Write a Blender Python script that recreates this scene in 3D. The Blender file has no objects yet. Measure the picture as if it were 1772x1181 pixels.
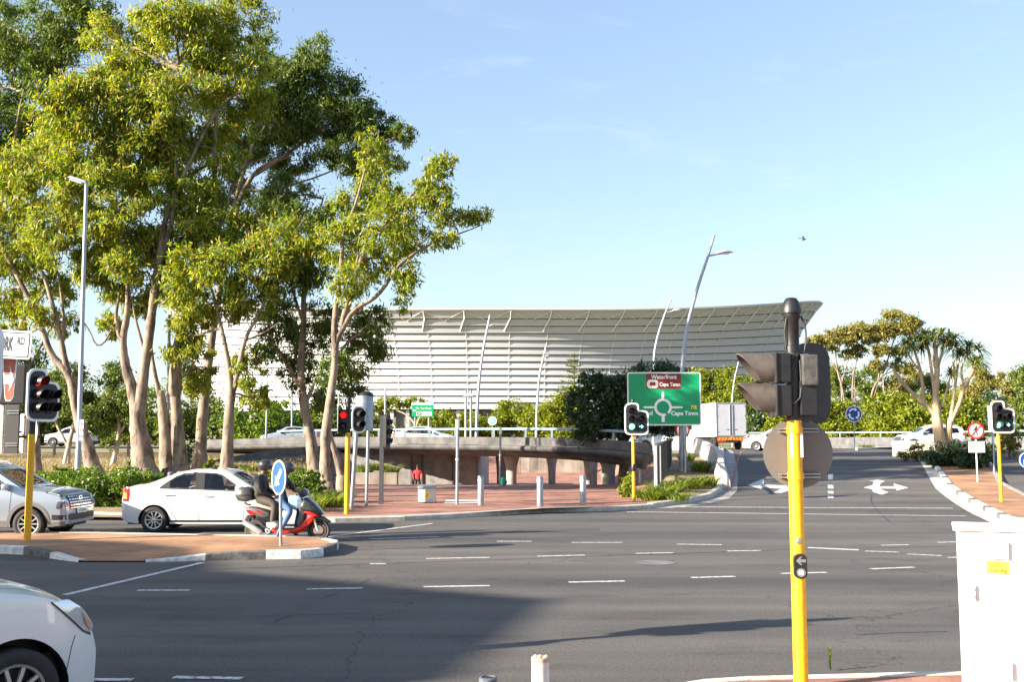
import bpy, bmesh, math, random
import numpy as np
from mathutils import Vector, Matrix
from mathutils.bvhtree import BVHTree

# ------------------------------------------------------------------ camera, sky, sun, exposure
SC = bpy.context.scene
COL = SC.collection
F = 1800.0
TILT = math.atan(174.5 / F)
CAMZ = 2.1
cam = bpy.data.objects.new('camera', bpy.data.cameras.new('camera'))
COL.objects.link(cam)
cam.location = (0, 0, CAMZ)
cam.rotation_euler = (math.radians(90) + TILT, 0, 0)
cam.data.sensor_width = 36
cam.data.lens = F / 1772 * 36
cam.data.clip_end = 9000
SC.camera = cam

SUN_EL = math.radians(20)
SUN_AZ = math.atan2(-0.93, -0.37)      # towards the sun: from the left, a little behind the camera
SUN = Vector((math.sin(SUN_AZ) * math.cos(SUN_EL), math.cos(SUN_AZ) * math.cos(SUN_EL), math.sin(SUN_EL)))
world = bpy.data.worlds.new('World')
SC.world = world
world.use_nodes = True
wn = world.node_tree
bg = wn.nodes['Background']
sky = wn.nodes.new('ShaderNodeTexSky')
sky.sky_type = 'NISHITA'
sky.sun_disc = False
sky.sun_elevation = SUN_EL
sky.sun_rotation = SUN_AZ % (2 * math.pi)
sky.air_density = 1.0
sky.dust_density = 1.2
sky.ozone_density = 2.5
mul = wn.nodes.new('ShaderNodeMix'); mul.data_type = 'RGBA'; mul.blend_type = 'MULTIPLY'; mul.inputs[0].default_value = 1
mul.inputs[7].default_value = (1.27, 1.27, 1.30, 1)
gam = wn.nodes.new('ShaderNodeGamma'); gam.inputs[1].default_value = .72
wn.links.new(sky.outputs[0], gam.inputs[0]); wn.links.new(gam.outputs[0], mul.inputs[6]); 
# faint cirrus, upper left
tcw = wn.nodes.new('ShaderNodeTexCoord'); mpw = wn.nodes.new('ShaderNodeMapping'); mpw.inputs['Scale'].default_value = (2.2, 1.2, 9.0); mpw.inputs['Rotation'].default_value = (0, .25, 0)
nzw = wn.nodes.new('ShaderNodeTexNoise'); nzw.inputs['Scale'].default_value = 2.6; nzw.inputs['Detail'].default_value = 9; nzw.inputs['Roughness'].default_value = .62; nzw.inputs['Distortion'].default_value = .6
rpw = wn.nodes.new('ShaderNodeMapRange'); rpw.inputs[1].default_value = .54; rpw.inputs[2].default_value = .85; rpw.inputs[3].default_value = 0; rpw.inputs[4].default_value = .38
cmx = wn.nodes.new('ShaderNodeMix'); cmx.data_type = 'RGBA'; cmx.inputs[7].default_value = (3.2, 3.3, 3.5, 1)
wn.links.new(tcw.outputs['Generated'], mpw.inputs[0]); wn.links.new(mpw.outputs[0], nzw.inputs['Vector']); wn.links.new(nzw.outputs['Fac'], rpw.inputs[0])
wn.links.new(rpw.outputs[0], cmx.inputs[0]); wn.links.new(mul.outputs[2], cmx.inputs[6]); wn.links.new(cmx.outputs[2], bg.inputs[0])
bg.inputs[1].default_value = 0.083
sl = bpy.data.lights.new('sun', 'SUN')
sl.energy = 5.0
sl.angle = math.radians(0.5)
sl.color = (1.0, 0.88, 0.72)
sun = bpy.data.objects.new('sun', sl)
COL.objects.link(sun)
sun.rotation_euler = (-SUN).to_track_quat('-Z', 'Y').to_euler()
SC.view_settings.view_transform = 'Standard'
SC.view_settings.look = 'None'
SC.view_settings.exposure = 2.02
SC.view_settings.gamma = 1.0

R = random.Random(7)
NP = np.random.default_rng(11)

# ------------------------------------------------------------------ helpers
def ray(px, py):
    u = (px - 886) / F; v = (590.5 - py) / F
    return Vector((u, math.cos(TILT) - v * math.sin(TILT), math.sin(TILT) + v * math.cos(TILT)))
def at(px, py, Y):
    d = ray(px, py)
    return Vector((0, 0, CAMZ)) + d * (Y / d.y)
def gz(px, py, z=0.0):
    d = ray(px, py)
    return Vector((0, 0, CAMZ)) + d * ((z - CAMZ) / d.z)
def sm(a, b, t):
    t = min(1.0, max(0.0, (t - a) / (b - a)))
    return t * t * (3 - 2 * t)
def H(x, y):
    """height of the ground"""
    if y < 27: return 0.0
    u = x / y
    zl = 0.10 * sm(28, 30, y) + 0.65 * sm(31, 46, y) + 0.95 * sm(50, 92, y)
    zp = -1.25 * sm(48, 64, y) + 2.9 * sm(80, 118, y)
    zr = 1.5 * sm(30, 66, y)
    a = sm(-0.205, -0.165, u); k = .03 * sm(50, 64, y); b = sm(0.115 - k, 0.155 - k, u)
    z = zl * (1 - a) + zp * a * (1 - b) + zr * b
    far = 1.7 + 0.006 * max(0, y - 118)
    if y > 3000: far = 1.7 + 0.006 * (3000 - 118)
    w = sm(105, 150, y)
    return z * (1 - w) + far * w
def gH(px, py, off=0.0):
    d = ray(px, py); o = Vector((0, 0, CAMZ)); t = 3.0
    while t < 400:
        p = o + d * t
        if p.z <= H(p.x, p.y) + off: break
        t *= 1.004
    for _ in range(20):
        p = o + d * t
        t += (H(p.x, p.y) + off - p.z) / d.z * 0.9 if abs(d.z) > 1e-6 else 0
    p = o + d * t
    return Vector((p.x, p.y, H(p.x, p.y) + off))

def tag(o, label=None, cat=None, group=None, kind=None):
    if label: o['label'] = label
    if cat: o['category'] = cat
    if group: o['group'] = group
    if kind: o['kind'] = kind
    return o
def empty(name, loc, rz=0.0, label=None, cat=None, group=None):
    o = bpy.data.objects.new(name, None)
    COL.objects.link(o)
    o.empty_display_size = 0.2
    o.location = loc; o.rotation_euler = (0, 0, rz)
    return tag(o, label, cat, group)
def link(name, me, parent=None):
    o = bpy.data.objects.new(name, me)
    COL.objects.link(o)
    if parent is not None: o.parent = parent
    return o
def copy_tree(o, parent=None):
    c = o.copy(); COL.objects.link(c)
    if parent is not None: c.parent = parent
    for ch in list(o.children): copy_tree(ch, c)
    return c

def basis(d):
    d = d.normalized()
    a = Vector((0, 0, 1)) if abs(d.z) < 0.95 else Vector((1, 0, 0))
    x = a.cross(d).normalized(); y = d.cross(x)
    return x, y
class MB:
    """collects geometry and links it as ONE mesh object"""
    def __init__(s, M=None):
        s.v = []; s.f = []; s.m = []; s.M = M or Matrix()
    def add(s, vs, fs, mi=0):
        b = len(s.v)
        s.v += [s.M @ Vector(v) for v in vs]
        s.f += [tuple(i + b for i in f) for f in fs]
        s.m += [mi] * len(fs)
        return s
    def box(s, c, size, mi=0, R3=None, taper=1.0):
        hx, hy, hz = size[0] / 2, size[1] / 2, size[2] / 2
        vs = []
        for z in (-1, 1):
            k = taper if z > 0 else 1.0
            for x, y in ((-1, -1), (1, -1), (1, 1), (-1, 1)):
                p = Vector((x * hx * k, y * hy * k, z * hz))
                if R3 is not None: p = R3 @ p
                vs.append(Vector(c) + p)
        return s.add(vs, [(3, 2, 1, 0), (4, 5, 6, 7), (0, 1, 5, 4), (1, 2, 6, 5), (2, 3, 7, 6), (3, 0, 4, 7)], mi)
    def tube(s, pts, rad, n=10, mi=0, caps=True, wob=0.0, rng=None):
        pts = [Vector(p) for p in pts]
        if not hasattr(rad, '__len__'): rad = [rad] * len(pts)
        vs = []; fs = []
        x = y = None
        for i, p in enumerate(pts):
            d = (pts[min(i + 1, len(pts) - 1)] - pts[max(i - 1, 0)])
            if d.length < 1e-9: d = Vector((0, 0, 1))
            d.normalize()
            if x is None: x, y = basis(d)
            else:
                x = (x - d * x.dot(d)).normalized(); y = d.cross(x)
            for k in range(n):
                a = 2 * math.pi * k / n
                r = rad[i]
                if wob: r *= 1 + wob * (rng.random() - 0.5)
                vs.append(p + x * (math.cos(a) * r) + y * (math.sin(a) * r))
        for i in range(len(pts) - 1):
            for k in range(n):
                k2 = (k + 1) % n
                fs.append((i * n + k, i * n + k2, (i + 1) * n + k2, (i + 1) * n + k))
        if caps:
            fs.append(tuple(range(n))[::-1]); b = (len(pts) - 1) * n
            fs.append(tuple(b + k for k in range(n)))
        return s.add(vs, fs, mi)
    def lathe(s, prof, o=(0, 0, 0), axis=(0, 0, 1), n=20, mi=0, caps=True):
        o = Vector(o); d = Vector(axis).normalized(); x, y = basis(d)
        vs = []; fs = []
        for r, h in prof:
            for k in range(n):
                a = 2 * math.pi * k / n
                vs.append(o + d * h + x * (math.cos(a) * r) + y * (math.sin(a) * r))
        for i in range(len(prof) - 1):
            for k in range(n):
                k2 = (k + 1) % n
                fs.append((i * n + k, i * n + k2, (i + 1) * n + k2, (i + 1) * n + k))
        if caps and prof[0][0] > 1e-4: fs.append(tuple(range(n))[::-1])
        if caps and prof[-1][0] > 1e-4:
            b = (len(prof) - 1) * n; fs.append(tuple(b + k for k in range(n)))
        return s.add(vs, fs, mi)
    def prism(s, poly, o, X, Y, depth, mi=0):
        """2-D polygon in the frame (o, X, Y), pushed back by depth along -(X x Y)"""
        o = Vector(o); X = Vector(X); Y = Vector(Y); N = X.cross(Y).normalized()
        n = len(poly)
        vs = [o + X * p[0] + Y * p[1] for p in poly] + [o + X * p[0] + Y * p[1] - N * depth for p in poly]
        fs = [tuple(range(n)), tuple(range(2 * n - 1, n - 1, -1))]
        fs += [(i, i + n, (i + 1) % n + n, (i + 1) % n) for i in range(n)]
        return s.add(vs, fs, mi)
    def ring(s, outer, inner, o, X, Y, depth, mi=0):
        """frame between two polygons with the same number of points"""
        o = Vector(o); X = Vector(X); Y = Vector(Y); N = X.cross(Y).normalized(); n = len(outer)
        P = lambda p, d: o + X * p[0] + Y * p[1] - N * d
        vs = [P(p, 0) for p in outer] + [P(p, 0) for p in inner] + [P(p, depth) for p in outer] + [P(p, depth) for p in inner]
        fs = []
        for i in range(n):
            j = (i + 1) % n
            fs += [(i, j, n + j, n + i), (2 * n + j, 2 * n + i, 3 * n + i, 3 * n + j), (j, i, 2 * n + i, 2 * n + j), (n + i, n + j, 3 * n + j, 3 * n + i)]
        return s.add(vs, fs, mi)
    def ball(s, c, r, n=12, m=8, mi=0):
        if not hasattr(r, '__len__'): r = (r, r, r)
        vs = []; fs = []
        for i in range(m + 1):
            t = math.pi * i / m
            for k in range(n):
                a = 2 * math.pi * k / n
                vs.append(Vector(c) + Vector((r[0] * math.sin(t) * math.cos(a), r[1] * math.sin(t) * math.sin(a), r[2] * math.cos(t))))
        for i in range(m):
            for k in range(n):
                k2 = (k + 1) % n
                fs.append((i * n + k, (i + 1) * n + k, (i + 1) * n + k2, i * n + k2))
        return s.add(vs, fs, mi)
    def grid(s, P, nu, nv, mi=0, closed=False):
        vs = [P(i, j) for i in range(nu) for j in range(nv)]
        fs = [(i * nv + j, (i + 1) * nv + j, (i + 1) * nv + j + 1, i * nv + j + 1) for i in range(nu - 1) for j in range(nv - 1)]
        return s.add(vs, fs, mi)
    def build(s, name, mats, parent=None, smooth=False, bevel=0.0, merge=True, sharp=40):
        me = bpy.data.meshes.new(name)
        me.from_pydata([tuple(v) for v in s.v], [], s.f)
        if not isinstance(mats, (list, tuple)): mats = [mats]
        for m in mats: me.materials.append(m)
        me.polygons.foreach_set('material_index', s.m)
        bm = bmesh.new(); bm.from_mesh(me)
        if merge: bmesh.ops.remove_doubles(bm, verts=bm.verts, dist=1e-5)
        if bevel:
            es = [e for e in bm.edges if len(e.link_faces) == 2 and e.calc_face_angle(0) > 0.6]
            bmesh.ops.bevel(bm, geom=es, offset=bevel, segments=2, profile=0.6, affect='EDGES', clamp_overlap=True)
        if merge: bmesh.ops.recalc_face_normals(bm, faces=bm.faces)
        if smooth:
            for f in bm.faces: f.smooth = True
            for e in bm.edges:
                if len(e.link_faces) == 2 and e.calc_face_angle(0) > math.radians(sharp): e.smooth = False
        bm.to_mesh(me); bm.free(); me.update()
        return link(name, me, parent)

def rounded(poly, r, seg=5):
    """round every corner of a 2-D polygon (convex or concave)"""
    out = []; n = len(poly)
    for i in range(n):
        p0, p1, p2 = Vector(poly[i - 1]), Vector(poly[i]), Vector(poly[(i + 1) % n])
        rr = r[i] if hasattr(r, '__len__') else r
        a = (p0 - p1); b = (p2 - p1)
        la, lb = a.length, b.length; a.normalize(); b.normalize()
        k = min(rr, la * 0.499, lb * 0.499)
        for j in range(seg + 1):
            t = j / seg
            out.append(tuple((p1 + a * k) * (1 - t) ** 2 + p1 * 2 * t * (1 - t) + (p1 + b * k) * t ** 2))
    return out
def circle(r, n=28, cx=0, cy=0, ry=None):
    ry = r if ry is None else ry
    return [(cx + r * math.cos(2 * math.pi * k / n), cy + ry * math.sin(2 * math.pi * k / n)) for k in range(n)]
def rect(x0, y0, x1, y1): return [(x0, y0), (x1, y0), (x1, y1), (x0, y1)]

def text(name, s, size, o, X, Y, mat, parent, align='CENTER', squash=1.0, bold=0.0):
    cu = bpy.data.curves.new('lettering', 'FONT')
    cu.body = s; cu.size = size; cu.align_x = align; cu.align_y = 'CENTER'
    cu.offset = bold
    cu.resolution_u = 4
    ob = bpy.data.objects.new('lettering', cu); COL.objects.link(ob)
    dg = bpy.context.evaluated_depsgraph_get()
    me = bpy.data.meshes.new_from_object(ob.evaluated_get(dg))
    bpy.data.objects.remove(ob)
    X = Vector(X).normalized(); Y = Vector(Y).normalized(); N = X.cross(Y)
    for v in me.vertices:
        v.co = Vector(o) + X * (v.co.x * squash) + Y * v.co.y
    me.materials.clear(); me.materials.append(mat)
    me.name = name
    return link(name, me, parent)

# ------------------------------------------------------------------ materials
MATS = {}
def mat(name, col, rough=0.6, metal=0.0, noise=0.0, nscale=8.0, col2=None, bump=0.0, bscale=60.0, coat=0.0, emit=None, spec=0.5, coords='Object', island=None, trans=0.0, detail=6):
    if name in MATS: return MATS[name]
    m = bpy.data.materials.new(name); m.use_nodes = True
    nt = m.node_tree; b = nt.nodes['Principled BSDF']
    N = lambda t: nt.nodes.new(t); L = nt.links.new
    b.inputs['Base Color'].default_value = (*col, 1)
    b.inputs['Roughness'].default_value = rough
    b.inputs['Metallic'].default_value = metal
    b.inputs['Specular IOR Level'].default_value = spec
    if coat:
        b.inputs['Coat Weight'].default_value = coat; b.inputs['Coat Roughness'].default_value = 0.04
    if emit:
        b.inputs['Emission Color'].default_value = (*emit[0], 1); b.inputs['Emission Strength'].default_value = emit[1]
    tc = N('ShaderNodeTexCoord')
    src = None
    if noise or col2:
        nz = N('ShaderNodeTexNoise'); nz.inputs['Scale'].default_value = nscale; nz.inputs['Detail'].default_value = detail
        nz.inputs['Roughness'].default_value = 0.62
        L(tc.outputs[coords], nz.inputs['Vector'])
        rp = N('ShaderNodeValToRGB'); rp.color_ramp.elements[0].position = 0.32; rp.color_ramp.elements[1].position = 0.68
        c2 = col2 or tuple(c * (1 - noise) for c in col)
        c1 = col if col2 else tuple(min(1, c * (1 + noise)) for c in col)
        rp.color_ramp.elements[0].color = (*c2, 1); rp.color_ramp.elements[1].color = (*c1, 1)
        L(nz.outputs['Fac'], rp.inputs['Fac']); src = rp.outputs['Color']
    if island:
        g = N('ShaderNodeNewGeometry'); rp2 = N('ShaderNodeValToRGB')
        els = rp2.color_ramp.elements
        cols = island
        els[0].color = (*cols[0], 1); els[1].color = (*cols[-1], 1)
        for i, c in enumerate(cols[1:-1]):
            e = els.new((i + 1) / (len(cols) - 1)); e.color = (*c, 1)
        L(g.outputs['Random Per Island'], rp2.inputs['Fac']); src = rp2.outputs['Color']
    if src: L(src, b.inputs['Base Color'])
    if bump:
        nb = N('ShaderNodeTexNoise'); nb.inputs['Scale'].default_value = bscale; nb.inputs['Detail'].default_value = 5
        L(tc.outputs[coords], nb.inputs['Vector'])
        bp = N('ShaderNodeBump'); bp.inputs['Strength'].default_value = bump; bp.inputs['Distance'].default_value = 0.02
        L(nb.outputs['Fac'], bp.inputs['Height']); L(bp.outputs['Normal'], b.inputs['Normal'])
    if trans:
        tr = N('ShaderNodeBsdfTranslucent'); mx = N('ShaderNodeMixShader'); mx.inputs[0].default_value = trans
        hs = N('ShaderNodeHueSaturation'); hs.inputs['Saturation'].default_value = 1.15; hs.inputs['Value'].default_value = 1.7
        L(src, hs.inputs['Color']); L(hs.outputs['Color'], tr.inputs['Color'])
        out = nt.nodes['Material Output']
        L(b.outputs[0], mx.inputs[1]); L(tr.outputs[0], mx.inputs[2]); L(mx.outputs[0], out.inputs['Surface'])
    MATS[name] = m
    return m

def asphalt_mat():
    m = bpy.data.materials.new('asphalt'); m.use_nodes = True
    nt = m.node_tree; b = nt.nodes['Principled BSDF']; N = lambda t: nt.nodes.new(t); L = nt.links.new
    tc = N('ShaderNodeTexCoord')
    n1 = N('ShaderNodeTexNoise'); n1.inputs['Scale'].default_value = 0.35; n1.inputs['Detail'].default_value = 5
    mp = N('ShaderNodeMapping'); mp.inputs['Scale'].default_value = (0.25, 1.0, 1.0); mp.inputs['Rotation'].default_value = (0, 0, 0.06)
    L(tc.outputs['Object'], mp.inputs['Vector']); L(mp.outputs[0], n1.inputs['Vector'])
    n2 = N('ShaderNodeTexNoise'); n2.inputs['Scale'].default_value = 26; n2.inputs['Detail'].default_value = 8; n2.inputs['Roughness'].default_value = .8
    L(tc.outputs['Object'], n2.inputs['Vector'])
    n3 = N('ShaderNodeTexVoronoi'); n3.inputs['Scale'].default_value = 130
    L(tc.outputs['Object'], n3.inputs['Vector'])
    r1 = N('ShaderNodeValToRGB'); r1.color_ramp.elements[0].position = .3; r1.color_ramp.elements[1].position = .7
    r1.color_ramp.elements[0].color = (.062, .060, .060, 1); r1.color_ramp.elements[1].color = (.122, .111, .104, 1)
    L(n1.outputs['Fac'], r1.inputs['Fac'])
    r2 = N('ShaderNodeValToRGB'); r2.color_ramp.elements[0].position = .3; r2.color_ramp.elements[1].position = .7
    r2.color_ramp.elements[0].color = (.48, .48, .49, 1); r2.color_ramp.elements[1].color = (1.5, 1.48, 1.42, 1)
    L(n2.outputs['Fac'], r2.inputs['Fac'])
    mx = N('ShaderNodeMix'); mx.data_type = 'RGBA'; mx.blend_type = 'MULTIPLY'; mx.inputs[0].default_value = 1
    L(r1.outputs[0], mx.inputs[6]); L(r2.outputs[0], mx.inputs[7])
    # tyre polished streaks along the lanes
    n4 = N('ShaderNodeTexNoise'); n4.inputs['Scale'].default_value = 1.0; n4.inputs['Detail'].default_value = 4; mp4 = N('ShaderNodeMapping'); mp4.inputs['Scale'].default_value = (.035, 1.1, 1); mp4.inputs['Rotation'].default_value = (0, 0, .05)
    L(tc.outputs['Object'], mp4.inputs['Vector']); L(mp4.outputs[0], n4.inputs['Vector'])
    r4 = N('ShaderNodeMapRange'); r4.inputs[1].default_value = .35; r4.inputs[2].default_value = .65; r4.inputs[3].default_value = .80; r4.inputs[4].default_value = 1.12
    L(n4.outputs['Fac'], r4.inputs[0])
    mx4 = N('ShaderNodeMix'); mx4.data_type = 'RGBA'; mx4.blend_type = 'MULTIPLY'; mx4.inputs[0].default_value = 1; c4 = N('ShaderNodeCombineColor')
    for i in range(3): L(r4.outputs[0], c4.inputs[i])
    L(mx.outputs[2], mx4.inputs[6]); L(c4.outputs[0], mx4.inputs[7]); mx = mx4
    # cracks
    vo = N('ShaderNodeTexVoronoi'); vo.feature = 'DISTANCE_TO_EDGE'; vo.inputs['Scale'].default_value = 0.17
    nw = N('ShaderNodeTexNoise'); nw.inputs['Scale'].default_value = 1.1; nw.inputs['Detail'].default_value = 6
    va = N('ShaderNodeVectorMath'); va.operation = 'MULTIPLY_ADD'; va.inputs[1].default_value = (2.4, 2.4, 0)
    L(tc.outputs['Object'], nw.inputs['Vector']); L(nw.outputs['Color'], va.inputs[0]); L(tc.outputs['Object'], va.inputs[2]); L(va.outputs[0], vo.inputs['Vector'])
    rc = N('ShaderNodeMapRange'); rc.inputs[1].default_value = 0.0; rc.inputs[2].default_value = 0.004; rc.inputs[3].default_value = 0.5; rc.inputs[4].default_value = 1.0
    L(vo.outputs['Distance'], rc.inputs[0])
    mx2 = N('ShaderNodeMix'); mx2.data_type = 'RGBA'; mx2.blend_type = 'MULTIPLY'; mx2.inputs[0].default_value = 1
    cc = N('ShaderNodeCombineColor'); 
    for i in range(3): L(rc.outputs[0], cc.inputs[i])
    L(mx.outputs[2], mx2.inputs[6]); L(cc.outputs[0], mx2.inputs[7])
    # oil drips and rubber stains
    n5 = N('ShaderNodeTexNoise'); n5.inputs['Scale'].default_value = .9; n5.inputs['Detail'].default_value = 9; n5.inputs['Roughness'].default_value = .72; mp5 = N('ShaderNodeMapping'); mp5.inputs['Scale'].default_value = (.45, 1.2, 1)
    L(tc.outputs['Object'], mp5.inputs['Vector']); L(mp5.outputs[0], n5.inputs['Vector'])
    r5 = N('ShaderNodeMapRange'); r5.inputs[1].default_value = .52; r5.inputs[2].default_value = .66; r5.inputs[3].default_value = 1.06; r5.inputs[4].default_value = .74; L(n5.outputs['Fac'], r5.inputs[0])
    mx5 = N('ShaderNodeMix'); mx5.data_type = 'RGBA'; mx5.blend_type = 'MULTIPLY'; mx5.inputs[0].default_value = 1; c5 = N('ShaderNodeCombineColor')
    for i in range(3): L(r5.outputs[0], c5.inputs[i])
    L(mx2.outputs[2], mx5.inputs[6]); L(c5.outputs[0], mx5.inputs[7])
    L(mx5.outputs[2], b.inputs['Base Color'])
    b.inputs['Roughness'].default_value = 0.82
    b.inputs['Specular IOR Level'].default_value = 0.3
    bp = N('ShaderNodeBump'); bp.inputs['Strength'].default_value = 0.55; bp.inputs['Distance'].default_value = 0.006
    L(n3.outputs['Distance'], bp.inputs['Height']); L(bp.outputs['Normal'], b.inputs['Normal'])
    return m
def brick_mat(name, c1, c2, mortar, scale=1.0, rot=0.0, bw=0.22, bh=0.11, stain=0.35):
    m = bpy.data.materials.new(name); m.use_nodes = True
    nt = m.node_tree; b = nt.nodes['Principled BSDF']; N = lambda t: nt.nodes.new(t); L = nt.links.new
    tc = N('ShaderNodeTexCoord'); mp = N('ShaderNodeMapping'); mp.inputs['Rotation'].default_value = (0, 0, rot)
    L(tc.outputs['Object'], mp.inputs['Vector'])
    br = N('ShaderNodeTexBrick'); br.inputs['Scale'].default_value = scale
    br.inputs['Brick Width'].default_value = bw; br.inputs['Row Height'].default_value = bh
    br.inputs['Mortar Size'].default_value = 0.008
    br.inputs['Color1'].default_value = (*c1, 1); br.inputs['Color2'].default_value = (*c2, 1); br.inputs['Mortar'].default_value = (*mortar, 1)
    L(mp.outputs[0], br.inputs['Vector'])
    nz = N('ShaderNodeTexNoise'); nz.inputs['Scale'].default_value = 0.8; nz.inputs['Detail'].default_value = 6
    L(tc.outputs['Object'], nz.inputs['Vector'])
    rp = N('ShaderNodeMapRange'); rp.inputs[1].default_value = .3; rp.inputs[2].default_value = .7; rp.inputs[3].default_value = 1 - stain; rp.inputs[4].default_value = 1.1
    L(nz.outputs['Fac'], rp.inputs[0])
    mx = N('ShaderNodeMix'); mx.data_type = 'RGBA'; mx.blend_type = 'MULTIPLY'; mx.inputs[0].default_value = 1
    cc = N('ShaderNodeCombineColor')
    for i in range(3): L(rp.outputs[0], cc.inputs[i])
    L(br.outputs['Color'], mx.inputs[6]); L(cc.outputs[0], mx.inputs[7]); L(mx.outputs[2], b.inputs['Base Color'])
    b.inputs['Roughness'].default_value = 0.85
    bp = N('ShaderNodeBump'); bp.inputs['Strength'].default_value = .5; bp.inputs['Distance'].default_value = .006
    L(br.outputs['Fac'], bp.inputs['Height']); bp.invert = True; L(bp.outputs['Normal'], b.inputs['Normal'])
    MATS[name] = m
    return m
def paint_mat(name, col, wear=0.45):
    m = bpy.data.materials.new(name); m.use_nodes = True
    nt = m.node_tree; b = nt.nodes['Principled BSDF']; N = lambda t: nt.nodes.new(t); L = nt.links.new
    tc = N('ShaderNodeTexCoord'); nz = N('ShaderNodeTexNoise'); nz.inputs['Scale'].default_value = 14; nz.inputs['Detail'].default_value = 8; nz.inputs['Roughness'].default_value = .7
    L(tc.outputs['Object'], nz.inputs['Vector'])
    rp = N('ShaderNodeValToRGB'); rp.color_ramp.elements[0].position = wear - .06; rp.color_ramp.elements[1].position = wear + .08
    rp.color_ramp.elements[0].color = (.11, .105, .10, 1); rp.color_ramp.elements[1].color = (*col, 1)
    L(nz.outputs['Fac'], rp.inputs['Fac']); L(rp.outputs[0], b.inputs['Base Color'])
    b.inputs['Roughness'].default_value = .7
    return m
ASPHALT = asphalt_mat()
PLAZA = brick_mat('red_paving_brick', (.27, .108, .074), (.42, .185, .125), (.24, .15, .11), rot=0.3, stain=.5)
ISLE = brick_mat('ochre_paving_brick', (.36, .175, .085), (.47, .245, .125), (.25, .16, .09), rot=0.1, stain=.5)
STONE = brick_mat('rubble_stone', (.20, .17, .14), (.36, .31, .26), (.12, .11, .10), bw=.75, bh=.36, stain=.6)
LINE = paint_mat('road_paint_white', (.60, .59, .57), .43)
LINEY = paint_mat('road_paint_yellow', (.65, .48, .06), .42)
LINER = paint_mat('road_paint_red', (.45, .07, .06), .46)
KERB = mat('kerb_concrete', (.46, .42, .36), .9, noise=.25, nscale=5, bump=.4, bscale=40)
KERBW = mat('kerb_white', (.78, .77, .73), .8, col2=(.42, .40, .37), nscale=9, bump=.4, bscale=40)
KERBB = mat('kerb_black', (.035, .035, .037), .8, col2=(.16, .15, .14), nscale=7, bump=.4, bscale=40)
SOIL = mat('soil', (.30, .225, .12), .95, col2=(.16, .115, .06), nscale=2.2, bump=.6, bscale=14)
DRY = mat('dry_grass', (.23, .20, .08), .95, col2=(.13, .12, .05), nscale=1.2, bump=.6, bscale=20)
CONC = mat('concrete', (.26, .25, .24), .9, noise=.3, nscale=1.6, bump=.3, bscale=25)
CONCD = mat('dark_concrete', (.12, .12, .125), .9, noise=.35, nscale=2.2, bump=.3, bscale=25)
CONCL = mat('pale_concrete', (.55, .50, .43), .9, noise=.2, nscale=2.4, bump=.3, bscale=25)
GALV = mat('galvanised_steel', (.30, .315, .335), .45, metal=.7, noise=.2, nscale=9)
GREYP = mat('grey_paint', (.36, .38, .41), .5, noise=.12, nscale=6)
RAILB = mat('rail_blue_grey', (.24, .32, .36), .5, noise=.15, nscale=5)
BLACK = mat('black_plastic', (.011, .011, .012), .45, noise=.4, nscale=12)
BLACKW = mat('weathered_black', (.030, .027, .026), .5, col2=(.014, .013, .013), nscale=7)
YELLOW = mat('yellow_paint', (.80, .42, .004), .5, col2=(.66, .31, .006), nscale=26.0, bump=.08, bscale=50)
WHITEP = mat('white_paint', (.82, .82, .80), .5, noise=.05, nscale=6)
def scuff(m, col, lo=.63, hi=.70, sc=9.0, st=(1, 1, .35)):
    nt = m.node_tree; b = nt.nodes['Principled BSDF']; src = b.inputs['Base Color'].links[0].from_socket
    tc = nt.nodes.new('ShaderNodeTexCoord'); mp = nt.nodes.new('ShaderNodeMapping'); mp.inputs['Scale'].default_value = st
    nz = nt.nodes.new('ShaderNodeTexNoise'); nz.inputs['Scale'].default_value = sc; nz.inputs['Detail'].default_value = 9; nz.inputs['Roughness'].default_value = .75
    mr = nt.nodes.new('ShaderNodeMapRange'); mr.inputs[1].default_value = lo; mr.inputs[2].default_value = hi; mr.inputs[4].default_value = .8
    mx = nt.nodes.new('ShaderNodeMix'); mx.data_type = 'RGBA'; mx.inputs[7].default_value = (*col, 1)
    L = nt.links.new; L(tc.outputs['Object'], mp.inputs[0]); L(mp.outputs[0], nz.inputs['Vector']); L(nz.outputs['Fac'], mr.inputs[0]); L(mr.outputs[0], mx.inputs[0]); L(src, mx.inputs[6]); L(mx.outputs[2], b.inputs['Base Color'])
scuff(YELLOW, (.30, .17, .04))
SIGNW = mat('sign_white', (.82, .82, .80), .35)
SIGNG = mat('sign_green', (.002, .30, .115), .4, noise=.05, nscale=4)
SIGNM = mat('sign_maroon', (.20, .018, .014), .4)
SIGNB = mat('sign_blue', (.005, .062, .31), .5)
SIGNR = mat('sign_red', (.58, .025, .02), .35)
SIGNY = mat('sign_yellow', (.88, .76, .015), .35)
SIGNGREY = mat('sign_back_grey', (.135, .122, .110), .55, noise=.08, nscale=5)
SIGNK = mat('sign_black', (.02, .02, .022), .5)
LENSD = mat('dark_lens', (.03, .022, .02), .18)
LENSR = mat('lit_red_lens', (.22, .006, .006), .3, emit=((1.0, .02, .015), .22))
LENSG = mat('lit_green_lens', (.1, .6, .4), .3, emit=((.22, 1.0, .62), 1.1))
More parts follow.
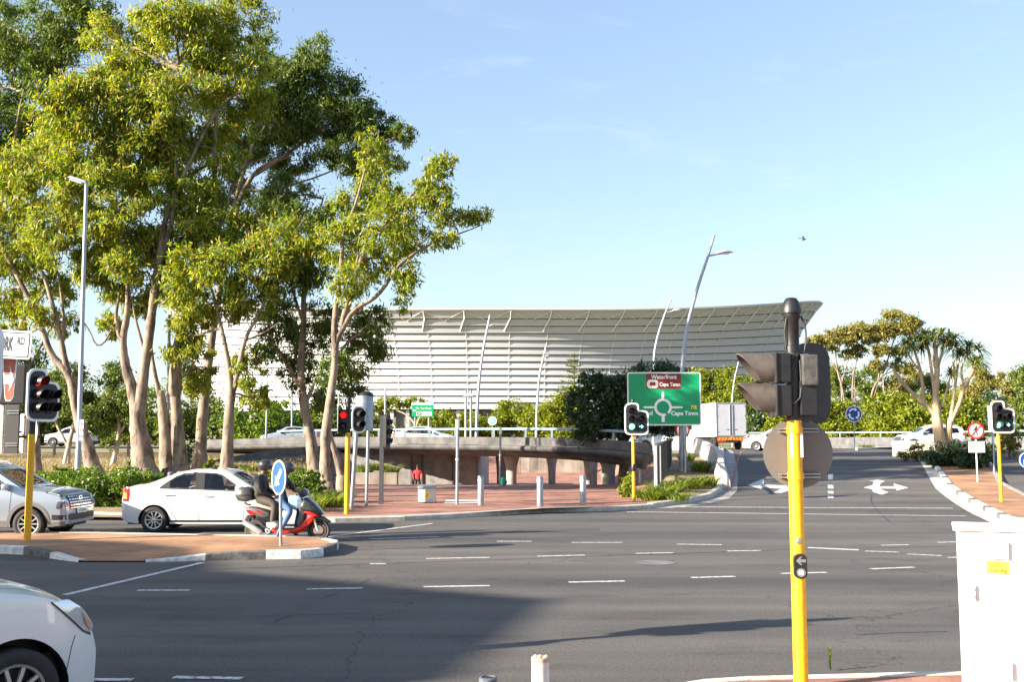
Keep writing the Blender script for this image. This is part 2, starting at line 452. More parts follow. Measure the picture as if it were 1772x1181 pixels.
# ------------------------------------------------------------------ setting: ground, roads, pavements, markings
def sheet(name, poly, off, m, kind='structure', step=1.0, flat=False, parent=None):
    """a thin sheet with the outline poly (world x, y), draped over the ground"""
    bm = bmesh.new()
    vs = [bm.verts.new((p[0], p[1], 0)) for p in poly]
    bm.faces.new(vs)
    bmesh.ops.triangulate(bm, faces=bm.faces, ngon_method='EAR_CLIP')
    ys = [p[1] for p in poly]; xs = [p[0] for p in poly]
    def cut(co, no):
        bmesh.ops.bisect_plane(bm, geom=bm.verts[:] + bm.edges[:] + bm.faces[:], plane_co=co, plane_no=no, dist=1e-5)
    if not flat and max(ys) > 27:
        y = max(27.0, math.floor(min(ys)))
        while y < min(max(ys), 130):
            cut((0, y, 0), (0, 1, 0)); y += step
        x = math.floor(max(min(xs), -45))
        while x < min(max(xs), 45):
            cut((x, 0, 0), (1, 0, 0)); x += step * 1.5
    for v in bm.verts: v.co.z = (0 if flat else H(v.co.x, v.co.y)) + off
    bmesh.ops.recalc_face_normals(bm, faces=bm.faces)
    for f in bm.faces:
        f.normal_update()
        if f.normal.z < 0: f.normal_flip()
    me = bpy.data.meshes.new(name); bm.to_mesh(me); bm.free()
    me.materials.append(m)
    o = link(name, me, parent)
    if kind: o['kind'] = kind
    return o
def img(pts, off=0.0): return [tuple(gH(p[0], p[1], off).xy) for p in pts]

# terrain
ys = [-80, -40, -20, -5, 8, 16, 22, 26] + [27 + i for i in range(95)] + [125, 130, 136, 143, 151, 160, 175, 200, 240, 300, 380, 500, 700, 1000, 1500, 2300, 3400, 5000]
us = [-60, -30, -15, -8, -4, -2.2, -1.4, -1.0, -.8, -.68, -.58] + [-.52 + .02 * i for i in range(53)] + [.58, .68, .8, 1.0, 1.4, 2.2, 4, 8, 15, 30, 60]
g = MB()
def TP(i, j):
    y = ys[i]; x = us[j] * max(y, 27) if abs(us[j]) < 3 else us[j] * 60
    if abs(us[j]) >= 3: x = math.copysign(max(abs(x), 2.2 * max(y, 27) * (1 + .2 * (abs(us[j]) - 2.2))), us[j])
    return (x, y, H(x, y) - 0.05)
g.grid(TP, len(ys), len(us))
o = g.build('ground', DRY, merge=False)
for p in o.data.polygons: p.use_smooth = True
if sum(p.normal.z for p in o.data.polygons) < 0: o.data.flip_normals()
tag(o, kind='structure')

# kerb lines, read off the photograph as points of the ground
K_FAR = [(-700, 893), (-200, 893), (160, 897), (300, 902), (450, 905), (580, 905), (700, 902), (830, 895), (940, 888), (1060, 885), (1130, 880)]
K_BED = [(1130, 880), (1190, 872), (1232, 862), (1250, 850), (1256, 836), (1253, 815), (1246, 795), (1241, 781)]
far_w = img(K_FAR); bed_w = img(K_BED)
road_n = far_w + bed_w[1:]
lastb = bed_w[-1]
asph = [(-90, -40), (90, -40), (90, 66), (60, 92), (20, 96), (4, 92), (6, 78), (lastb[0] - 1.5, lastb[1] + 6)]
asph += [(p[0], p[1] + .06) for p in road_n[::-1]] + [(-90, far_w[0][1])]
sheet('road', asph, 0.0, ASPHALT)
# road across the bridge and behind the trees
BR_F = [(345, 72, 762), (527, 66, 757), (700, 60, 756.5), (880, 54, 757), (1000, 49.5, 759), (1080, 46, 764), (1122, 44.3, 770)]
BR_P = [at(px, py, Y) for px, Y, py in [(a, b, c) for a, b, c in BR_F]]

def kerb(name, pts, w, h, inner, mats=None, seglen=1.0, base=-0.06):
    """kerb along pts (world xy); inner = +1 when the raised side is on the left of travel"""
    P = [Vector((p[0], p[1])) for p in pts]
    Q = [P[0]]
    for a, b in zip(P, P[1:]):
        n = max(1, int(round((b - a).length / seglen)))
        for k in range(1, n + 1): Q.append(a + (b - a) * (k / n))
    mats = mats or [KERB]
    mb = MB(); vs = []; n = len(Q)
    for i, p in enumerate(Q):
        d = (Q[min(i + 1, n - 1)] - Q[max(i - 1, 0)]).normalized()
        nn = Vector((-d.y, d.x)) * inner
        q = p + nn * w
        hh = h(i / (n - 1)) if callable(h) else h
        z = H(p.x, p.y); zq = H(q.x, q.y)
        p2 = p + nn * .03
        vs += [(p.x, p.y, z + base), (p.x, p.y, z + hh - .025), (p2.x, p2.y, z + hh), (q.x, q.y, zq + hh), (q.x, q.y, zq + base)]
    for i in range(n - 1):
        b = i * 5; mi = i % len(mats)
        fs = [(b + k, b + k + 1, b + 6 + k, b + 5 + k) for k in range(4)]
        mb.add([vs[j] for f in fs for j in f], [(4 * k, 4 * k + 1, 4 * k + 2, 4 * k + 3) for k in range(4)], mi)
    mb.add(vs[:5], [(0, 1, 2, 3, 4)], 0); mb.add(vs[-5:], [(4, 3, 2, 1, 0)], 0)
    return tag(mb.build(name, mats), kind='structure')

KR = MATS['kerb_concrete']
kerb('kerb', far_w, .28, .13, 1, [KERB])
kerb('kerb', bed_w, .22, .15, 1, [KERB], base=-.1)
sheet('gutter', [tuple(Vector(p) + Vector((0.0, 0))) for p in bed_w] + [(p[0] + .55, p[1] - (.25 if i < 3 else 0)) for i, p in enumerate(bed_w)][::-1], .004, CONC)

# red brick plaza that dips under the bridge
p_front = [(p[0], p[1] + .2) for p in img([(565, 905), (580, 905), (700, 902), (830, 895), (940, 888), (1060, 885), (1130, 880)])]
plaza = p_front + img([(1085, 868), (1068, 848)]) + [(6.0, 56), (8.5, 66), (14, 110), (26, 190), (-45, 190), (-22, 110), (-11.5, 70)] + img([(612, 840), (600, 862), (572, 893)])
sheet('plaza_paving', plaza, .125, PLAZA)
# pale crossing flush with the bricks, and the strip of soil that backs the plaza
sheet('tactile_strip', img([(772, 866), (832, 866), (840, 872), (768, 872)], .125), .131, CONCL)
# planted verges
verge = [(p[0], p[1] + .2) for p in far_w[:6]] + img([(572, 893), (600, 862), (612, 840)]) + [(-11.5, 64), (-40, 64), (-60, 60), (-90, 40)]
sheet('verge_soil', verge, .10, SOIL)
bed = [(p[0] - (.12 if i > 2 else 0), p[1] + .12) for i, p in enumerate(bed_w)] + [(9.0, 66), (6.6, 56)] + img([(1068, 848), (1085, 868)])
sheet('bed_soil', bed, .13, SOIL)
# the road behind the trees, far left
sheet('back_road', [(-90, 84), (-20, 84), (-20, 92), (-90, 92)], 0.03, ASPHALT)
sheet('back_path', [(-90, 93.5), (-14, 93.5), (-14, 97), (-90, 97)], 0.03, CONCL)

# traffic island at the left
zi = .14
i_near = [(-300, 955), (-60, 957), (20, 960), (40, 961), (135, 974), (252, 974), (355, 971), (460, 969), (520, 968), (560, 964), (582, 956)]
i_far = [(586, 949), (560, 943), (500, 940), (430, 938.5), (340, 937), (200, 934), (0, 932), (-300, 931)]
inear_w = [tuple(gz(*p).xy) for p in i_near]; ifar_w = [tuple(gz(*p).xy) for p in i_far]
# island: brick top that ramps down to the road at the dropped kerb
def isl_h(x): return zi
g = MB()
top = inear_w + ifar_w
drop0, drop1 = inear_w[4][0], inear_w[5][0]
bm = bmesh.new(); vs = [bm.verts.new((p[0], p[1] + .02, 0)) for p in top]; bm.faces.new(vs)
bmesh.ops.triangulate(bm, faces=bm.faces)
for k in range(-34, -3):
    bmesh.ops.bisect_plane(bm, geom=bm.verts[:] + bm.edges[:] + bm.faces[:], plane_co=(k * .5, 0, 0), plane_no=(1, 0, 0), dist=1e-5)
for k in range(36, 48):
    bmesh.ops.bisect_plane(bm, geom=bm.verts[:] + bm.edges[:] + bm.faces[:], plane_co=(0, k * .5, 0), plane_no=(0, 1, 0), dist=1e-5)
def ramp(x, y):
    k = sm(drop0 - 1.6, drop0, x) * (1 - sm(drop1, drop1 + 1.6, x))
    return zi - (zi - .02) * k * (1 - sm(18.2, 20.4, y))
for v in bm.verts: v.co.z = ramp(v.co.x, v.co.y)
for f in bm.faces:
    f.normal_update()
    if f.normal.z < 0: f.normal_flip()
me = bpy.data.meshes.new('traffic_island'); bm.to_mesh(me); bm.free(); me.materials.append(ISLE)
tag(link('traffic_island', me), kind='structure')
def kerb2(name, pts, mats, seglen, top, w=.15, base=-.02):
    """kerb ring whose top follows top(x, y); raised side on the left of travel"""
    P = [Vector(p) for p in pts]; Q = [P[0]]
    for a, b in zip(P, P[1:]):
        n = max(1, int(round((b - a).length / seglen)))
        for k in range(1, n + 1): Q.append(a + (b - a) * (k / n))
    mb = MB(); n = len(Q); V = []
    for i, p in enumerate(Q):
        d = (Q[min(i + 1, n - 1)] - Q[max(i - 1, 0)]).normalized(); nn = Vector((-d.y, d.x))
        q = p + nn * w; t = top(p.x, p.y) + .012
        V.append([(p.x, p.y, base), (p.x, p.y, t - .02), (p.x + nn.x * .02, p.y + nn.y * .02, t), (q.x, q.y, t), (q.x, q.y, base)])
    sub = max(1, int(1 / seglen))
    for i in range(n - 1):
        for k in range(4):
            mb.add([V[i][k], V[i][k + 1], V[i + 1][k + 1], V[i + 1][k]], [(0, 1, 2, 3)], mats[(i // sub) % len(mats)] if isinstance(mats[0], int) else 0)
    return mb
for pts_, m_ in ((inear_w[:5], [KERBB, KERBW]), (inear_w[5:] + ifar_w[:4], [KERBW, KERBB]), (ifar_w[3:], [KERB, KERB])):
    mb = kerb2('kerb', pts_, [0, 1], .25, ramp)
    tag(mb.build('kerb', m_), kind='structure')

# right island
r_left = [(1860, 908), (1762, 908), (1738, 904), (1700, 884), (1640, 846), (1596, 822), (1560, 802), (1520, 788), (1484, 780)]
r_right = [(1486, 776.5), (1560, 777), (1640, 782), (1668, 788), (1690, 800), (1700, 815), (1735, 840), (1800, 872), (1880, 890)]
rl_w = img(r_left); rr_w = img(r_right)
isl = rl_w + rr_w
sheet('right_island_soil', [(p[0], p[1]) for p in isl], .09, SOIL)
brk = img([(1860, 908), (1762, 908), (1738, 904), (1700, 884), (1640, 846), (1610, 830)]) + img([(1650, 827), (1700, 818), (1735, 840), (1800, 872), (1880, 890)])
sheet('right_island_paving', brk, .125, ISLE)
kerb('kerb', rl_w[::-1][3:], .2, .15, 1, [KERBW, KERBB, KERBW, KERBW], seglen=.8)
kerb('kerb', rl_w[::-1][:4], .2, .15, 1, [CONCL], seglen=.8)
kerb('kerb', rr_w[::-1], .2, .15, 1, [CONC], seglen=.8)
sheet('gutter', [(p[0], p[1]) for p in rl_w[1:-1]] + [(p[0] - .5, p[1] - (.35 if i < 2 else .1)) for i, p in enumerate(rl_w[1:-1])][::-1], .004, CONCL)

# near pavement, bottom right
n_k = [gz(p[0], p[1] + 2, .13) for p in ((1120, 1195), (1170, 1180), (1215, 1173), (1290, 1168), (1450, 1164), (1560, 1161), (1660, 1159), (1900, 1156), (2600, 1150))]
nk = [tuple(p.xy) for p in n_k]
kerb('kerb', nk[::-1], .14, .13, 1, [CONCL], seglen=.9)
sheet('near_pavement', [(p[0], p[1] - .1) for p in nk] + [(16, 3), (1.0, 3)], .12, PLAZA)
nk2 = [tuple(gz(*p).xy) for p in ((700, 1240), (830, 1205), (1000, 1195), (1120, 1195))]
sheet('near_pavement', nk2 + [(1.0, 3), (-1.5, 3)], .06, PLAZA)

# road markings
def quadline(a, b, w, m, name='road_marking', off=.006):
    A = Vector(gH(*a).xy); B = Vector(gH(*b).xy); d = (B - A).normalized(); n = Vector((-d.y, d.x)) * w / 2
    return sheet(name, [tuple(A - n), tuple(B - n), tuple(B + n), tuple(A + n)], off, m)
for a, b in [((238, 1023), (328, 1023)), ((531, 1021), (628, 1019)), ((733, 1017), (847, 1015)), ((984, 1009), (1081, 1007)), ((1196, 1001), (1272, 999)), ((1352, 994), (1430, 992)), ((1507, 986), (1582, 983)),
             ((738, 968), (847, 966)), ((930, 964), (1012, 962)), ((1100, 959), (1165, 958)), ((1258, 955), (1316, 954)), ((1497, 955), (1556, 957)), ((1570, 960), (1630, 963)), ((1640, 966), (1665, 966)),
             ((860, 938), (920, 938)), ((989, 940), (1077, 940)), ((1171, 943), (1249, 944)), ((1525, 945), (1573, 944)), ((1622, 940), (1660, 939)), ((640, 934), (760, 930)), ((640, 977), (668, 977))]:
    quadline(a, b, .11, LINE)
quadline((1398, 949), (1486, 953), .2, LINE)
quadline((112, 1031), (350, 975), .12, LINE)
quadline((-60, 1178), (230, 1178), .1, LINE)
quadline((300, 1174), (420, 1176), .1, LINE)
quadline((560, 931), (748, 907), .12, LINE)
quadline((170, 939), (330, 925), .12, LINE); quadline((238, 940), (400, 926), .12, LINE); quadline((165, 921), (262, 940), .12, LINE)
quadline((160, 917), (215, 917), .12, LINEY)
quadline((1120, 879.5), (1648, 880.5), .16, LINE); quadline((1085, 887), (1672, 894), .16, LINE)
for y0, y1 in ((823, 827), (833, 837), (842, 846.5), (850.5, 855), (859, 863)):
    quadline((1437, y0), (1438, y1), .2, LINE)
red = [(1305, 790), (1300, 797), (1290, 812), (1277, 832), (1264, 850)]
for a, b in zip(red, red[1:]): quadline(a, b, .08, LINER)
for a, b in (((1440, 790), (1490, 800)), ((1452, 800), (1488, 790)), ((1440, 796), (1496, 795))): quadline(a, b, .18, LINEY)
def arrow(pts): sheet('road_arrow', img(pts), .006, LINE)
arrow([(1294, 842), (1322, 837.5), (1322, 840), (1362, 841.5), (1372, 848), (1352, 854), (1338, 853.5), (1352, 847), (1318, 844.5), (1318, 848)])
arrow([(1494, 845), (1510, 842), (1512, 839), (1502, 839), (1518, 833), (1532, 839), (1524, 839.5), (1522, 843), (1548, 843.2), (1546, 840.5), (1572, 845), (1552, 850), (1550, 846.8), (1522, 846.6), (1538, 853), (1526, 857), (1512, 853), (1508, 847.5)])
# thin dark lines, tar seams and patched asphalt
DARKLN = mat('dark_road_line', (.030, .029, .030), .55, noise=.3, nscale=6)
def seam(pts, w):
    for a, b in zip(pts, pts[1:]): quadline(a, b, w * R.uniform(.7, 1.2), DARKLN, 'dark_road_line', .003)
seam([(345, 987), (520, 981), (700, 975), (860, 970), (1010, 964), (1200, 958), (1400, 951), (1640, 947)], .05)  # one long thin dark line along the lanes
seam([(1508, 858), (1507, 868), (1514, 880), (1526, 892), (1540, 905)], .05)
seam([(640, 1003), (622, 1012), (604, 1016), (588, 1026), (560, 1034), (540, 1047), (520, 1052), (505, 1066), (470, 1078)], .022)
seam([(1480, 1100), (1560, 1096), (1640, 1094)], .03); seam([(800, 1100), (812, 1110), (806, 1122), (820, 1135)], .015)
PATCH = mat('asphalt_patch', (.060, .058, .060), .85, col2=(.088, .083, .080), nscale=24, bump=.5, bscale=120)
sheet('asphalt_patch', img([(1120, 972), (1165, 970), (1160, 979), (1112, 980)]), .0035, PATCH)
sheet('asphalt_patch', img([(1040, 912), (1250, 909), (1262, 919), (1036, 922)]), .0025, PATCH)
sheet('asphalt_patch', img([(430, 1040), (620, 1036), (636, 1062), (420, 1068)]), .0025, PATCH)
# manhole
o = sheet('manhole_cover', [(c[0], c[1]) for c in circle(.35, 20, gz(1134, 975).x, gz(1134, 975).y)], .006, CONCD)

# ------------------------------------------------------------------ bridge over the plaza
br = empty('bridge', (0, 60, 0), 0, 'low concrete road bridge with a rounded edge and tube railing over the brick plaza', 'bridge')
def off_path(P, k):
    out = []
    for i, p in enumerate(P):
        d = (P[min(i + 1, len(P) - 1)] - P[max(i - 1, 0)]); d = Vector((d.x, d.y)).normalized()
        n = Vector((d.y, -d.x))           # towards the camera side
        out.append(Vector((p.x + n.x * k, p.y + n.y * k, p.z)))
    return out
# densify
Pd = []
for a, b in zip(BR_P, BR_P[1:]):
    for k in range(8): Pd.append(a.lerp(b, k / 8))
Pd.append(BR_P[-1])
for _ in range(6):
    Pd = [Pd[0]] + [(Pd[i - 1] + Pd[i] * 2 + Pd[i + 1]) / 4 for i in range(1, len(Pd) - 1)] + [Pd[-1]]
def sweep(name, sec, m, parent, path=Pd, smooth=False):
    mb = MB(); n = len(sec); vs = []; fs = []
    for d, dz in sec: pass
    def inner(d):
        if d > -.5: return off_path(path, d)
        out = []; e = path[-1]
        for q in path:
            k = .12 + .88 * sm(0, 11, (Vector((q.x, q.y)) - Vector((e.x, e.y))).length); out.append(Vector((q.x, q.y - d * k, q.z)))
        return out
    cols = [inner(d) for d, dz in sec]
    for i in range(len(path)):
        for k, (d, dz) in enumerate(sec):
            q = cols[k][i]; vs.append((q.x - br.location.x * 0, q.y, q.z + dz))
    for i in range(len(path) - 1):
        for k in range(n):
            k2 = (k + 1) % n
            fs.append((i * n + k, i * n + k2, (i + 1) * n + k2, (i + 1) * n + k))
    fs += [tuple(range(n)), tuple(range((len(path) - 1) * n, len(path) * n))[::-1]]
    mb.add(vs, fs)
    mb.M = Matrix()
    mb.v = [v - Vector(parent.location) for v in mb.v] if parent else mb.v
    return mb.build(name, m, parent, smooth=smooth, sharp=50)
BCONC = mat('stained_shaded_concrete', (.125, .122, .120), .9, col2=(.045, .045, .047), nscale=1.1, bump=.35, bscale=9)  # stained concrete, its base colour darkened in place of tree shade
sweep('parapet', [(-.22, 0), (0, 0), (.0, -.40), (-.22, -.40)], BCONC, br)
sweep('deck', [(-.24, -.42), (.05, -.42), (.2, -.45), (.27, -.53), (.22, -.63), (.0, -.74), (-.8, -.92), (-2.5, -1.05), (-6, -1.08), (-13.5, -1.08), (-14, -.8), (-14, -.72), (-.24, -.72)], BCONC, br, smooth=True)
# ribs cast into the rounded underside
mb = MB(Matrix.Translation(-Vector(br.location)))
A = off_path(Pd, .235); B_ = off_path(Pd, .02); C_ = [Vector((q.x, q.y + 1.6 * (.12 + .88 * sm(0, 11, (q - Pd[-1]).length)), q.z)) for q in Pd]
for i in range(len(Pd) - 1):
    for k in range(4):
        t = k / 4
        a = A[i].lerp(A[i + 1], t) + Vector((0, 0, -.60)); b = B_[i].lerp(B_[i + 1], t) + Vector((0, 0, -.755)); c = C_[i].lerp(C_[i + 1], t) + Vector((0, 0, -.99))
        mb.tube([a, b, c], .035, 4)
mb.build('underside_rib', BCONC, br)['kind'] = 'stuff'
sweep('roadway', [(-.26, -.716), (-13.9, -.716), (-13.9, -.70), (-.26, -.70)], ASPHALT, br)
sweep('back_parapet', [(-13.7, -.08), (-13.95, -.08), (-13.95, -.69), (-13.7, -.69)], BCONC, br)
rail = [p + Vector((0, 0, .42)) for p in off_path(Pd, -.1)]
mb = MB(Matrix.Translation(-Vector(br.location))); mb.tube(rail[6:], .065, 8); mb.build('handrail', RAILB, br, smooth=True)
acc = 0
for i in range(7, len(rail)):
    acc += (rail[i] - rail[i - 1]).length
    if acc > 2.1:
        acc = 0
        mb = MB(Matrix.Translation(-Vector(br.location)))
        mb.box(rail[i] + Vector((0, 0, -.215)), (.1, .14, .41)); mb.build('rail_post', RAILB, br)
# columns
def column(px, Y, rb, rt, dark=False):
    b = at(px, 800, Y); z0 = H(b.x, b.y) + .1
    zt = 1.30
    mb = MB(Matrix.Translation(-Vector(br.location)))
    prof = [(rb, z0), (rb, z0 + .5 * (zt - z0)), (rb * 1.12, z0 + .72 * (zt - z0)), (rt, zt)]
    mb.lathe([(r, z) for r, z in prof], (b.x, b.y, 0), n=16)
    mb.build('column', CONC, br, smooth=True, sharp=60)
for a in ((885, 58, .28, .46), (955, 64, .22, .4), (1018, 55, .2, .3), (1027, 60, .2, .3), (1053, 52, .33, .58), (868, 66, .3, .4), (1090, 57, .3, .4)): column(*a)
# abutment
ab = [at(585, 800, 64), at(823, 800, 64), at(846, 800, 79), at(560, 800, 79)]
mb = MB(Matrix.Translation(-Vector(br.location)))
zb, zt = -1.6, 1.42
n = 4
mb.add([(p.x, p.y, zb) for p in ab] + [(p.x, p.y, zt) for p in ab], [(0, 1, 5, 4), (1, 2, 6, 5), (2, 3, 7, 6), (3, 0, 4, 7), (3, 2, 1, 0), (4, 5, 6, 7)])
mb.build('abutment', CONC, br)
# joints and service door of the abutment
for px in (712, 783, 730):
    mb = MB(Matrix.Translation(-Vector(br.location))); q = at(px, 800, 63.95); mb.box((q.x, q.y, -.1), (.1, .06, 2.9)); mb.build('wall_joint', CONCD, br)
# dark wash down the abutment under the deck
# wing wall with a sloping coping
ww = empty('retaining_wall', at(450, 810, 60), 0, 'grey retaining wall with a sloping dark coping left of the bridge behind the trees', 'wall')
tops = [(300, 812, 57.5), (350, 801, 58.5), (400, 791, 60), (460, 781, 61.5), (527, 774, 63), (590, 770, 64)]
T = [at(a, b, Y) for a, b, Y in tops]
mb = MB(Matrix.Translation(-Vector(ww.location)))
vs = []
for p in T: vs += [(p.x, p.y, -1.2), (p.x, p.y, p.z - .16), (p.x, p.y + .4, p.z - .16), (p.x, p.y + .4, -1.2)]
fs = []
for i in range(len(T) - 1):
    for k in range(4): fs.append((i * 4 + k, i * 4 + (k + 1) % 4, i * 4 + 4 + (k + 1) % 4, i * 4 + 4 + k))
fs += [(0, 1, 2, 3), (23, 22, 21, 20)]
mb.add(vs, fs); mb.build('wall', CONC, ww)
mb = MB(Matrix.Translation(-Vector(ww.location)))
vs = []
for p in T: vs += [(p.x, p.y - .1, p.z - .45), (p.x, p.y - .1, p.z), (p.x, p.y + .5, p.z), (p.x, p.y + .5, p.z - .158)]
mb.add(vs, fs); mb.build('coping', CONCD, ww)
# low planter wall by the plaza
pl = [at(608, 838, 52), at(690, 838, 53.5)]
p0, p1 = pl
o = MB().box(((p0.x + p1.x) / 2, (p0.y + p1.y) / 2 + .3, H(p0.x, p0.y) + .35), ((p1.x - p0.x), .6, .8)).build('planter_wall', STONE, bevel=.03)
tag(o, 'low stone planter wall at the back of the plaza under the bridge', 'wall')
# stone wall beyond the underpass
a = at(898, 800, 91); b = at(1014, 800, 91)
o = MB().box(((a.x + b.x) / 2, 91, -.05), (b.x - a.x, .6, 1.5)).build('rubble_wall', STONE, bevel=.05)
tag(o, 'pale rubble stone wall seen through the underpass', 'wall')
# barrier beside the ramp
bw = [(1250, 41.0, .62), (1247, 45, .85), (1240, 50, .95), (1214, 57, .95), (1190, 63, .95), (1135, 66, .95)]
bar = MB(); vs = []
B2 = []
for px, Y, h in bw:
    p = at(px, 780, Y); B2.append((p.x, p.y, H(p.x, p.y), h))
for i, (x, y, z, h) in enumerate(B2):
    x1, y1 = B2[min(i + 1, 5)][:2]; x0, y0 = B2[max(i - 1, 0)][:2]
    d = Vector((x1 - x0, y1 - y0)).normalized(); nn = Vector((-d.y, d.x))
    for s, k in ((.3, -.3), (.27, .25), (.1, h), (-.1, h), (-.27, .25), (-.3, -.3)):
        vs.append((x + nn.x * s, y + nn.y * s, z + k))
fs = [(i * 6 + k, i * 6 + (k + 1) % 6, i * 6 + 6 + (k + 1) % 6, i * 6 + 6 + k) for i in range(5) for k in range(6)] + [(0, 1, 2, 3, 4, 5), (35, 34, 33, 32, 31, 30)]
bar.add(vs, fs)
tag(bar.build('concrete_barrier', CONCL), 'pale concrete crash barrier along the ramp behind the big green sign', 'barrier')
# parapet walls with rails round the roundabout, right
def wall_rail(name, pts, h, rail_h, label, m=CONC, posts=3.0, rm=RAILB):
    t = empty(name, (pts[0][0], pts[0][1], H(*pts[0])), 0, label, 'wall')
    M0 = Matrix.Translation(-Vector(t.location)); Q = [Vector(p) for p in pts]
    mb = MB(M0)
    for a, b in zip(Q, Q[1:]):
        d = (b - a); L_ = d.length; n = Vector((-d.y, d.x)).normalized() * .14
        za, zb_ = H(a.x, a.y), H(b.x, b.y)
        V = []
        for p, z in ((a, za), (b, zb_)):
            V += [(p.x - n.x, p.y - n.y, z - .4), (p.x - n.x, p.y - n.y, z + h), (p.x + n.x, p.y + n.y, z + h), (p.x + n.x, p.y + n.y, z - .4)]
        mb.add(V, [(0, 1, 5, 4), (1, 2, 6, 5), (2, 3, 7, 6), (3, 0, 4, 7), (3, 2, 1, 0), (4, 5, 6, 7)])
    mb.build('parapet', m, t)
    if rail_h:
        mb = MB(M0); mb.tube([(p.x, p.y, H(p.x, p.y) + rail_h) for p in Q], .07, 8); mb.build('handrail', rm, t, smooth=True)
        for a, b in zip(Q, Q[1:]):
            n = max(1, int((b - a).length / posts))
            for k in range(n):
                p = a.lerp(b, (k + .5) / n); z = H(p.x, p.y)
                MB(M0).box((p.x, p.y, z + (h + rail_h) / 2), (.1, .1, rail_h - h - .05)).build('rail_post', rm, t)
    return t
q = [tuple(at(px, 760, Y).xy) for px, Y in ((1296, 98), (1420, 96), (1560, 92), (1660, 88), (1780, 80), (1900, 72))]
wall_rail('roundabout_parapet', q, 1.0, 1.42, 'long grey parapet wall with a pale tube rail beyond the roundabout', m=CONCD)  # dark concrete stands in for the shade lying on this wall

# black fence beside the bed
fz = empty('black_fence', tuple(gH(1135, 862, .13)), 0, 'black steel paling fence running back beside the planting bed', 'fence')
M0 = Matrix.Translation(-Vector(fz.location))
fa = gH(1135, 862, .1); fb = at(1161, 790, 48); fb.z = H(fb.x, fb.y) + .1
ha = at(1135, 772, fa.y).z; hb = at(1161, 760, 48).z
mb = MB(M0)
for k in range(34):
    t = k / 33; p = fa.lerp(fb, t); zt = ha + (hb - ha) * t
    mb.box((p.x, p.y, (p.z + .15 + zt - .05) / 2), (.05, .03, zt - .05 - p.z - .15))
mb.build('pales', BLACK, fz)
mb = MB(M0)
mb.tube([Vector((fa.x, fa.y, ha)), Vector((fb.x, fb.y, hb))], .045, 6); mb.tube([fa + Vector((0, 0, .2)), fb + Vector((0, 0, .2))], .03, 6)
mb.build('rail', BLACK, fz)
for t in (0, .2, 1):
    p = fa.lerp(fb, t); zt = ha + (hb - ha) * t
    mb = MB(M0); mb.box((p.x, p.y - .02, (p.z + zt) / 2), (.1, .1, zt - p.z + .04)); mb.build('post', GREYP, fz)

# low post-and-wire fence behind the left trees
lf = empty('wire_fence', (-25, 70, H(-25, 70)), 0, 'low dark post and wire fence on the grass behind the left trees', 'fence')
M0 = Matrix.Translation(-Vector(lf.location))
pp = [at(px, 780, Y) for px, Y in ((60, 66), (94, 66), (160, 66), (222, 66), (282, 65), (338, 64))]
pp = [Vector((p.x, p.y, H(p.x, p.y))) for p in pp]
for p in pp: MB(M0).box(p + Vector((0, 0, .5)), (.14, .1, 1.0)).build('post', BLACK, lf)
mb = MB(M0)
for h in (.35, .65, .9): mb.tube([p + Vector((0, 0, h)) for p in pp], .012, 4)
mb.build('wire', BLACK, lf)

# ------------------------------------------------------------------ building off frame at the left whose shadow lies on the crossing
hB = 11.0
L_ = hB / math.tan(SUN_EL)
sd = Vector((-SUN.x, -SUN.y)).normalized()
c0 = Vector((.35, 14.2)) - sd * L_
e1 = Vector((-.22, -.97)).normalized(); e2 = Vector((-.86, .51)).normalized()
bl = empty('corner_building', (c0.x, c0.y, 0), 0, 'cream corner building standing off the left edge of the view', 'building')
P4 = [Vector(v) for v in ((0, 0), (-1.0, -4.5), (-15, -4.5), (-15, 7.6), (-9.05, 7.0), (-7.75, 6.7), (-5.95, 5.6), (-5.25, 3.2))]; NV = len(P4)
ringf = [(i, (i + 1) % NV, (i + 1) % NV + NV, i + NV) for i in range(NV)]
mb = MB(); mb.add([(p.x, p.y, z) for z in (-.1, hB - .4) for p in P4], ringf + [tuple(range(NV, 2 * NV))])
mb.build('wall', mat('cream_render', (.62, .55, .44), .9, noise=.1, nscale=1), bl)
mb = MB(); ctr = sum(P4, Vector((0, 0))) / NV
mb.add([((p.x - ctr.x) * 1.03 + ctr.x, (p.y - ctr.y) * 1.03 + ctr.y, z) for z in (hB - .4, hB) for p in P4], ringf + [tuple(range(NV, 2 * NV)), tuple(range(NV))[::-1]])
mb.build('roof', CONC, bl)
GLASSB = mat('window_glass', (.03, .035, .04), .08)
nn = Vector((e1.y, -e1.x)); nn = nn if nn.x > 0 else -nn
for fl in range(3):
    for k in range(1):
        p = e1 * 1.5 + nn * .03
        MB().prism(rect(0, 0, 1.6, 1.7), (p.x, p.y, 1.2 + fl * 3.3), (-e1.x * -1, -e1.y * -1, 0), (0, 0, 1), .06).build('window', GLASSB, bl)

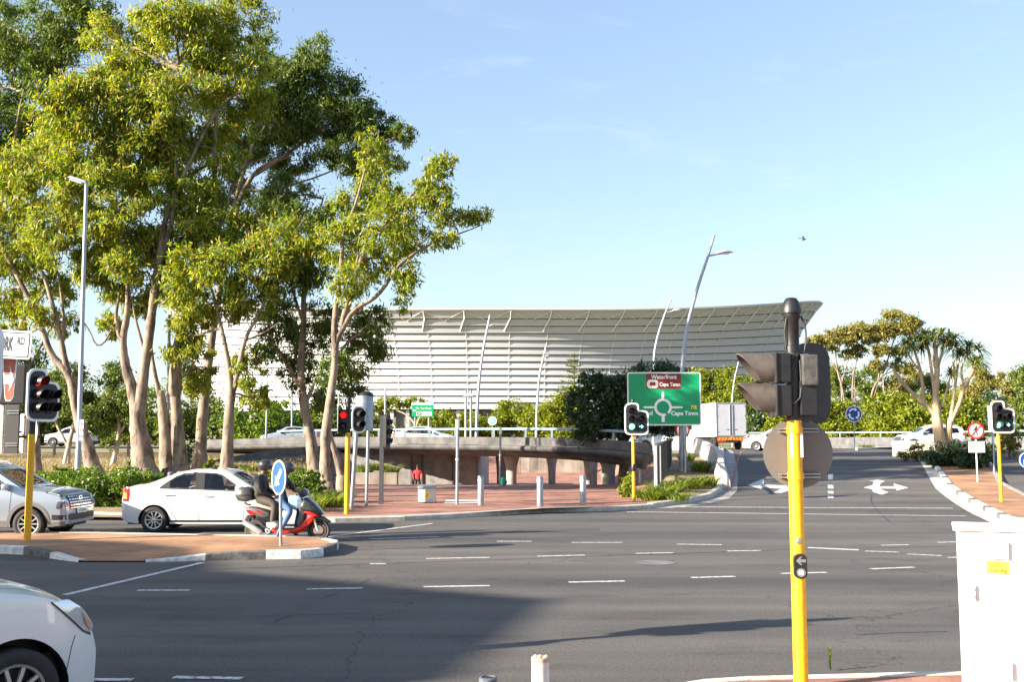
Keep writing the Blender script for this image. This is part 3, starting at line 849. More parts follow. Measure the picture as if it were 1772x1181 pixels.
# ------------------------------------------------------------------ stadium
SX, SY, SA, SB = at(853, 700, 500).x, 505.0, 155.5, 125.0
st = empty('stadium', (SX, SY, 8.0), 0, 'huge pale oval stadium with a banded translucent facade and saddle shaped rim', 'stadium')
FAB = mat('stadium_membrane', (.375, .390, .425), .62, noise=.05, nscale=.02)
FABE = mat('stadium_band_edge', (.60, .60, .61), .5)
FABD = mat('stadium_dark_grey', (.10, .10, .11), .7)
zbot = 14.5
def rimz(t):
    c = math.cos(t)
    return 50.4 + 15.5 * abs(c) ** 2.6
def rad(v):           # radius factor up the facade
    return .880 + .025 * v + .085 * max(0, v) ** 3.4
NB = 14; NT = 150
def spt(t, v, dr=0.0):
    r = rad(v) + dr
    zz = zbot + (rimz(t) - zbot) * v
    e = .92
    cx = math.copysign(abs(math.cos(t)) ** e, math.cos(t)); cy = math.copysign(abs(math.sin(t)) ** e, math.sin(t))
    return Vector((SA * r * cx, SB * r * cy, zz - 8.0))
TS = [math.pi * (.98 + 1.04 * i / NT) for i in range(NT + 1)]
mb = MB()
for b in range(NB):
    v0 = b / NB; v1 = (b + 1) / NB
    prof = [(v0, .0078), (v0 + .3 * (v1 - v0), .0074), (v0 + .65 * (v1 - v0), .0046), (v1 - .04 / NB, .001)]
    mb.grid(lambda i, j: spt(TS[j], *prof[i]), 4, NT + 1)
o = mb.build('membrane_bands', FAB, st, merge=False)
for p in o.data.polygons: p.use_smooth = True
mb = MB()
for b in range(NB + 1):
    v0 = min(1, b / NB)
    pr = [(v0 - .001, .0092), (v0 + .0052, .0092), (v0 + .0052, .001), (v0 - .003, .001), (v0 - .001, .0092)]
    mb.grid(lambda i, j: spt(TS[j], *pr[i]), 5, NT + 1)
mb.build('band_edge', FABE, st, merge=False)
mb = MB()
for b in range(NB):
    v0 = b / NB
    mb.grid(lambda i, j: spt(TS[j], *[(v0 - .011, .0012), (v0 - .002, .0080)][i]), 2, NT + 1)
mb.build('lip_shade', FABD, st, merge=False)  # dark strip painted in for the shadow line under each band lip
# seams and the trusses that show under the rim
mb = MB(); mt = MB()
for k in range(36):
    t = math.pi * (1.0 + k / 36 + .014)
    mb.tube([spt(t, v, .0068) for v in [i / 14 for i in range(15)]], .10, 4)
    t2 = t + math.pi / 36 * .5
    a = spt(t, .995, .008); b_ = spt(t2, .90, .007)
    mt.tube([a, spt(t, .93, .008), spt(t - .012, .80, .0072)], .26, 4)
    mt.tube([a, b_, spt(t + math.pi / 36, .995, .008)], .14, 4)
mb.build('seam', FABE, st); mt.build('truss', FABE, st)
mb = MB()
mb.tube([spt(t, 1.0, .004) + Vector((0, 0, .4)) for t in TS], .5, 6)
mb.build('rim', mat('stadium_rim', (.40, .39, .40), .5), st)
# roof sheet, dark podium storey and base
mb = MB(); mb.grid(lambda i, j: spt(TS[j], .99, 0) * 1 if i == 0 else Vector((spt(TS[j], 1).x * .55, spt(TS[j], 1).y * .55, spt(TS[j], 1).z - 4)), 2, NT + 1); mb.build('roof', FAB, st, merge=False)
mb = MB(); mb.grid(lambda i, j: Vector((spt(TS[j], 0).x * .97, spt(TS[j], 0).y * .97, (zbot - 8 + .2, -8.0)[i])), 2, NT + 1); mb.build('podium_storey', FABD, st, merge=False)
mb = MB()
for k in range(70):
    p = spt(math.pi * (1 + (k + .5) / 70), 0) * .985; mb.box((p.x, p.y, 2.9), (1.3, 1.3, 7.3))
o = mb.build('podium_column', CONCL, st); o['kind'] = 'stuff'
# ------------------------------------------------------------------ traffic lights
def fr(yaw):
    """frame of a board that faces the camera, turned by yaw (degrees, + = to the right)"""
    a = math.radians(yaw)
    X = Vector((math.cos(a), math.sin(a), 0)); N = Vector((math.sin(a), -math.cos(a), 0))
    return X, Vector((0, 0, 1)), N
B_OUT = [(-.4, -.53), (.4, -.53), (.4, .28), (.08, .28), (.08, .53), (-.4, .53)]
B_IN = [(-.352, -.482), (.352, -.482), (.352, .235), (.035, .235), (.035, .482), (-.352, .482)]
RO = [.19, .19, .19, .04, .22, .22]
def visor(c, N, r, ln, m, parent, drop=.35):
    """hood open below, longer at the top"""
    X = Vector((0, 0, 1)).cross(N).normalized(); Z = N.cross(X)
    vs = []; n = 15; k = 0
    mb = MB()
    for ring, rr in ((0, r), (1, r)):
        pass
    P = []
    for i in range(n):
        a = math.radians(-35 + 250 * i / (n - 1))
        q = X * math.cos(a) + Z * math.sin(a)
        l = ln * (1 - drop * (1 - (math.sin(a) + .57) / 1.57))
        P.append((c + q * r, c + q * r + N * l, c + q * (r - .008) + N * l, c + q * (r - .008)))
    for i in range(n - 1):
        a, b = P[i], P[i + 1]
        mb.add([*a, *b], [(0, 1, 5, 4), (1, 2, 6, 5), (2, 3, 7, 6)])
    return mb.build('visor', m, parent, smooth=True, sharp=50)
def lamp_unit(parent, c, X, Z, N, r, lens, arrow=None, ln=.17, vm=None):
    mb = MB(); mb.lathe([(r + .012, 0), (r + .012, .02), (r - .002, .022), (r - .004, .004)], c, N, 18)
    mb.build('lamp_ring', BLACK, parent, smooth=True)
    mb = MB(); mb.lathe([(r - .004, .004), (r * .7, .016), (r * .3, .024), (.0001, .026)], c, N, 18)
    l = mb.build('lens', lens, parent, smooth=True)
    if arrow:
        s = r * .72; w = r * .16
        MB().prism([(-s, -w), (s * .2, -w), (-s * .15, -s * .75), (s * .25, -s * .75), (s, 0), (s * .25, s * .75), (-s * .15, s * .75), (s * .2, w), (-s, w)], c + N * .035, X, Z, .006).build('arrow', arrow, parent)
    visor(c, N, r + .012, ln, vm or BLACK, parent)
def b_board(parent, c, yaw, lit, arrowlit=None):
    """three lamps in a column with two more beside them on a white edged backing board"""
    X, Z, N = fr(yaw)
    MB().prism(rounded(B_OUT, RO), c, X, Z, .02).build('backing_board', SIGNK, parent)
    MB().ring(rounded(B_OUT, RO), rounded(B_IN, [r * .86 for r in RO]), c + N * .012, X, Z, .028).build('white_border', WHITEP, parent)
    MB().box(c - N * .09 + X * -.16, (.26, .16, .88), R3=Matrix((X, N, Z)).transposed()).build('housing', BLACK, parent, bevel=.02)
    MB().box(c - N * .09 + X * .155 - Z * .13, (.26, .16, .6), R3=Matrix((X, N, Z)).transposed()).build('housing', BLACK, parent, bevel=.02)
    for i, (x, z) in enumerate(((-.165, .265), (-.165, .005), (-.165, -.255), (.155, .005), (.155, -.255))):
        lens = LENSD
        if lit == 'red' and i == 0: lens = LENSR
        if lit == 'green' and i == 2: lens = LENSG
        ar = None
        if i == 4 and arrowlit: ar = LENSG
        lamp_unit(parent, c + X * x + Z * z + N * .004, X, Z, N, .1, lens, ar, ln=.28 if lit == 'red' else .17)
def pole(parent, base, top, r, m, name='pole', n=14):
    mb = MB(); mb.tube([base, top], r, n); return mb.build(name, m, parent, smooth=True)
def cap(parent, c, r, m=None):
    mb = MB(); mb.lathe([(r, 0), (r * 1.15, .01), (r * 1.15, .05), (r * 1.02, .09), (r * .75, .14), (r * .35, .165), (.0001, .17)], c, (0, 0, 1), 16)
    return mb.build('pole_cap', m or BLACK, parent, smooth=True)
def yellow_signal(px, py, off, r, label, yellow_top=2.3, black_top=3.25, px_top=None):
    p = gH(px, py, off)
    t = empty('traffic_light', p, 0, label, 'traffic light', 'traffic lights at the junction')
    pole(t, (0, 0, 0), (0, 0, yellow_top), r, YELLOW)
    pole(t, (0, 0, yellow_top), (0, 0, black_top), r * .97, BLACK, 'upper_pole')
    cap(t, (0, 0, black_top), r)
    return t, p
# middle and right lights (green)
t, p = yellow_signal(1097, 869, .13, .055, 'green traffic light with a lit right arrow in front of the big green sign')
b_board(t, Vector((.1, -.13, 2.72)), 2, 'green', 1)
MB().lathe([(.075, 0), (.085, .03), (.085, .2), (.07, .23)], (0, 0, 1.0), (0, 0, 1), 12).build('push_button_box', BLACK, t, smooth=True)
t, p = yellow_signal(1733, 869, .13, .055, 'green traffic light on the right island beside the no pedestrians sign')
b_board(t, Vector((.1, -.13, 2.72)), 4, 'green', 1)
MB().box((-.13, .12, 2.7), (.14, .3, .8)).build('back_housing', GREYP, t, bevel=.02)
# left light on the island
t, p = yellow_signal(47, 940, 0.10, .068, 'red traffic light on the left island, half hidden by street signs, silver SUV behind it', 2.15, 3.0)
b_board(t, Vector((.22, -.06, 2.93)), 66, 'red')
# another light just off the left edge, whose long shadow crosses the road
t = empty('traffic_light', (-5.0, 9.1, 0), 0, 'traffic light standing just off the left edge of the view', 'traffic light', 'traffic lights at the junction')
pole(t, (0, 0, 0), (0, 0, 2.3), .058, YELLOW); pole(t, (0, 0, 2.3), (0, 0, 3.4), .056, BLACK, 'upper_pole'); cap(t, (0, 0, 3.4), .06)
b_board(t, Vector((.05, .1, 2.9)), 38, 'red')
MB().box((0, -.08, 2.0), (.5, .03, .3), R3=Matrix.Rotation(.75, 3, 'Z')).build('plate', SIGNGREY, t)
# light at the plaza corner: board seen edge on with a two lamp head facing us
t, p = yellow_signal(600, 890, .13, .07, 'red traffic light at the plaza corner beside the two grey poles', 2.22, 3.05)
X, Z, N = fr(-82)
c = Vector((-.27, -.05, 2.72))
MB().prism(rounded(B_OUT, RO), c, X, Z, .02).build('backing_board', SIGNK, t)
MB().ring(rounded(B_OUT, RO), rounded(B_IN, [r * .86 for r in RO]), c + N * .012, X, Z, .028).build('white_border', WHITEP, t)
X, Z, N = fr(8)
c = Vector((-.115, -.13, 2.55))
MB().box(c + N * -.07, (.26, .14, .62), R3=Matrix((X, N, Z)).transposed()).build('housing', BLACK, t, bevel=.02)
lamp_unit(t, c + Z * .15 + N * .004, X, Z, N, .1, LENSR); lamp_unit(t, c - Z * .15 + N * .004, X, Z, N, .1, LENSD)

# two grey poles with an oval signal head and a galvanised drum
p = gH(608, 882, .13)
t = empty('traffic_light', p, 0, 'oval traffic light head with white rim on a leaning grey pole below a galvanised drum', 'traffic light', 'traffic lights at the junction')
pole(t, (0, 0, 0), (.12, 0, 2.35), .062, GALV)
c = Vector((.2, -.1, 2.62)); X, Z, N = fr(38)
ov = rounded([(-.24, -.4), (.24, -.4), (.24, .4), (-.24, .4)], .235, 7); ovi = rounded([(-.195, -.355), (.195, -.355), (.195, .355), (-.195, .355)], .19, 7)
MB().prism(ov, c, X, Z, .03).build('backing_board', SIGNK, t)
MB().ring(ov, ovi, c + N * .012, X, Z, .03).build('white_border', WHITEP, t)
for dz in (.15, -.15): lamp_unit(t, c + Z * dz + N * .004, X, Z, N, .1, LENSD, ln=.26)
d = Vector((.3, .28, 2.3))
mb = MB(); mb.lathe([(.27, 0), (.27, 1.0), (.25, 1.03)], d, (0, 0, 1), 20); mb.build('drum', GALV, t, smooth=True, sharp=50)
mb = MB(); mb.lathe([(.24, 0), (.2, .08), (.1, .13), (.0001, .14)], d + Vector((.05, 0, 1.03)), (0, 0, 1), 16); mb.build('drum_lid', BLACK, t, smooth=True)
p2_ = gH(634, 876, .13) - p
pole(t, p2_, p2_ + Vector((.03, 0, 2.5)), .05, GALV)
# dark pole with a louvred head seen edge on
p = gH(659.5, 873, .13)
t = empty('traffic_light', p, 0, 'dark grey pole carrying a narrow traffic light head that faces right', 'traffic light', 'traffic lights at the junction')
mb = MB(); mb.box((0, 0, 1.4), (.13, .13, 2.8)); mb.build('pole', mat('dark_steel', (.05, .052, .058), .5, noise=.2), t)
X, Z, N = fr(78); c = Vector((.2, .02, 2.28))
MB().prism(rounded(rect(-.22, -.56, .22, .56), .12), c, X, Z, .1).build('backing_board', SIGNK, t)
for dz in (.3, .0, -.3): lamp_unit(t, c + Z * dz + N * .004, X, Z, N, .09, LENSD, ln=.14)
MB().box((.1, .02, 2.28), (.14, .05, .06)).build('bracket', BLACK, t)

# foreground light seen from behind
FY = 8.65
p = gz(1384, 1190, .12); p = Vector((at(1381.5, 1000, FY).x, FY, .12))
t = empty('traffic_light', p, 0, 'traffic light seen from behind in the foreground, black head on a bright yellow pole', 'traffic light', 'traffic lights at the junction')
z1 = at(1380, 722, FY).z - .12; z2 = at(1380, 610, FY).z - .12; z3 = at(1378, 541, FY).z - .12
k = FY / F
pole(t, (0, 0, 0), (0, 0, z1), .0585, YELLOW, n=24)
pole(t, (0, 0, z1 - .03), (0, 0, z2 + .03), .062, BLACKW, 'upper_pole', n=20)
mb = MB(); mb.lathe([(.066, 0), (.066, .05), (.058, .055), (.058, z3 - z2 - .06), (.07, z3 - z2 - .05), (.07, z3 - z2 + .0)], (0, 0, z2), (0, 0, 1), 20); mb.build('neck', BLACK, t, smooth=True, sharp=50)
mb = MB(); zc = z3
mb.lathe([(.085, -.01), (.086, .012), (.078, .05), (.06, .095), (.045, .118), (.02, .125), (.0001, .126)], (0, 0, zc), (0, 0, 1), 24); mb.build('pole_cap', BLACK, t, smooth=True, sharp=50)
# left head: two lamp boxes whose long hoods point left
Xl = Vector((-1, 0, 0))
def pxl(px, py): q = at(px, py, FY) - p; return q
a = pxl(1378, 614); b = pxl(1343, 720)
yaw = math.radians(20)
for zc0, zc1 in ((612, 664), (667, 721)):
    zz0 = pxl(1360, zc1).z; zz1 = pxl(1360, zc0).z
    mb = MB(); mb.box((-.098, .03, (zz0 + zz1) / 2), (.12, .26, zz1 - zz0 - .006)); mb.build('lamp_housing', BLACK, t, bevel=.012)
    mb = MB(); mb.box((-.165, .03, (zz0 + zz1) / 2), (.018, .29, zz1 - zz0 + .004)); mb.build('lamp_door', BLACKW, t, bevel=.006)
HOOD = mat('faded_hood', (.105, .085, .074), .5, col2=(.055, .046, .042), nscale=9)
for py0, lenx in ((640, 58), (692, 58)):
    c = Vector((-.173, .03, pxl(1345, py0).z)); r = .132; mb = MB(); P = []; n = 21; ln = .285
    for i in range(n):
        aa = math.radians(-55 + 290 * i / (n - 1)); cs, sn = math.cos(aa), math.sin(aa)
        l = ln * (1 - .68 * max(0, (1 - sn) / 2))
        rr = r * 1.02
        P.append((c + Vector((0, cs * r, sn * r)), c + Vector((-l, cs * rr, sn * rr - l * .05 + .02)), c + Vector((-l, cs * (rr - .012), sn * (rr - .012) - l * .05 + .02)), c + Vector((0, cs * (r - .012), sn * (r - .012)))))
    for i in range(n - 1): mb.add([*P[i], *P[i + 1]], [(0, 1, 5, 4), (1, 2, 6, 5), (2, 3, 7, 6)])
    mb.build('visor', HOOD, t, smooth=True, sharp=50)
    mb = MB(); mb.lathe([(.112, 0), (.06, .02), (.0001, .028)], c, (-1, 0, 0), 18); mb.build('lens', LENSD, t, smooth=True)
# brackets between pole and heads
for py0 in (616, 716):
    z = pxl(1380, py0).z
    mb = MB(); mb.box((-.02, .02, z), (.26, .05, .03)); mb.build('bracket', BLACK, t, bevel=.006)
    mb = MB(); mb.tube([(.05, -.06, z), (.12, -.02, z + .01)], .009, 6); mb.build('bolt', GALV, t)
# main head: board that faces away from us
X, Z, N = fr(180 + 28)
c = Vector((.185, .12, pxl(1410, 662).z))
out = rounded(rect(-.2, -.34, .2, .34), .17, 7)
MB().prism(out, c, X, Z, .02).build('backing_board', BLACKW, t, bevel=.004)
MB().ring(out, rounded(rect(-.17, -.31, .17, .31), .145, 7), c + N * .012, X, Z, .02).build('white_border', WHITEP, t)
for zz in (.2, 0, -.2):
    lamp_unit(t, c + Z * zz + N * .004, X, Z, N, .085, LENSD, ln=.15)
MB().box((.105, -.01, pxl(1400, 690).z), (.15, .15, .29)).build('lamp_housing', BLACK, t, bevel=.014)
MB().box((.115, -.045, pxl(1400, 642).z), (.13, .14, .255)).build('control_box', mat('scratched_grey_plastic', (.10, .095, .09), .45, col2=(.04, .038, .037), nscale=22), t, bevel=.012)
# cables
mb = MB(); zz = lambda py: pxl(1380, py).z
mb.tube([(.03, -.06, zz(612)), (-.03, -.085, zz(640)), (-.085, -.09, zz(668)), (-.07, -.09, zz(690)), (-.02, -.09, zz(700)), (.03, -.085, zz(690)), (.045, -.075, zz(668)), (.04, -.07, zz(625))], .0085, 6); mb.build('cable', BLACK, t, smooth=True)
mb = MB(); mb.tube([(.07, -.03, zz(548)), (.105, -.03, zz(565)), (.11, -.03, zz(590)), (.085, -.03, zz(612))], .008, 6); mb.build('cable', BLACK, t, smooth=True)
mb = MB(); mb.tube([(-.055, -.04, zz(552)), (-.075, -.04, zz(575)), (-.062, -.04, zz(610))], .006, 6); mb.build('cable', BLACK, t, smooth=True)
# push button with an arrow
c = Vector((0, -.06, zz(979)))
MB().prism(rounded(rect(-.052, -.1, .052, .1), .05, 6), c + Vector((0, -.028, 0)), (1, 0, 0), (0, 0, 1), .05).build('push_button_box', BLACK, t, bevel=.004)
mb = MB(); mb.prism([(-.04, 0), (-.005, .033), (.012, .033), (-.008, .012), (.04, .012), (.04, -.012), (-.008, -.012), (.012, -.033), (-.005, -.033)], c + Vector((0, -.033, .045)), (1, 0, 0), (0, 0, 1), .008); mb.build('arrow_plate', GALV, t)
mb = MB(); mb.lathe([(.036, 0), (.036, .008), (.027, .010)], c + Vector((0, -.028, -.05)), (0, -1, 0), 18); mb.build('button_ring', GALV, t, smooth=True, sharp=40)
mb = MB(); mb.lathe([(.02, 0), (.018, .014), (.0001, .017)], c + Vector((0, -.036, -.05)), (0, -1, 0), 16); mb.build('button', WHITEP, t, smooth=True)
mb = MB(); mb.lathe([(.026, 0), (.024, .012), (.012, .018), (.0001, .019)], Vector((-.003, -.055, zz(936))), (0, -1, 0), 16); mb.build('speaker', GALV, t, smooth=True)
for x in (-.034, .04): MB().prism(rect(-.014, -.1, .014, .1), Vector((x, -.0595 + abs(x) * .26, zz(771))), (1, .0 if x < 0 else 0, 0), (0, 0, 1), .004).build('sticker', WHITEP, t)
# round sign fixed to the far side of the pole, seen from behind
rs = empty('round_sign', p + Vector((.045, .075, zz(785))), 0, 'round road sign seen from behind as a grey disc on the foreground yellow pole', 'sign')
mb = MB(); mb.lathe([(.29, 0), (.29, .006), (.0001, .006)], (0, 0, 0), (0, 1, 0), 48); mb.build('disc', SIGNGREY, rs)
mb = MB(); mb.lathe([(.288, 0), (.288, .003), (.0001, .003)], (0, .0075, 0), (0, 1, 0), 48); mb.build('sign_face', SIGNW, rs)
for dz in (.19, -.185):
    for xx in (-.1, .1): MB().box((xx * 1.02, -.022, dz + .012), (.14, .02, .012)).build('clamp', GALV, rs); MB().box((xx * 1.02, -.022, dz - .014), (.14, .02, .012)).build('clamp', GALV, rs)
    mb = MB(); mb.lathe([(.061, -.03), (.066, -.03), (.066, .03), (.061, .03)], (-.045, -.075, dz), (0, 0, 1), 18); mb.build('clamp_band', YELLOW, rs, smooth=True, sharp=40)

# ------------------------------------------------------------------ street name sign, chevron and the second light at the left edge
q = at(-6, 600, 20.5)
t = empty('street_name_sign', (q.x - .12, 20.5, .1), 0, 'white street name plate reading YORK RD at the left edge, black letters', 'sign')
pole(t, (0, .1, 0), (0, .1, q.z + .1), .045, GALV)
a_ = at(-82, 592, 20.45) - t.location; b_ = at(53, 592, 20.45) - t.location
zc_ = (at(0, 570, 20.45).z + at(0, 619, 20.45).z) / 2 - .1; hh = (at(0, 570, 20.45).z - at(0, 619, 20.45).z) / 2
w_ = (b_.x - a_.x) / 2; cx_ = (a_.x + b_.x) / 2
o_ = Vector((cx_, -.02, zc_)); X = Vector((1, 0, -.055)).normalized(); Z = Vector((.055, 0, 1)).normalized()
MB().prism(rounded(rect(-w_, -hh, w_, hh), .06), o_, X, Z, .03).build('plate', SIGNW, t)
MB().ring(rounded(rect(-w_ + .035, -hh + .035, w_ - .035, hh - .035), .05), rounded(rect(-w_ + .055, -hh + .055, w_ - .055, hh - .055), .04), o_ + Vector((0, -.004, 0)), X, Z, .003).build('border_line', SIGNK, t)
text('lettering', 'YORK', .40, o_ + X * .235 + Vector((0, -.006, -.005)), X, Z, SIGNK, t, squash=.32, bold=.006)
text('lettering', 'RD', .21, o_ + X * .56 + Z * .07 + Vector((0, -.006, 0)), X, Z, SIGNK, t, squash=.55, bold=.002)
# second light at the edge, its grey back turned to us
q = at(16, 760, 20.9)
t = empty('traffic_light', (q.x - .16, 21.35, .1), 0, 'dark back of a traffic light at the left edge under the street name plate', 'traffic light', 'traffic lights at the junction')
for dz_ in (2.1, 2.6): mb = MB(); mb.tube([(-.1, .03, dz_), (.54, .12, dz_)], .025, 8); mb.build('bracket', BLACK, t)
za = at(16, 786, 20.9).z - .1; zb_ = at(16, 700, 20.9).z - .1
MB().box((.03, -.08, (za + zb_) / 2), (.3, .06, zb_ - za)).build('back_panel', mat('panel_grey', (.042, .042, .045), .55), t, bevel=.01)
za2 = at(16, 700, 20.9).z - .1; zb2 = at(16, 628, 20.9).z - .1
MB().box((.0, -.04, (za2 + zb2) / 2), (.55, .16, zb2 - za2 - .02)).build('lamp_housing', BLACK, t, bevel=.03)
for dz in (.12, .86):
    for k in (0, .05): MB().box((.05, -.12, za + .05 + (zb_ - za - .1) * dz + k), (.24, .02, .02)).build('clamp', GALV, t)
MB().box((-.22, -.05, (za + zb_) / 2 + .03), (.1, .04, (zb_ - za) * 1.06)).build('side_plate', CONCL, t)
q2 = at(33, 748, 21.0) - Vector(t.location)
rs = empty('round_sign', Vector(t.location) + Vector((q2.x - .0, .08, q2.z)), 0, 'beige back of a round sign half hidden behind a dark panel, left edge', 'sign')
mb = MB(); mb.lathe([(.44, 0), (.44, .01), (.0001, .01)], (-.06, 0, 0), Vector((.75, 1, 0)), 36); mb.build('disc', mat('beige_sign_back', (.60, .53, .45), .6), rs)
mb = MB(); mb.lathe([(.436, 0), (.436, .004), (.0001, .004)], Vector((-.06, 0, 0)) + Vector((.75, 1, 0)).normalized() * .012, Vector((.75, 1, 0)), 36); mb.build('sign_face', SIGNW, rs)
MB().box((-.3, .0, 0), (.3, .03, .04)).build('clamp', GALV, rs)
q3 = at(15.5, 657, 20.8)
t2 = empty('direction_sign', q3, 0, 'tapered red sign with a white right arrow under the street name plate', 'sign')
s = 20.8 / F
pts = [(-12.5 * s, 38 * s), (12.5 * s, 38 * s), (8.5 * s, -30 * s), (4 * s, -38 * s), (-4 * s, -38 * s), (-6.5 * s, -30 * s)]
MB().prism(pts, (0, 0, 0), (1, 0, 0), (0, 0, 1), .02).build('plate', SIGNW, t2)
MB().prism([(x * .84, z * .94) for x, z in pts], (0, -.005, 0), (1, 0, 0), (0, 0, 1), .004).build('red_face', mat('faded_red', (.50, .09, .05), .4, col2=(.55, .17, .11), nscale=2.5), t2)
MB().prism([(x * s, z * s) for x, z in [(-9, 8), (2, 8), (1, 24), (9, -1), (1, -22), (2, -8), (-8.5, -8)]], (0, -.01, 0), (1, 0, 0), (0, 0, 1), .004).build('arrow', SIGNW, t2)
MB().box((0, .045, 0), (.08, .05, .3)).build('bracket', GALV, t2)

# keep-left sign on the island
p = gz(486, 945, zi); 
t = empty('keep_left_sign', p, 0, 'blue keep left disc with a white arrow on the left island before the scooter', 'sign')
pole(t, (0, 0, 0), (-.035, 0, 1.35), .03, GALV)
c = Vector((-.035, -.045, 1.33)); k_ = p.y / F
X, Z, N = fr(-54); cz = at(483, 827, p.y).z - p.z
c = Vector((at(483, 827, p.y).x - p.x, -.05, cz))
MB().prism(circle(.33, 40), c, X, Z, .012).build('disc', SIGNW, t)
MB().prism(circle(.30, 40), c + N * .004, X, Z, .003).build('blue_face', SIGNB, t)
ar = [(-.02, .02)]
def rot2(pts, a): ca, sa = math.cos(a), math.sin(a); return [(x * ca - y * sa, x * sa + y * ca) for x, y in pts]
arrow_pts = rot2([(-.26, 0), (-.07, .155), (-.07, .055), (.24, .055), (.24, -.055), (-.07, -.055), (-.07, -.155)], math.radians(50))
MB().prism([(x * .82, z * .82) for x, z in arrow_pts], c + N * .008, X, Z, .003).build('arrow', SIGNW, t)

# ------------------------------------------------------------------ big direction sign
pL = gH(1108, 834, .13); pR = gH(1186, 834, .13); SYy = pR.y
pL = at(1108, 800, SYy); pL.z = H(pL.x, SYy) + .05; pR.z = H(pR.x, SYy) + .05
tl = at(1084.5, 645, SYy); brr = at(1213, 737, SYy)
W_ = brr.x - tl.x; Hh = tl.z - brr.z
t = empty('direction_sign', pL, 0, 'big green direction sign with a roundabout diagram, Waterfront and Cape Town', 'sign')
M0 = -Vector(pL)
for q in (pL, pR): pole(t, q + M0, Vector((q.x, q.y, tl.z - .1)) + M0, .085, GALV)
o_ = Vector((tl.x, SYy - .14, brr.z)) + M0
def S(zx, zy): return ((zx - 130) / 1170 * W_, (965 - zy) / 830 * Hh)
X = Vector((1, 0, 0)); Z = Vector((0, 0, 1))
MB().prism(rounded(rect(0, 0, W_, Hh), .12), o_, X, Z, .04).build('panel', SIGNG, t)
e = .055
MB().ring(rounded(rect(.0, .0, W_, Hh), .12), rounded(rect(e, e, W_ - e, Hh - e), .08), o_ + Vector((0, -.004, 0)), X, Z, .003).build('border', SIGNW, t)
a, b = S(432, 398), S(985, 158)
MB().prism(rect(a[0], a[1], b[0], b[1]), o_ + Vector((0, -.005, 0)), X, Z, .004).build('maroon_panel', SIGNM, t)
def sg(zx, zy, d=-.012): q = S(zx, zy); return o_ + X * q[0] + Z * q[1] + Vector((0, d, 0))
u_ = W_ / 1170
text('lettering', 'Waterfront', 92 * u_, sg(715, 212), X, Z, SIGNW, t, squash=.93, bold=.006)
text('lettering', 'Cape Town', 80 * u_, sg(808, 328), X, Z, SIGNW, t, squash=.88, bold=.005)
text('lettering', 'Cape Town', 92 * u_, sg(1035, 778), X, Z, SIGNW, t, squash=.98, bold=.009)
text('lettering', 'M6', 88 * u_, sg(1185, 685), X, Z, SIGNY, t, squash=.8, bold=.009)
text('lettering', 'el', 92 * u_, sg(500, 775), X, Z, SIGNW, t, squash=.95, bold=.009)
# stadium pictogram
so = sg(533, 320, -.008)
MB().ring(rounded(rect(-88 * u_, -68 * u_, 88 * u_, 68 * u_), 62 * u_, 6), rounded(rect(-48 * u_, -30 * u_, 48 * u_, 30 * u_), 20 * u_, 6), so, X, Z, .003).build('stadium_symbol', SIGNW, t)
mb = MB()
for k_ in range(16):
    a = 2 * math.pi * (k_ + .5) / 16
    p1_ = Vector((math.cos(a) * 58, math.sin(a) * 40)) * u_; p2_ = Vector((math.cos(a) * 82, math.sin(a) * 62)) * u_
    d = (p2_ - p1_).normalized(); n_ = Vector((-d.y, d.x)) * 3.2 * u_
    mb.prism([tuple(p1_ - n_), tuple(p2_ - n_), tuple(p2_ + n_), tuple(p1_ + n_)], so + Vector((0, -.004, 0)), X, Z, .003)
mb.build('stadium_symbol_lines', SIGNM, t)
# roundabout diagram: open ring and four arms
ro = sg(693, 683, -.008)
mb = MB(); A0, A1 = math.radians(-48), math.radians(285); n = 48; vo_ = []
for i in range(n + 1):
    a = A0 + (A1 - A0) * i / n
    vo_.append((140 * u_ * math.cos(a), 140 * u_ * math.sin(a), 100 * u_ * math.cos(a), 100 * u_ * math.sin(a)))
for i in range(n):
    a, b = vo_[i], vo_[i + 1]
    mb.prism([(a[2], a[3]), (a[0], a[1]), (b[0], b[1]), (b[2], b[3])], ro, X, Z, .003)
mb.build('roundabout_ring', SIGNW, t)
def poly(pts, name): MB().prism([(x * u_, z * u_) for x, z in pts], ro + Vector((0, -.002, 0)), X, Z, .003).build(name, SIGNW, t)
poly([(-22, 135), (22, 135), (22, 205), (0, 258), (-22, 205)], 'arrow_arm')
poly([(135, -16), (290, -16), (322, 0), (290, 16), (135, 16)], 'arrow_arm')
poly([(-135, 16), (-290, 16), (-322, 0), (-290, -16), (-135, -16)], 'arrow_arm')
poly([(-25, -232), (25, -232), (25, -128), (48, -128), (48, -104), (-25, -104)], 'arrow_arm')

# small green sign across the bridge
Yg = 73
pl_, pr_ = at(718, 762, Yg), at(742, 762, Yg); zb0 = H(pl_.x, Yg)
tl = at(713, 698, Yg); brr = at(750, 721.5, Yg); W2 = brr.x - tl.x; H2 = tl.z - brr.z
t = empty('direction_sign', (pl_.x, Yg, 1.4), 0, 'small green direction sign on two posts beyond the bridge, white strip on top', 'sign')
M0 = -Vector(t.location)
for q in (pl_, pr_): pole(t, Vector((q.x, Yg, 1.4)) + M0, Vector((q.x, Yg, tl.z - .05)) + M0, .07, GALV)
o_ = Vector((tl.x, Yg - .12, brr.z)) + M0
MB().prism(rect(0, 0, W2, H2), o_, X, Z, .05).build('panel', SIGNG, t)
MB().prism(rect(-.02, H2 * .86, W2 + .02, H2 * 1.02), o_ + Vector((0, -.006, 0)), X, Z, .005).build('white_strip', SIGNW, t)
MB().prism(rect(W2 * .22, H2 * .07, W2 * .92, H2 * .36), o_ + Vector((0, -.006, 0)), X, Z, .005).build('white_panel', SIGNW, t)
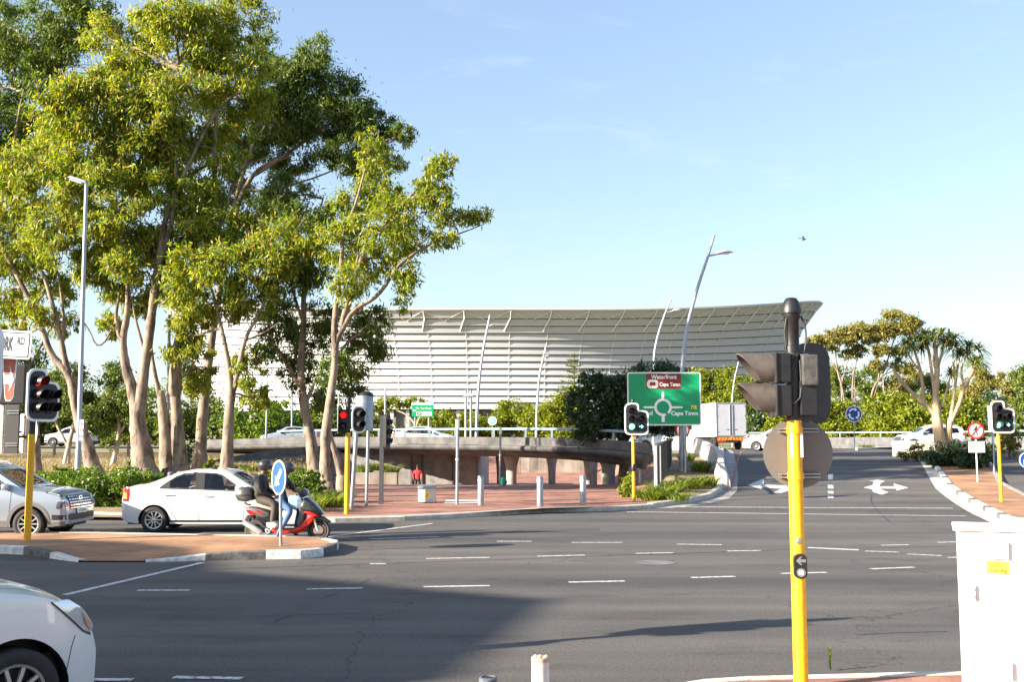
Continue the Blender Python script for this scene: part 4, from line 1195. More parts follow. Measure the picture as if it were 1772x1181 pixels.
text('lettering', 'Mt. Van Road', H2 * .24, o_ + X * (W2 * .55) + Z * (H2 * .60) + Vector((0, -.012, 0)), X, Z, SIGNW, t, squash=.85)
MB().ring(circle(.17, 20, ry=.12), circle(.09, 20, ry=.05), o_ + X * (W2 * .35) + Z * (H2 * .215) + Vector((0, -.012, 0)), X, Z, .003).build('stadium_symbol', SIGNM, t)
text('lettering', 'STADIUM', H2 * .2, o_ + X * (W2 * .68) + Z * (H2 * .215) + Vector((0, -.012, 0)), X, Z, SIGNK, t, squash=.72)
MB().prism([(-.12, 0), (0, .1), (0, .04), (.12, .04), (.12, -.04), (0, -.04), (0, -.1)], o_ + X * (W2 * .11) + Z * (H2 * .45) + Vector((0, -.012, 0)), X, Z, .004).build('arrow', SIGNW, t)

# round signs on thin posts
def disc_sign(name, px, py, base, Y, r, label, face, border, cat='sign', post=GALV, pr=.03, bw=.9):
    c = at(px, py, Y); b = Vector((c.x, Y, base))
    t = empty(name, b, 0, label, cat)
    pole(t, (0, 0, 0), (0, 0, c.z - b.z + r * .5), pr, post)
    cc = Vector((0, -pr - .025, c.z - b.z))
    MB().prism(circle(r, 36), cc, X, Z, .015).build('disc', border, t)
    MB().prism(circle(r * bw, 36), cc + Vector((0, -.005, 0)), X, Z, .004).build('sign_face', face, t)
    return t, cc
Yr = 58
bz = H(at(1477, 760, Yr).x, Yr) + .1
t, c = disc_sign('roundabout_sign', 1477, 717, bz, Yr, .46, 'blue roundabout sign with three white arrows beyond the green traffic light', SIGNB, SIGNW)
for k_ in range(3):
    a0 = math.radians(90 + 120 * k_ - 14); a1 = a0 + math.radians(74); mb = MB(); n = 10; r1, r2 = .225, .32
    vv = [a0 + (a1 - a0) * i / n for i in range(n + 1)]
    for i in range(n): mb.prism([(r1 * math.cos(vv[i]), r1 * math.sin(vv[i])), (r2 * math.cos(vv[i]), r2 * math.sin(vv[i])), (r2 * math.cos(vv[i + 1]), r2 * math.sin(vv[i + 1])), (r1 * math.cos(vv[i + 1]), r1 * math.sin(vv[i + 1]))], c + Vector((0, -.012, 0)), X, Z, .004)
    e1_ = a0 - math.radians(26)
    mb.prism([(.16 * math.cos(a0), .16 * math.sin(a0)), (.27 * math.cos(e1_), .27 * math.sin(e1_)), (.385 * math.cos(a0), .385 * math.sin(a0))], c + Vector((0, -.012, 0)), X, Z, .004)
    mb.build('arrow', SIGNW, t)
pN = gH(1688, 838, .12)
kk = pN.y / F
t, c = disc_sign('no_pedestrians_sign', 1688, 746, pN.z, pN.y, 14.5 * kk, 'red ringed no pedestrians sign above a small white plate on the right island', SIGNW, SIGNR, post=WHITEP, pr=.028, bw=.78)
r = 14.5 * kk
man = [(-.02, .62), (.14, .60), (.2, .5), (.1, .42), (.22, .1), (.42, -.02), (.36, -.1), (.12, .02), (.08, -.08), (.18, -.3), (.3, -.62), (.16, -.66), (0, -.3), (-.1, -.18), (-.26, -.6), (-.42, -.56), (-.2, -.1), (-.14, .12), (-.28, .02), (-.38, -.14), (-.46, -.08), (-.34, .16), (-.1, .38), (-.12, .5)]
MB().prism([(x * r * .9, z * r * .9) for x, z in man], c + Vector((0, -.010, 0)), X, Z, .003).build('walking_figure', SIGNK, t)
MB().prism(rot2(rect(-r * .8, -r * .075, r * .8, r * .075), math.radians(46)), c + Vector((0, -.014, 0)), X, Z, .003).build('slash', SIGNR, t)
zpl = at(1688, 774, pN.y).z - pN.z
MB().prism(rect(-14 * kk, -9.5 * kk, 14 * kk, 9.5 * kk), (0, -.053, zpl), X, Z, .012).build('plate', SIGNW, t)
for i, s_ in enumerate(('No Pedestrians', 'beyond', 'this point')):
    text('lettering', s_, .15, Vector((0, -.058, zpl + .11 - .115 * i)), X, Z, SIGNK, t, squash=.8)
# blue sign cut by the right edge, blue sign beyond the bridge
pB = at(1775, 797, 38); 
t, c = disc_sign('keep_left_sign', 1777, 797, H(pB.x, 38), 38, .3, 'blue round sign cut off by the right edge of the view', SIGNB, SIGNW)
MB().prism([(x * .9, z * .9) for x, z in arrow_pts], c + Vector((0, -.012, 0)), X, Z, .004).build('arrow', SIGNW, t)
t, c = disc_sign('round_sign', 852, 729, 1.5, 67, .28, 'small pale blue disc sign standing beyond the bridge rail', mat('pale_blue', (.10, .32, .62), .4), SIGNW, bw=.74)
MB().prism(circle(.11, 16), c + Vector((0, -.012, 0)), X, Z, .004).build('symbol', SIGNW, t)
# red round sign glimpsed between the posts under the big sign
t, c = disc_sign('round_sign', 1181, 745, H(at(1181, 748, 52).x, 52), 52, .38, 'red ringed sign glimpsed between the posts under the big green sign', SIGNW, SIGNR, bw=.75)
# chevron board behind the truck
q = at(1302, 765, 92)
t = empty('chevron_sign', (q.x, 92, H(q.x, 92)), 0, 'small red and white chevron board right of the truck', 'sign')
pole(t, (-.3, 0, 0), (-.3, 0, 1.0), .04, GALV)
MB().prism(rect(-.7, .45, .7, 1.25), (0, -.06, 0), X, Z, .03).build('board', SIGNW, t)
mb = MB()
for dx in (-.45, .15): mb.prism([(dx - .2, .85), (dx + .1, 1.22), (dx + .3, 1.22), (dx, .85), (dx + .3, .48), (dx + .1, .48)], (0, -.07, 0), X, Z, .008)
mb.build('chevrons', SIGNR, t)

# ------------------------------------------------------------------ street lamps
LG = 'street lamps'
def curved_lamp(pts, Y, base_z, r0, r1, label, head=None, hl=1.0):
    P = [at(a, b, Y) for a, b in pts]
    b = P[0].copy()
    if base_z is not None: b = Vector((P[0].x, Y, base_z))
    t = empty('street_lamp', b, 0, label, 'street lamp', LG)
    Q = ([b] if base_z is not None and b.z < P[0].z - .1 else []) + P
    # resample smoothly
    for _ in range(2):
        N_ = [Q[0]]
        for i in range(len(Q) - 1): N_ += [Q[i] * .75 + Q[i + 1] * .25, Q[i] * .25 + Q[i + 1] * .75]
        Q = N_ + [Q[-1]]
    mb = MB(Matrix.Translation(-b)); n = len(Q)
    mb.tube(Q, [r0 + (r1 - r0) * i / (n - 1) for i in range(n)], 10); mb.build('pole', LAMPM, t, smooth=True)
    if head:
        h0 = at(head[0], head[1], Y); h1 = at(head[2], head[3], Y); ln = (h1 - h0).length; d = (h1 - h0).normalized(); nrm = Vector((-d.z, 0, d.x))
        mb = MB(Matrix.Translation(-b))
        mb.tube([h0, h0 + d * ln * .3 + nrm * ln * .03, h0 + d * ln * .55 + nrm * ln * .05], [.05, .045, .05], 8); mb.build('arm', LAMPM, t, smooth=True)
        mb = MB(Matrix.Translation(-b)); nu = 12
        vs = []
        for i in range(nu + 1):
            u = i / nu; c = h0 + d * ln * (.22 + .78 * u); w = ln * .24 * math.sin(math.pi * min(1, .06 + u * .94)) ** .7; a = ln * .17 * math.sin(math.pi * u * .92 + .1)
            vs.append([c + Vector((0, -w, 0)) + nrm * a * .35, c + Vector((0, -w * .6, 0)) + nrm * a * .9, c + nrm * a * 1.1, c + Vector((0, w * .6, 0)) + nrm * a * .9, c + Vector((0, w, 0)) + nrm * a * .35, c + nrm * a * .30])
        fs = [(i * 6 + k, i * 6 + (k + 1) % 6, i * 6 + 6 + (k + 1) % 6, i * 6 + 6 + k) for i in range(nu) for k in range(6)]
        mb.add([v for row in vs for v in row], fs); mb.build('lamp_head', GREYP, t, smooth=True, sharp=60)
        mb = MB(Matrix.Translation(-b)); c = h0 + d * ln * .62 + nrm * ln * .03; mb.box(c, (ln * .4, ln * .22, .05)); mb.build('lamp_glass', WHITEP, t, bevel=.01)
    return t
LAMPM = mat('lamp_pole_grey', (.33, .36, .42), .45, metal=.3, noise=.1, nscale=3)
pl_ = gH(1174, 827, .13)
pl_.y = SYy + .7; pl_.z = H(pl_.x, pl_.y) + .1
curved_lamp([(1178, 700), (1180, 640), (1187, 573), (1207, 497), (1225.7, 442.7), (1236, 407)], pl_.y, pl_.z, .12, .05, 'tall street lamp leaning right with a leaf shaped head, rising behind the big green sign', (1226, 443, 1269, 438))
q = at(1128, 760, 62)
curved_lamp([(1130, 700), (1131, 620), (1137, 585), (1150, 545), (1162, 517)], 62, 1.2, .1, .045, 'leaning grey street lamp behind the dark tree, its pole tip above the stadium rim', (1154, 541, 1182, 538))
curved_lamp([(824, 770), (826, 700), (831, 640), (838, 595), (848, 546)], 56.3, None, .1, .05, 'leaning grey street lamp fixed to the bridge parapet, left of the small conifer', (843, 566, 857, 563))
curved_lamp([(928, 745), (930, 690), (934, 645), (945, 600)], 64, 1.45, .1, .05, 'leaning grey street lamp between the clipped bushes, beyond the bridge', (939, 619, 952, 616))
curved_lamp([(1266, 700), (1270, 660), (1278, 627)], 100, 1.6, .09, .045, 'slim leaning lamp post rising above the white truck', None)
def straight_lamp(px, base, ptop, Y, label, head, r0=.1, r1=.055, zbase=None):
    b = at(px, base, Y); 
    b.z = zbase if zbase is not None else H(b.x, Y) + .08
    tp = at(*ptop, Y)
    t = empty('street_lamp', b, 0, label, 'street lamp', LG)
    mb = MB(Matrix.Translation(-b)); n = 8
    mid = b.lerp(tp, .16)
    mb.tube([b, mid], [r0, r0 * .97], 14); mb.tube([mid, tp], [r0 * .8, r1], 14); mb.build('pole', LAMPM, t, smooth=True, sharp=50)
    if head:
        h0 = at(head[0], head[1], Y); h1 = at(head[2], head[3], Y); d = (h1 - h0); ln = d.length
        mb = MB(Matrix.Translation(-b)); c = (h0 + h1) / 2
        R3 = Matrix.Rotation(-math.atan2(d.z, d.x), 3, 'Y')
        mb.box(c, (ln, ln * .42, ln * .14), R3=R3, taper=.75); mb.build('lamp_head', GREYP, t, bevel=.03)
        mb = MB(Matrix.Translation(-b)); mb.box(c + Vector((-ln * .1, 0, -ln * .085)), (ln * .6, ln * .32, .03), R3=R3); mb.build('lamp_glass', WHITEP, t)
    return t, b
t, b = straight_lamp(134, 850, (149.5, 318), 33, 'tall straight grey street lamp with a flat head in front of the left trees', (119, 306, 153, 317))
q = at(142, 745, 33) - b
MB().prism(rect(-.06, -.33, .06, .33), Vector((q.x + .02, -.1, q.z)), (1, 0, 0), (0, 0, 1), .01).build('sticker', SIGNW, t)
for i, ch in enumerate('AHW'): text('lettering', ch, .15, Vector((q.x + .02, -.107, q.z + .2 - .2 * i)), X, Z, SIGNR, t)
straight_lamp(288, 815, (293.5, 545), 43, 'shorter straight grey street lamp standing against the middle tree trunks', (268, 521, 293, 529), .095, .06)
straight_lamp(460, 770, (464, 612), 72, 'thin grey lamp post seen between the tree trunks, behind the bridge rail', None, .07, .05, 1.6)
straight_lamp(505, 745, (506, 650), 84, 'thin pale lamp post behind the bushes between the trunks', None, .08, .06)
straight_lamp(1716, 745, (1717, 712), 60, 'short pale post behind the right traffic light', None, .06, .05)
straight_lamp(1719, 788, (1719, 740), 46, 'thin white post behind the yellow pole of the right light', None, .035, .035)
# twin posts by the stadium, and antenna like posts
for px, top, lab in ((806, 676, 'left one of two grey floodlight posts before the stadium'), (815, 676, 'right one of two grey floodlight posts before the stadium')):
    b = at(px, 740, 110); b.z = H(b.x, 110); tp = at(px, top, 110)
    t = empty('floodlight_post', b, 0, lab, 'post', 'floodlight posts')
    pole(t, (0, 0, 0), (0, 0, tp.z - b.z), .13, GALV)
    MB().box((0, -.1, tp.z - b.z - .5), (.55, .3, .3)).build('floodlight', GREYP, t, bevel=.05)
b = at(666, 760, 73); b.z = 1.5; tp = at(666, 674, 73)
t = empty('signal_post', b, 0, 'thin grey post with a short crossbar above the oval traffic light', 'post')
pole(t, (0, 0, 0), (0, 0, tp.z - b.z), .07, GALV); MB().box((-.25, 0, tp.z - b.z - .45), (.7, .08, .1)).build('crossbar', GALV, t)

# ------------------------------------------------------------------ things on the plaza
for px, py0, py1, lab in ((832, 824, 875, 'grey metal bollard on the brick plaza nearest the utility box'), (934.5, 825, 877, 'middle one of the three grey bollards on the brick plaza'), (1009, 824, 875, 'grey metal bollard on the brick plaza nearest the yellow pole')):
    p = gH(px, py1, .13); h = at(px, py0, p.y).z - p.z
    t = empty('bollard', p, 0, lab, 'bollard', 'bollards on the plaza')
    mb = MB(); mb.lathe([(.098, 0), (.098, h - .02), (.085, h), (.0001, h)], (0, 0, 0), (0, 0, 1), 16); mb.build('post', GALV, t, smooth=True, sharp=40)
    mb = MB(); mb.lathe([(.101, h - .16), (.101, h - .1)], (0, 0, 0), (0, 0, 1), 16); mb.build('band', GREYP, t, smooth=True)
for px, py0, py1, lab in ((791, 727, 873, 'thin bare grey pole on the plaza right of the utility box'), (865, 740, 842, 'thin bare grey pole at the back of the plaza by the bridge columns')):
    p = gH(px, py1, .13); tp = at(px + 1, py0, p.y); h = tp.z - p.z
    t = empty('steel_pole', p, 0, lab, 'pole', 'bare poles on the plaza')
    pole(t, (0, 0, 0), (tp.x - p.x, 0, h), .05, GALV); MB().lathe([(.062, h - .3), (.062, h)], (tp.x - p.x, 0, 0), (0, 0, 1), 12).build('collar', WHITEP, t, smooth=True)
    MB().lathe([(.06, h * .52), (.06, h * .52 + .05)], ((tp.x - p.x) / 2, 0, 0), (0, 0, 1), 12).build('collar', CONCL, t, smooth=True)
p = gH(738, 871, .13); k_ = p.y / F
t = empty('utility_box', p, 0, 'grey metal utility box with a yellow warning sticker on the brick plaza', 'utility box')
MB().box((0, .25, .235), (29 * k_, .5, .47)).build('body', mat('box_grey', (.50, .49, .47), .5, noise=.15, nscale=4), t, bevel=.01)
mb = MB(); mb.box((0, .24, .51), (31 * k_, .56, .09), taper=.93); mb.build('lid', GALV, t, bevel=.01)
MB().prism(rect(-.075, -.09, .075, .09), (.02, -.004, .25), X, Z, .003).build('sticker', SIGNY, t)
MB().prism([(-.05, .06), (-.02, .0), (-.05, -.06), (.05, -.06), (.02, 0), (.05, .06)], (.02, -.008, .25), X, Z, .003).build('warning_mark', mat('sticker_orange', (.55, .25, .01), .5), t)
MB().box((0, .24, .012), (31 * k_, .54, .024)).build('plinth', CONCD, t)
p = at(870.5, 838, 47.5); p.z = H(p.x, 47.5) + .12
mb = MB(); mb.lathe([(.02, 0), (.15, .03), (.19, .14), (.17, .24), (.09, .32), (.03, .35), (.05, .40), (.0001, .41)], (0, 0, 0), (0, 0, 1), 14)
o = mb.build('rubbish_bag', mat('green_plastic', (.01, .25, .12), .4), None, smooth=True); o.location = p
tag(o, 'small rounded green bag lying by the thin grey pole near the bridge', 'bag')

# near bollards
p = Vector((at(935, 1150, 5.76).x, 5.76, .06)); h = at(935, 1139, 5.76).z - .06
t = empty('bollard', p, 0, 'pale pipe bollard with a rusty cement top at the bottom edge', 'bollard', 'pipe bollards near the camera')
mb = MB(); mb.lathe([(.048, 0), (.048, h), (.043, h + .001)], (0, 0, 0), (0, 0, 1), 24); mb.build('pipe', mat('bollard_paint', (.66, .65, .62), .5, col2=(.55, .54, .51), nscale=16), t, smooth=True, sharp=40)
mb = MB(); rr_ = random.Random(3)
for i in range(26):
    a = rr_.random() * 6.28; q = rr_.random() ** .5 * .036; mb.ball((math.cos(a) * q, math.sin(a) * q, h - .002), (.012 + .006 * rr_.random(), .012, .008 + .008 * rr_.random()), 7, 5)
mb.lathe([(.0475, h - .004), (.0475, h + .004), (.0001, h + .006)], (0, 0, 0), (0, 0, 1), 20)
mb.build('cement_top', mat('rusty_cement', (.70, .62, .52), .9, col2=(.38, .16, .06), nscale=30, bump=.5, bscale=90), t)
mb = MB(); mb.lathe([(.0485, h - .022), (.0486, h - .002)], (0, 0, 0), (0, 0, 1), 20); mb.build('rust_band', mat('rust', (.42, .19, .06), .9, col2=(.60, .52, .44), nscale=26), t, smooth=True)
p = Vector((at(845, 1180, 5.6).x, 5.6, .06)); h = at(845, 1174, 5.6).z - .06
t = empty('bollard', p, 0, 'dark capped bollard just showing at the bottom edge', 'bollard', 'pipe bollards near the camera')
mb = MB(); mb.lathe([(.046, 0), (.046, h)], (0, 0, 0), (0, 0, 1), 20); mb.build('pipe', BLACKW, t, smooth=True)
mb = MB(); mb.lathe([(.049, h - .03), (.049, h), (.038, h + .004), (.036, h - .004), (.0001, h - .006)], (0, 0, 0), (0, 0, 1), 20); mb.build('cap', mat('blue_black', (.04, .05, .07), .6, col2=(.12, .14, .17), nscale=60), t, smooth=True, sharp=40)

# white control cabinet
Yc = 7.4; a0 = at(1652.5, 912, Yc)
zt_ = a0.z; p = Vector((a0.x, Yc, .12))
t = empty('control_cabinet', p, math.radians(-22), 'white steel control cabinet with two doors and a yellow sticker, bottom right corner', 'cabinet')
CABW = mat('cabinet_white', (.80, .78, .75), .45, noise=.03, nscale=3)
Wc, Dc = 1.0, .42; hc = zt_ - .12; hs = at(1660, 1117, Yc).z - .12
MB().box((Wc / 2 + .012, Dc / 2 + .02, hc / 2), (Wc, Dc, hc - .03)).build('body', CABW, t, bevel=.006)
MB().box((Wc / 2, Dc / 2, hc - .012), (Wc + .03, Dc + .07, .03)).build('roof', CABW, t, bevel=.008)
MB().box((Wc / 2 + .012, .006, (hs + hc - .03) / 2), (Wc - .004, .03, hc - .035 - hs)).build('door', CABW, t, bevel=.005)
MB().box((Wc / 2 + .024, .010, hs / 2 - .01), (Wc - .02, .03, hs - .03)).build('door', CABW, t, bevel=.005)
HND = mat('handle_pink_white', (.72, .68, .66), .4)
def cab(px, py): q = at(px, py, Yc); return (q.x - p.x) / math.cos(math.radians(22)), q.z - p.z
for x0, y0, x1, y1 in ((1708, 935, 1737, 965), (1716, 1140, 1744, 1170)):
    a = cab(x0, y0); b = cab(x1, y1); kx = .93
    mb = MB(); mb.box(((a[0] + b[0]) / 2 * kx, -.022, (a[1] + b[1]) / 2), ((b[0] - a[0]) * .9, .03, a[1] - b[1])); mb.build('hinge_cover', CABW, t, bevel=.006)
a = cab(1677, 1011); b = cab(1683, 1038)
mb = MB(); mb.box(((a[0] + b[0]) / 2, -.022, (a[1] + b[1]) / 2), (.03, .028, a[1] - b[1])); mb.build('handle', HND, t, bevel=.006)
mb = MB(); mb.lathe([(.009, 0), (.009, .008), (.0001, .009)], ((a[0] + b[0]) / 2, -.036, a[1] - .03), (0, -1, 0), 10); mb.lathe([(.009, 0), (.009, .008), (.0001, .009)], ((a[0] + b[0]) / 2, -.036, b[1] + .03), (0, -1, 0), 10); mb.build('screw', GREYP, t)
a = cab(1701, 969); b = cab(1737, 991); sk = .94
st_ = MB().prism(rect(a[0] * sk, b[1], b[0] * sk, a[1]), (0, -.0115, 0), X, Z, .002).build('sticker', mat('sticker_yellow', (.74, .42, .06), .5, col2=(.66, .30, .03), nscale=14), t)
text('lettering', 'Sourcing', .042, Vector(((a[0] + b[0]) / 2 * sk, -.0130, b[1] + .024)), X, Z, SIGNK, t, squash=.75)
mb = MB(); mb.prism(rounded([(-.045, 0), (.0, -.018), (.02, .012), (-.01, .02)], .008), ((a[0] + b[0]) / 2 * sk, -.0130, (a[1] * .66 + b[1] * .34)), X, Z, .001); mb.build('sticker_mark', mat('sticker_red_orange', (.60, .20, .02), .5), t)
mb = MB()
for px, py in ((1659, 916), (1660, 984), (1663, 1096), (1670, 1119)):
    a = cab(px, py); MB().lathe([(.007, 0), (.006, .006), (.0001, .007)], (a[0] + .01, -.010, a[1]), (0, -1, 0), 8).build('screw', GREYP, t)
# ------------------------------------------------------------------ vehicles
CARW = mat('car_white', (.74, .74, .73), .28, coat=1.0)
CARS = mat('car_silver', (.34, .40, .48), .3, metal=.45, coat=1.0)
CARB = mat('car_pale_blue', (.42, .56, .62), .3, coat=1.0)
CARG = mat('car_grey', (.20, .22, .24), .3, coat=1.0)
GLASSD = mat('tinted_glass_dark', (.012, .014, .016), .04, coat=.6)
TYRE = mat('tyre', (.022, .021, .021), .8, noise=.3, nscale=20)
RIM = mat('alloy', (.55, .56, .58), .32, metal=.75)
TRIM = mat('black_trim', (.02, .02, .021), .5)
CHROME = mat('chrome', (.75, .76, .78), .12, metal=1.0)
TAIL = mat('tail_lamp_red', (.45, .015, .012), .12, coat=1)
TAILW = mat('tail_lamp_orange', (.62, .22, .07), .12, coat=1)
HEADL = mat('headlamp', (.55, .60, .66), .06, metal=.55, coat=1)
INT = mat('interior_grey', (.15, .145, .15), .9)
SEAT = mat('seat_cloth', (.22, .19, .22), .9)
PLATE = mat('number_plate', (.75, .75, .70), .5)
def glass_mat():
    m = bpy.data.materials.new('car_glass'); m.use_nodes = True
    nt = m.node_tree; nt.nodes.remove(nt.nodes['Principled BSDF'])
    tr = nt.nodes.new('ShaderNodeBsdfTransparent'); tr.inputs[0].default_value = (.62, .60, .66, 1)
    gl = nt.nodes.new('ShaderNodeBsdfGlossy'); gl.inputs['Roughness'].default_value = .02; gl.inputs[0].default_value = (.9, .9, .95, 1)
    fz_ = nt.nodes.new('ShaderNodeFresnel'); fz_.inputs[0].default_value = 1.6
    mx = nt.nodes.new('ShaderNodeMixShader')
    nt.links.new(fz_.outputs[0], mx.inputs[0]); nt.links.new(tr.outputs[0], mx.inputs[1]); nt.links.new(gl.outputs[0], mx.inputs[2])
    nt.links.new(mx.outputs[0], nt.nodes['Material Output'].inputs[0])
    return m
CGLASS = glass_mat()
def inpoly(x, y, P):
    c = False; n = len(P); j = n - 1
    for i in range(n):
        if (P[i][1] > y) != (P[j][1] > y) and x < (P[j][0] - P[i][0]) * (y - P[i][1]) / (P[j][1] - P[i][1]) + P[i][0]: c = not c
        j = i
    return c
class Car:
    def __init__(s, top, belt, W, sill, arches, plan=.90, tumble=.36, edge=.07, endr=.22, crown_hood=.05):
        s.top = np.array(top); s.belt = np.array(belt); s.W = W / 2; s.sillz = sill; s.arch = arches; s.edge = edge
        s.x0, s.x1 = s.top[0][0], s.top[-1][0]; s.plan = plan; s.tumble = tumble; s.endr = endr
        xs = np.linspace(s.x0, s.x1, 900); z = np.interp(xs, s.top[:, 0], s.top[:, 1])
        k = np.hanning(61); k /= k.sum(); zp = np.concatenate([np.full(30, z[0]), z, np.full(30, z[-1])]); zs = np.convolve(zp, k, 'valid')
        # keep the ends steep
        w = np.clip(np.minimum(xs - s.x0, s.x1 - xs) / .12, 0, 1); s.xs = xs; s.zs = z * (1 - w) + zs * w
    def zt(s, x): return float(np.interp(x, s.xs, s.zs))
    def zb(s, x): return float(np.interp(x, s.belt[:, 0], s.belt[:, 1]))
    def zl(s, x):
        z = float(np.interp(x, [p[0] for p in s.sillz], [p[1] for p in s.sillz]))
        for xc, zc, r in s.arch:
            if abs(x - xc) < r: z = max(z, zc + math.sqrt(r * r - (x - xc) ** 2))
        return z
    def hw(s, x):
        u = (x - (s.x0 + s.x1) / 2) / ((s.x1 - s.x0) / 2)
        w = s.W * (1 - (1 - s.plan) * abs(u) ** 3.5)
        e = min(x - s.x0, s.x1 - x) / s.endr
        if e < 1: w *= 1 - .16 * (1 - e) ** 2.2
        return w
    def side(s, x, z):
        zb = s.zb(x); w = s.hw(x)
        if z <= zb:
            zm = zb - .22; k = (z - zm) / (zm - .2) if z < zm else (z - zm) / .6
            return w * (1 - (.07 if z < zm else .10) * k * k)
        k0 = .22 / .6; wb = w * (1 - .10 * k0 * k0)
        return max(.25, wb - (z - zb) * s.tumble)
    def ze(s, x):
        zt = s.zt(x); return max(s.zl(x) + .02, zt - min(s.edge, max(.012, .5 * (zt - s.zl(x)))))
    def topz(s, x, y):
        zt = s.zt(x); ze = s.ze(x); w = s.side(x, ze); u = min(1, abs(y) / w)
        return ze + (zt - ze) * (1 - u ** 3.2)
    def columns(s):
        X = set(np.round(np.arange(s.x0, s.x1 + 1e-6, .028), 4).tolist())
        for xc, zc, r in s.arch:
            for k in range(25): X.add(round(xc - r * math.cos(math.pi * k / 24), 4))
            X.add(round(xc - r - .002, 4)); X.add(round(xc + r + .002, 4))
        for k in range(10):
            X.add(round(s.x0 + .004 * k, 4)); X.add(round(s.x1 - .004 * k, 4))
        return sorted(X)
    def build(s, t, paint, wins, screens, J=26, K=14):
        """wins: side window polygons (x, z); screens: (x0, x1, yfrac) cut out of the top surface"""
        X = s.columns(); n = len(X); mb = MB(); V = []; nj = J + 1 + K
        for x in X:
            zl, ze = s.zl(x), s.ze(x); half = []
            for j in range(J + 1):
                z = zl + (ze - zl) * j / J; half.append((s.side(x, z), z))
            we = half[-1][0]
            for k in range(1, K + 1):
                u = 1 - k / K
                half.append((we * u, s.topz(x, we * u)))
            V.append(half)
        vs = []; fs = []
        for sg_ in (-1, 1):
            b = len(vs)
            for i, x in enumerate(X):
                for (y, z) in V[i]: vs.append((x, sg_ * y, z))
            for i in range(n - 1):
                for j in range(nj - 1):
                    xc = (X[i] + X[i + 1]) / 2
                    if j < J:
                        zc = (V[i][j][1] + V[i + 1][j + 1][1]) / 2
                        if any(inpoly(xc, zc, P) for P in wins): continue
                    else:
                        if any(a < xc < c and 1 - (j - J + .5) / K < f for a, c, f in screens): continue
                    f = (b + i * nj + j, b + (i + 1) * nj + j, b + (i + 1) * nj + j + 1, b + i * nj + j + 1)
                    fs.append(f if sg_ < 0 else f[::-1])
        for i in (0, n - 1):
            L_ = [i * nj + j for j in range(nj)] + [n * nj + i * nj + j for j in range(nj - 1, -1, -1)]
            fs.append(tuple(L_))
        mb.add(vs, fs)
        s.body = mb.build('body', paint, t, smooth=True, sharp=38)
        return s.body
    def patch(s, poly, off, side, step=.03):
        """polygon in (x, z) laid on the side of the body"""
        bm = bmesh.new(); vv = [bm.verts.new((p[0], 0, p[1])) for p in poly]; bm.faces.new(vv); bmesh.ops.triangulate(bm, faces=bm.faces)
        xs = [p[0] for p in poly]; zs = [p[1] for p in poly]
        def cut(co, no): bmesh.ops.bisect_plane(bm, geom=bm.verts[:] + bm.edges[:] + bm.faces[:], plane_co=co, plane_no=no, dist=1e-5)
        v = min(xs) + step
        while v < max(xs): cut((v, 0, 0), (1, 0, 0)); v += step * 2
        v = min(zs) + step
        while v < max(zs): cut((0, 0, v), (0, 0, 1)); v += step * 2
        V = [(q.co.x, side * (s.side(q.co.x, q.co.z) + off), q.co.z) for q in bm.verts]; bm.verts.index_update()
        Fc = [tuple(q.index for q in f.verts) for f in bm.faces]; bm.free(); return V, Fc
    def decal(s, name, poly, m, t, off=.006, sides=(-1, 1), solid=0):
        for sd_ in sides:
            V, Fc = s.patch(poly, off, sd_); mb = MB().add(V, Fc); mb.build(name, m, t, smooth=True)
    def strip(s, pts, w, m, t, name, off=.004, sides=(-1, 1), closed=False):
        P = [Vector(p) for p in pts]
        if closed: P.append(P[0])
        Q = []
        for a, b in zip(P, P[1:]):
            k = max(1, int((b - a).length / .04))
            for i in range(k): Q.append(a.lerp(b, i / k))
        Q.append(P[-1])
        for sd_ in sides:
            mb = MB(); vs = []; n = len(Q)
            for i, p in enumerate(Q):
                a = Q[i - 1] if i else (Q[-2] if closed else Q[0]); b = Q[i + 1] if i < n - 1 else (Q[1] if closed else Q[-1])
                d = (b - a).normalized(); nn = Vector((-d.y, d.x)) * w / 2
                for q in (p - nn, p + nn): vs.append((q.x, sd_ * (s.side(q.x, q.y) + off), q.y))
            mb.add(vs, [(2 * i, 2 * i + 1, 2 * i + 3, 2 * i + 2) for i in range(n - 1)]); mb.build(name, m, t, smooth=True)
    def screen(s, a, c, f, t, name, gm, off=-.004):
        mb = MB(); n = 14; m_ = 13
        def P(i, j):
            x = a + (c - a) * i / (n - 1); we = s.side(x, s.ze(x)); y = we * f * (2 * j / (m_ - 1) - 1); return (x, y, s.topz(x, y) + off)
        mb.grid(P, n, m_); mb.build(name, gm, t, smooth=True)
    def top_strip(s, a, c, f0, f1, t, name, m, off=.004):
        """narrow strip on the top surface between y fractions f0 and f1, x from a to c"""
        for sg_ in (-1, 1):
            mb = MB(); n = 16
            def P(i, j):
                x = a + (c - a) * i / (n - 1); we = s.side(x, s.ze(x)); y = sg_ * we * (f0, f1)[j]; return (x, y, s.topz(x, y) + off)
            mb.grid(P, n, 2); mb.build(name, m, t, smooth=True)
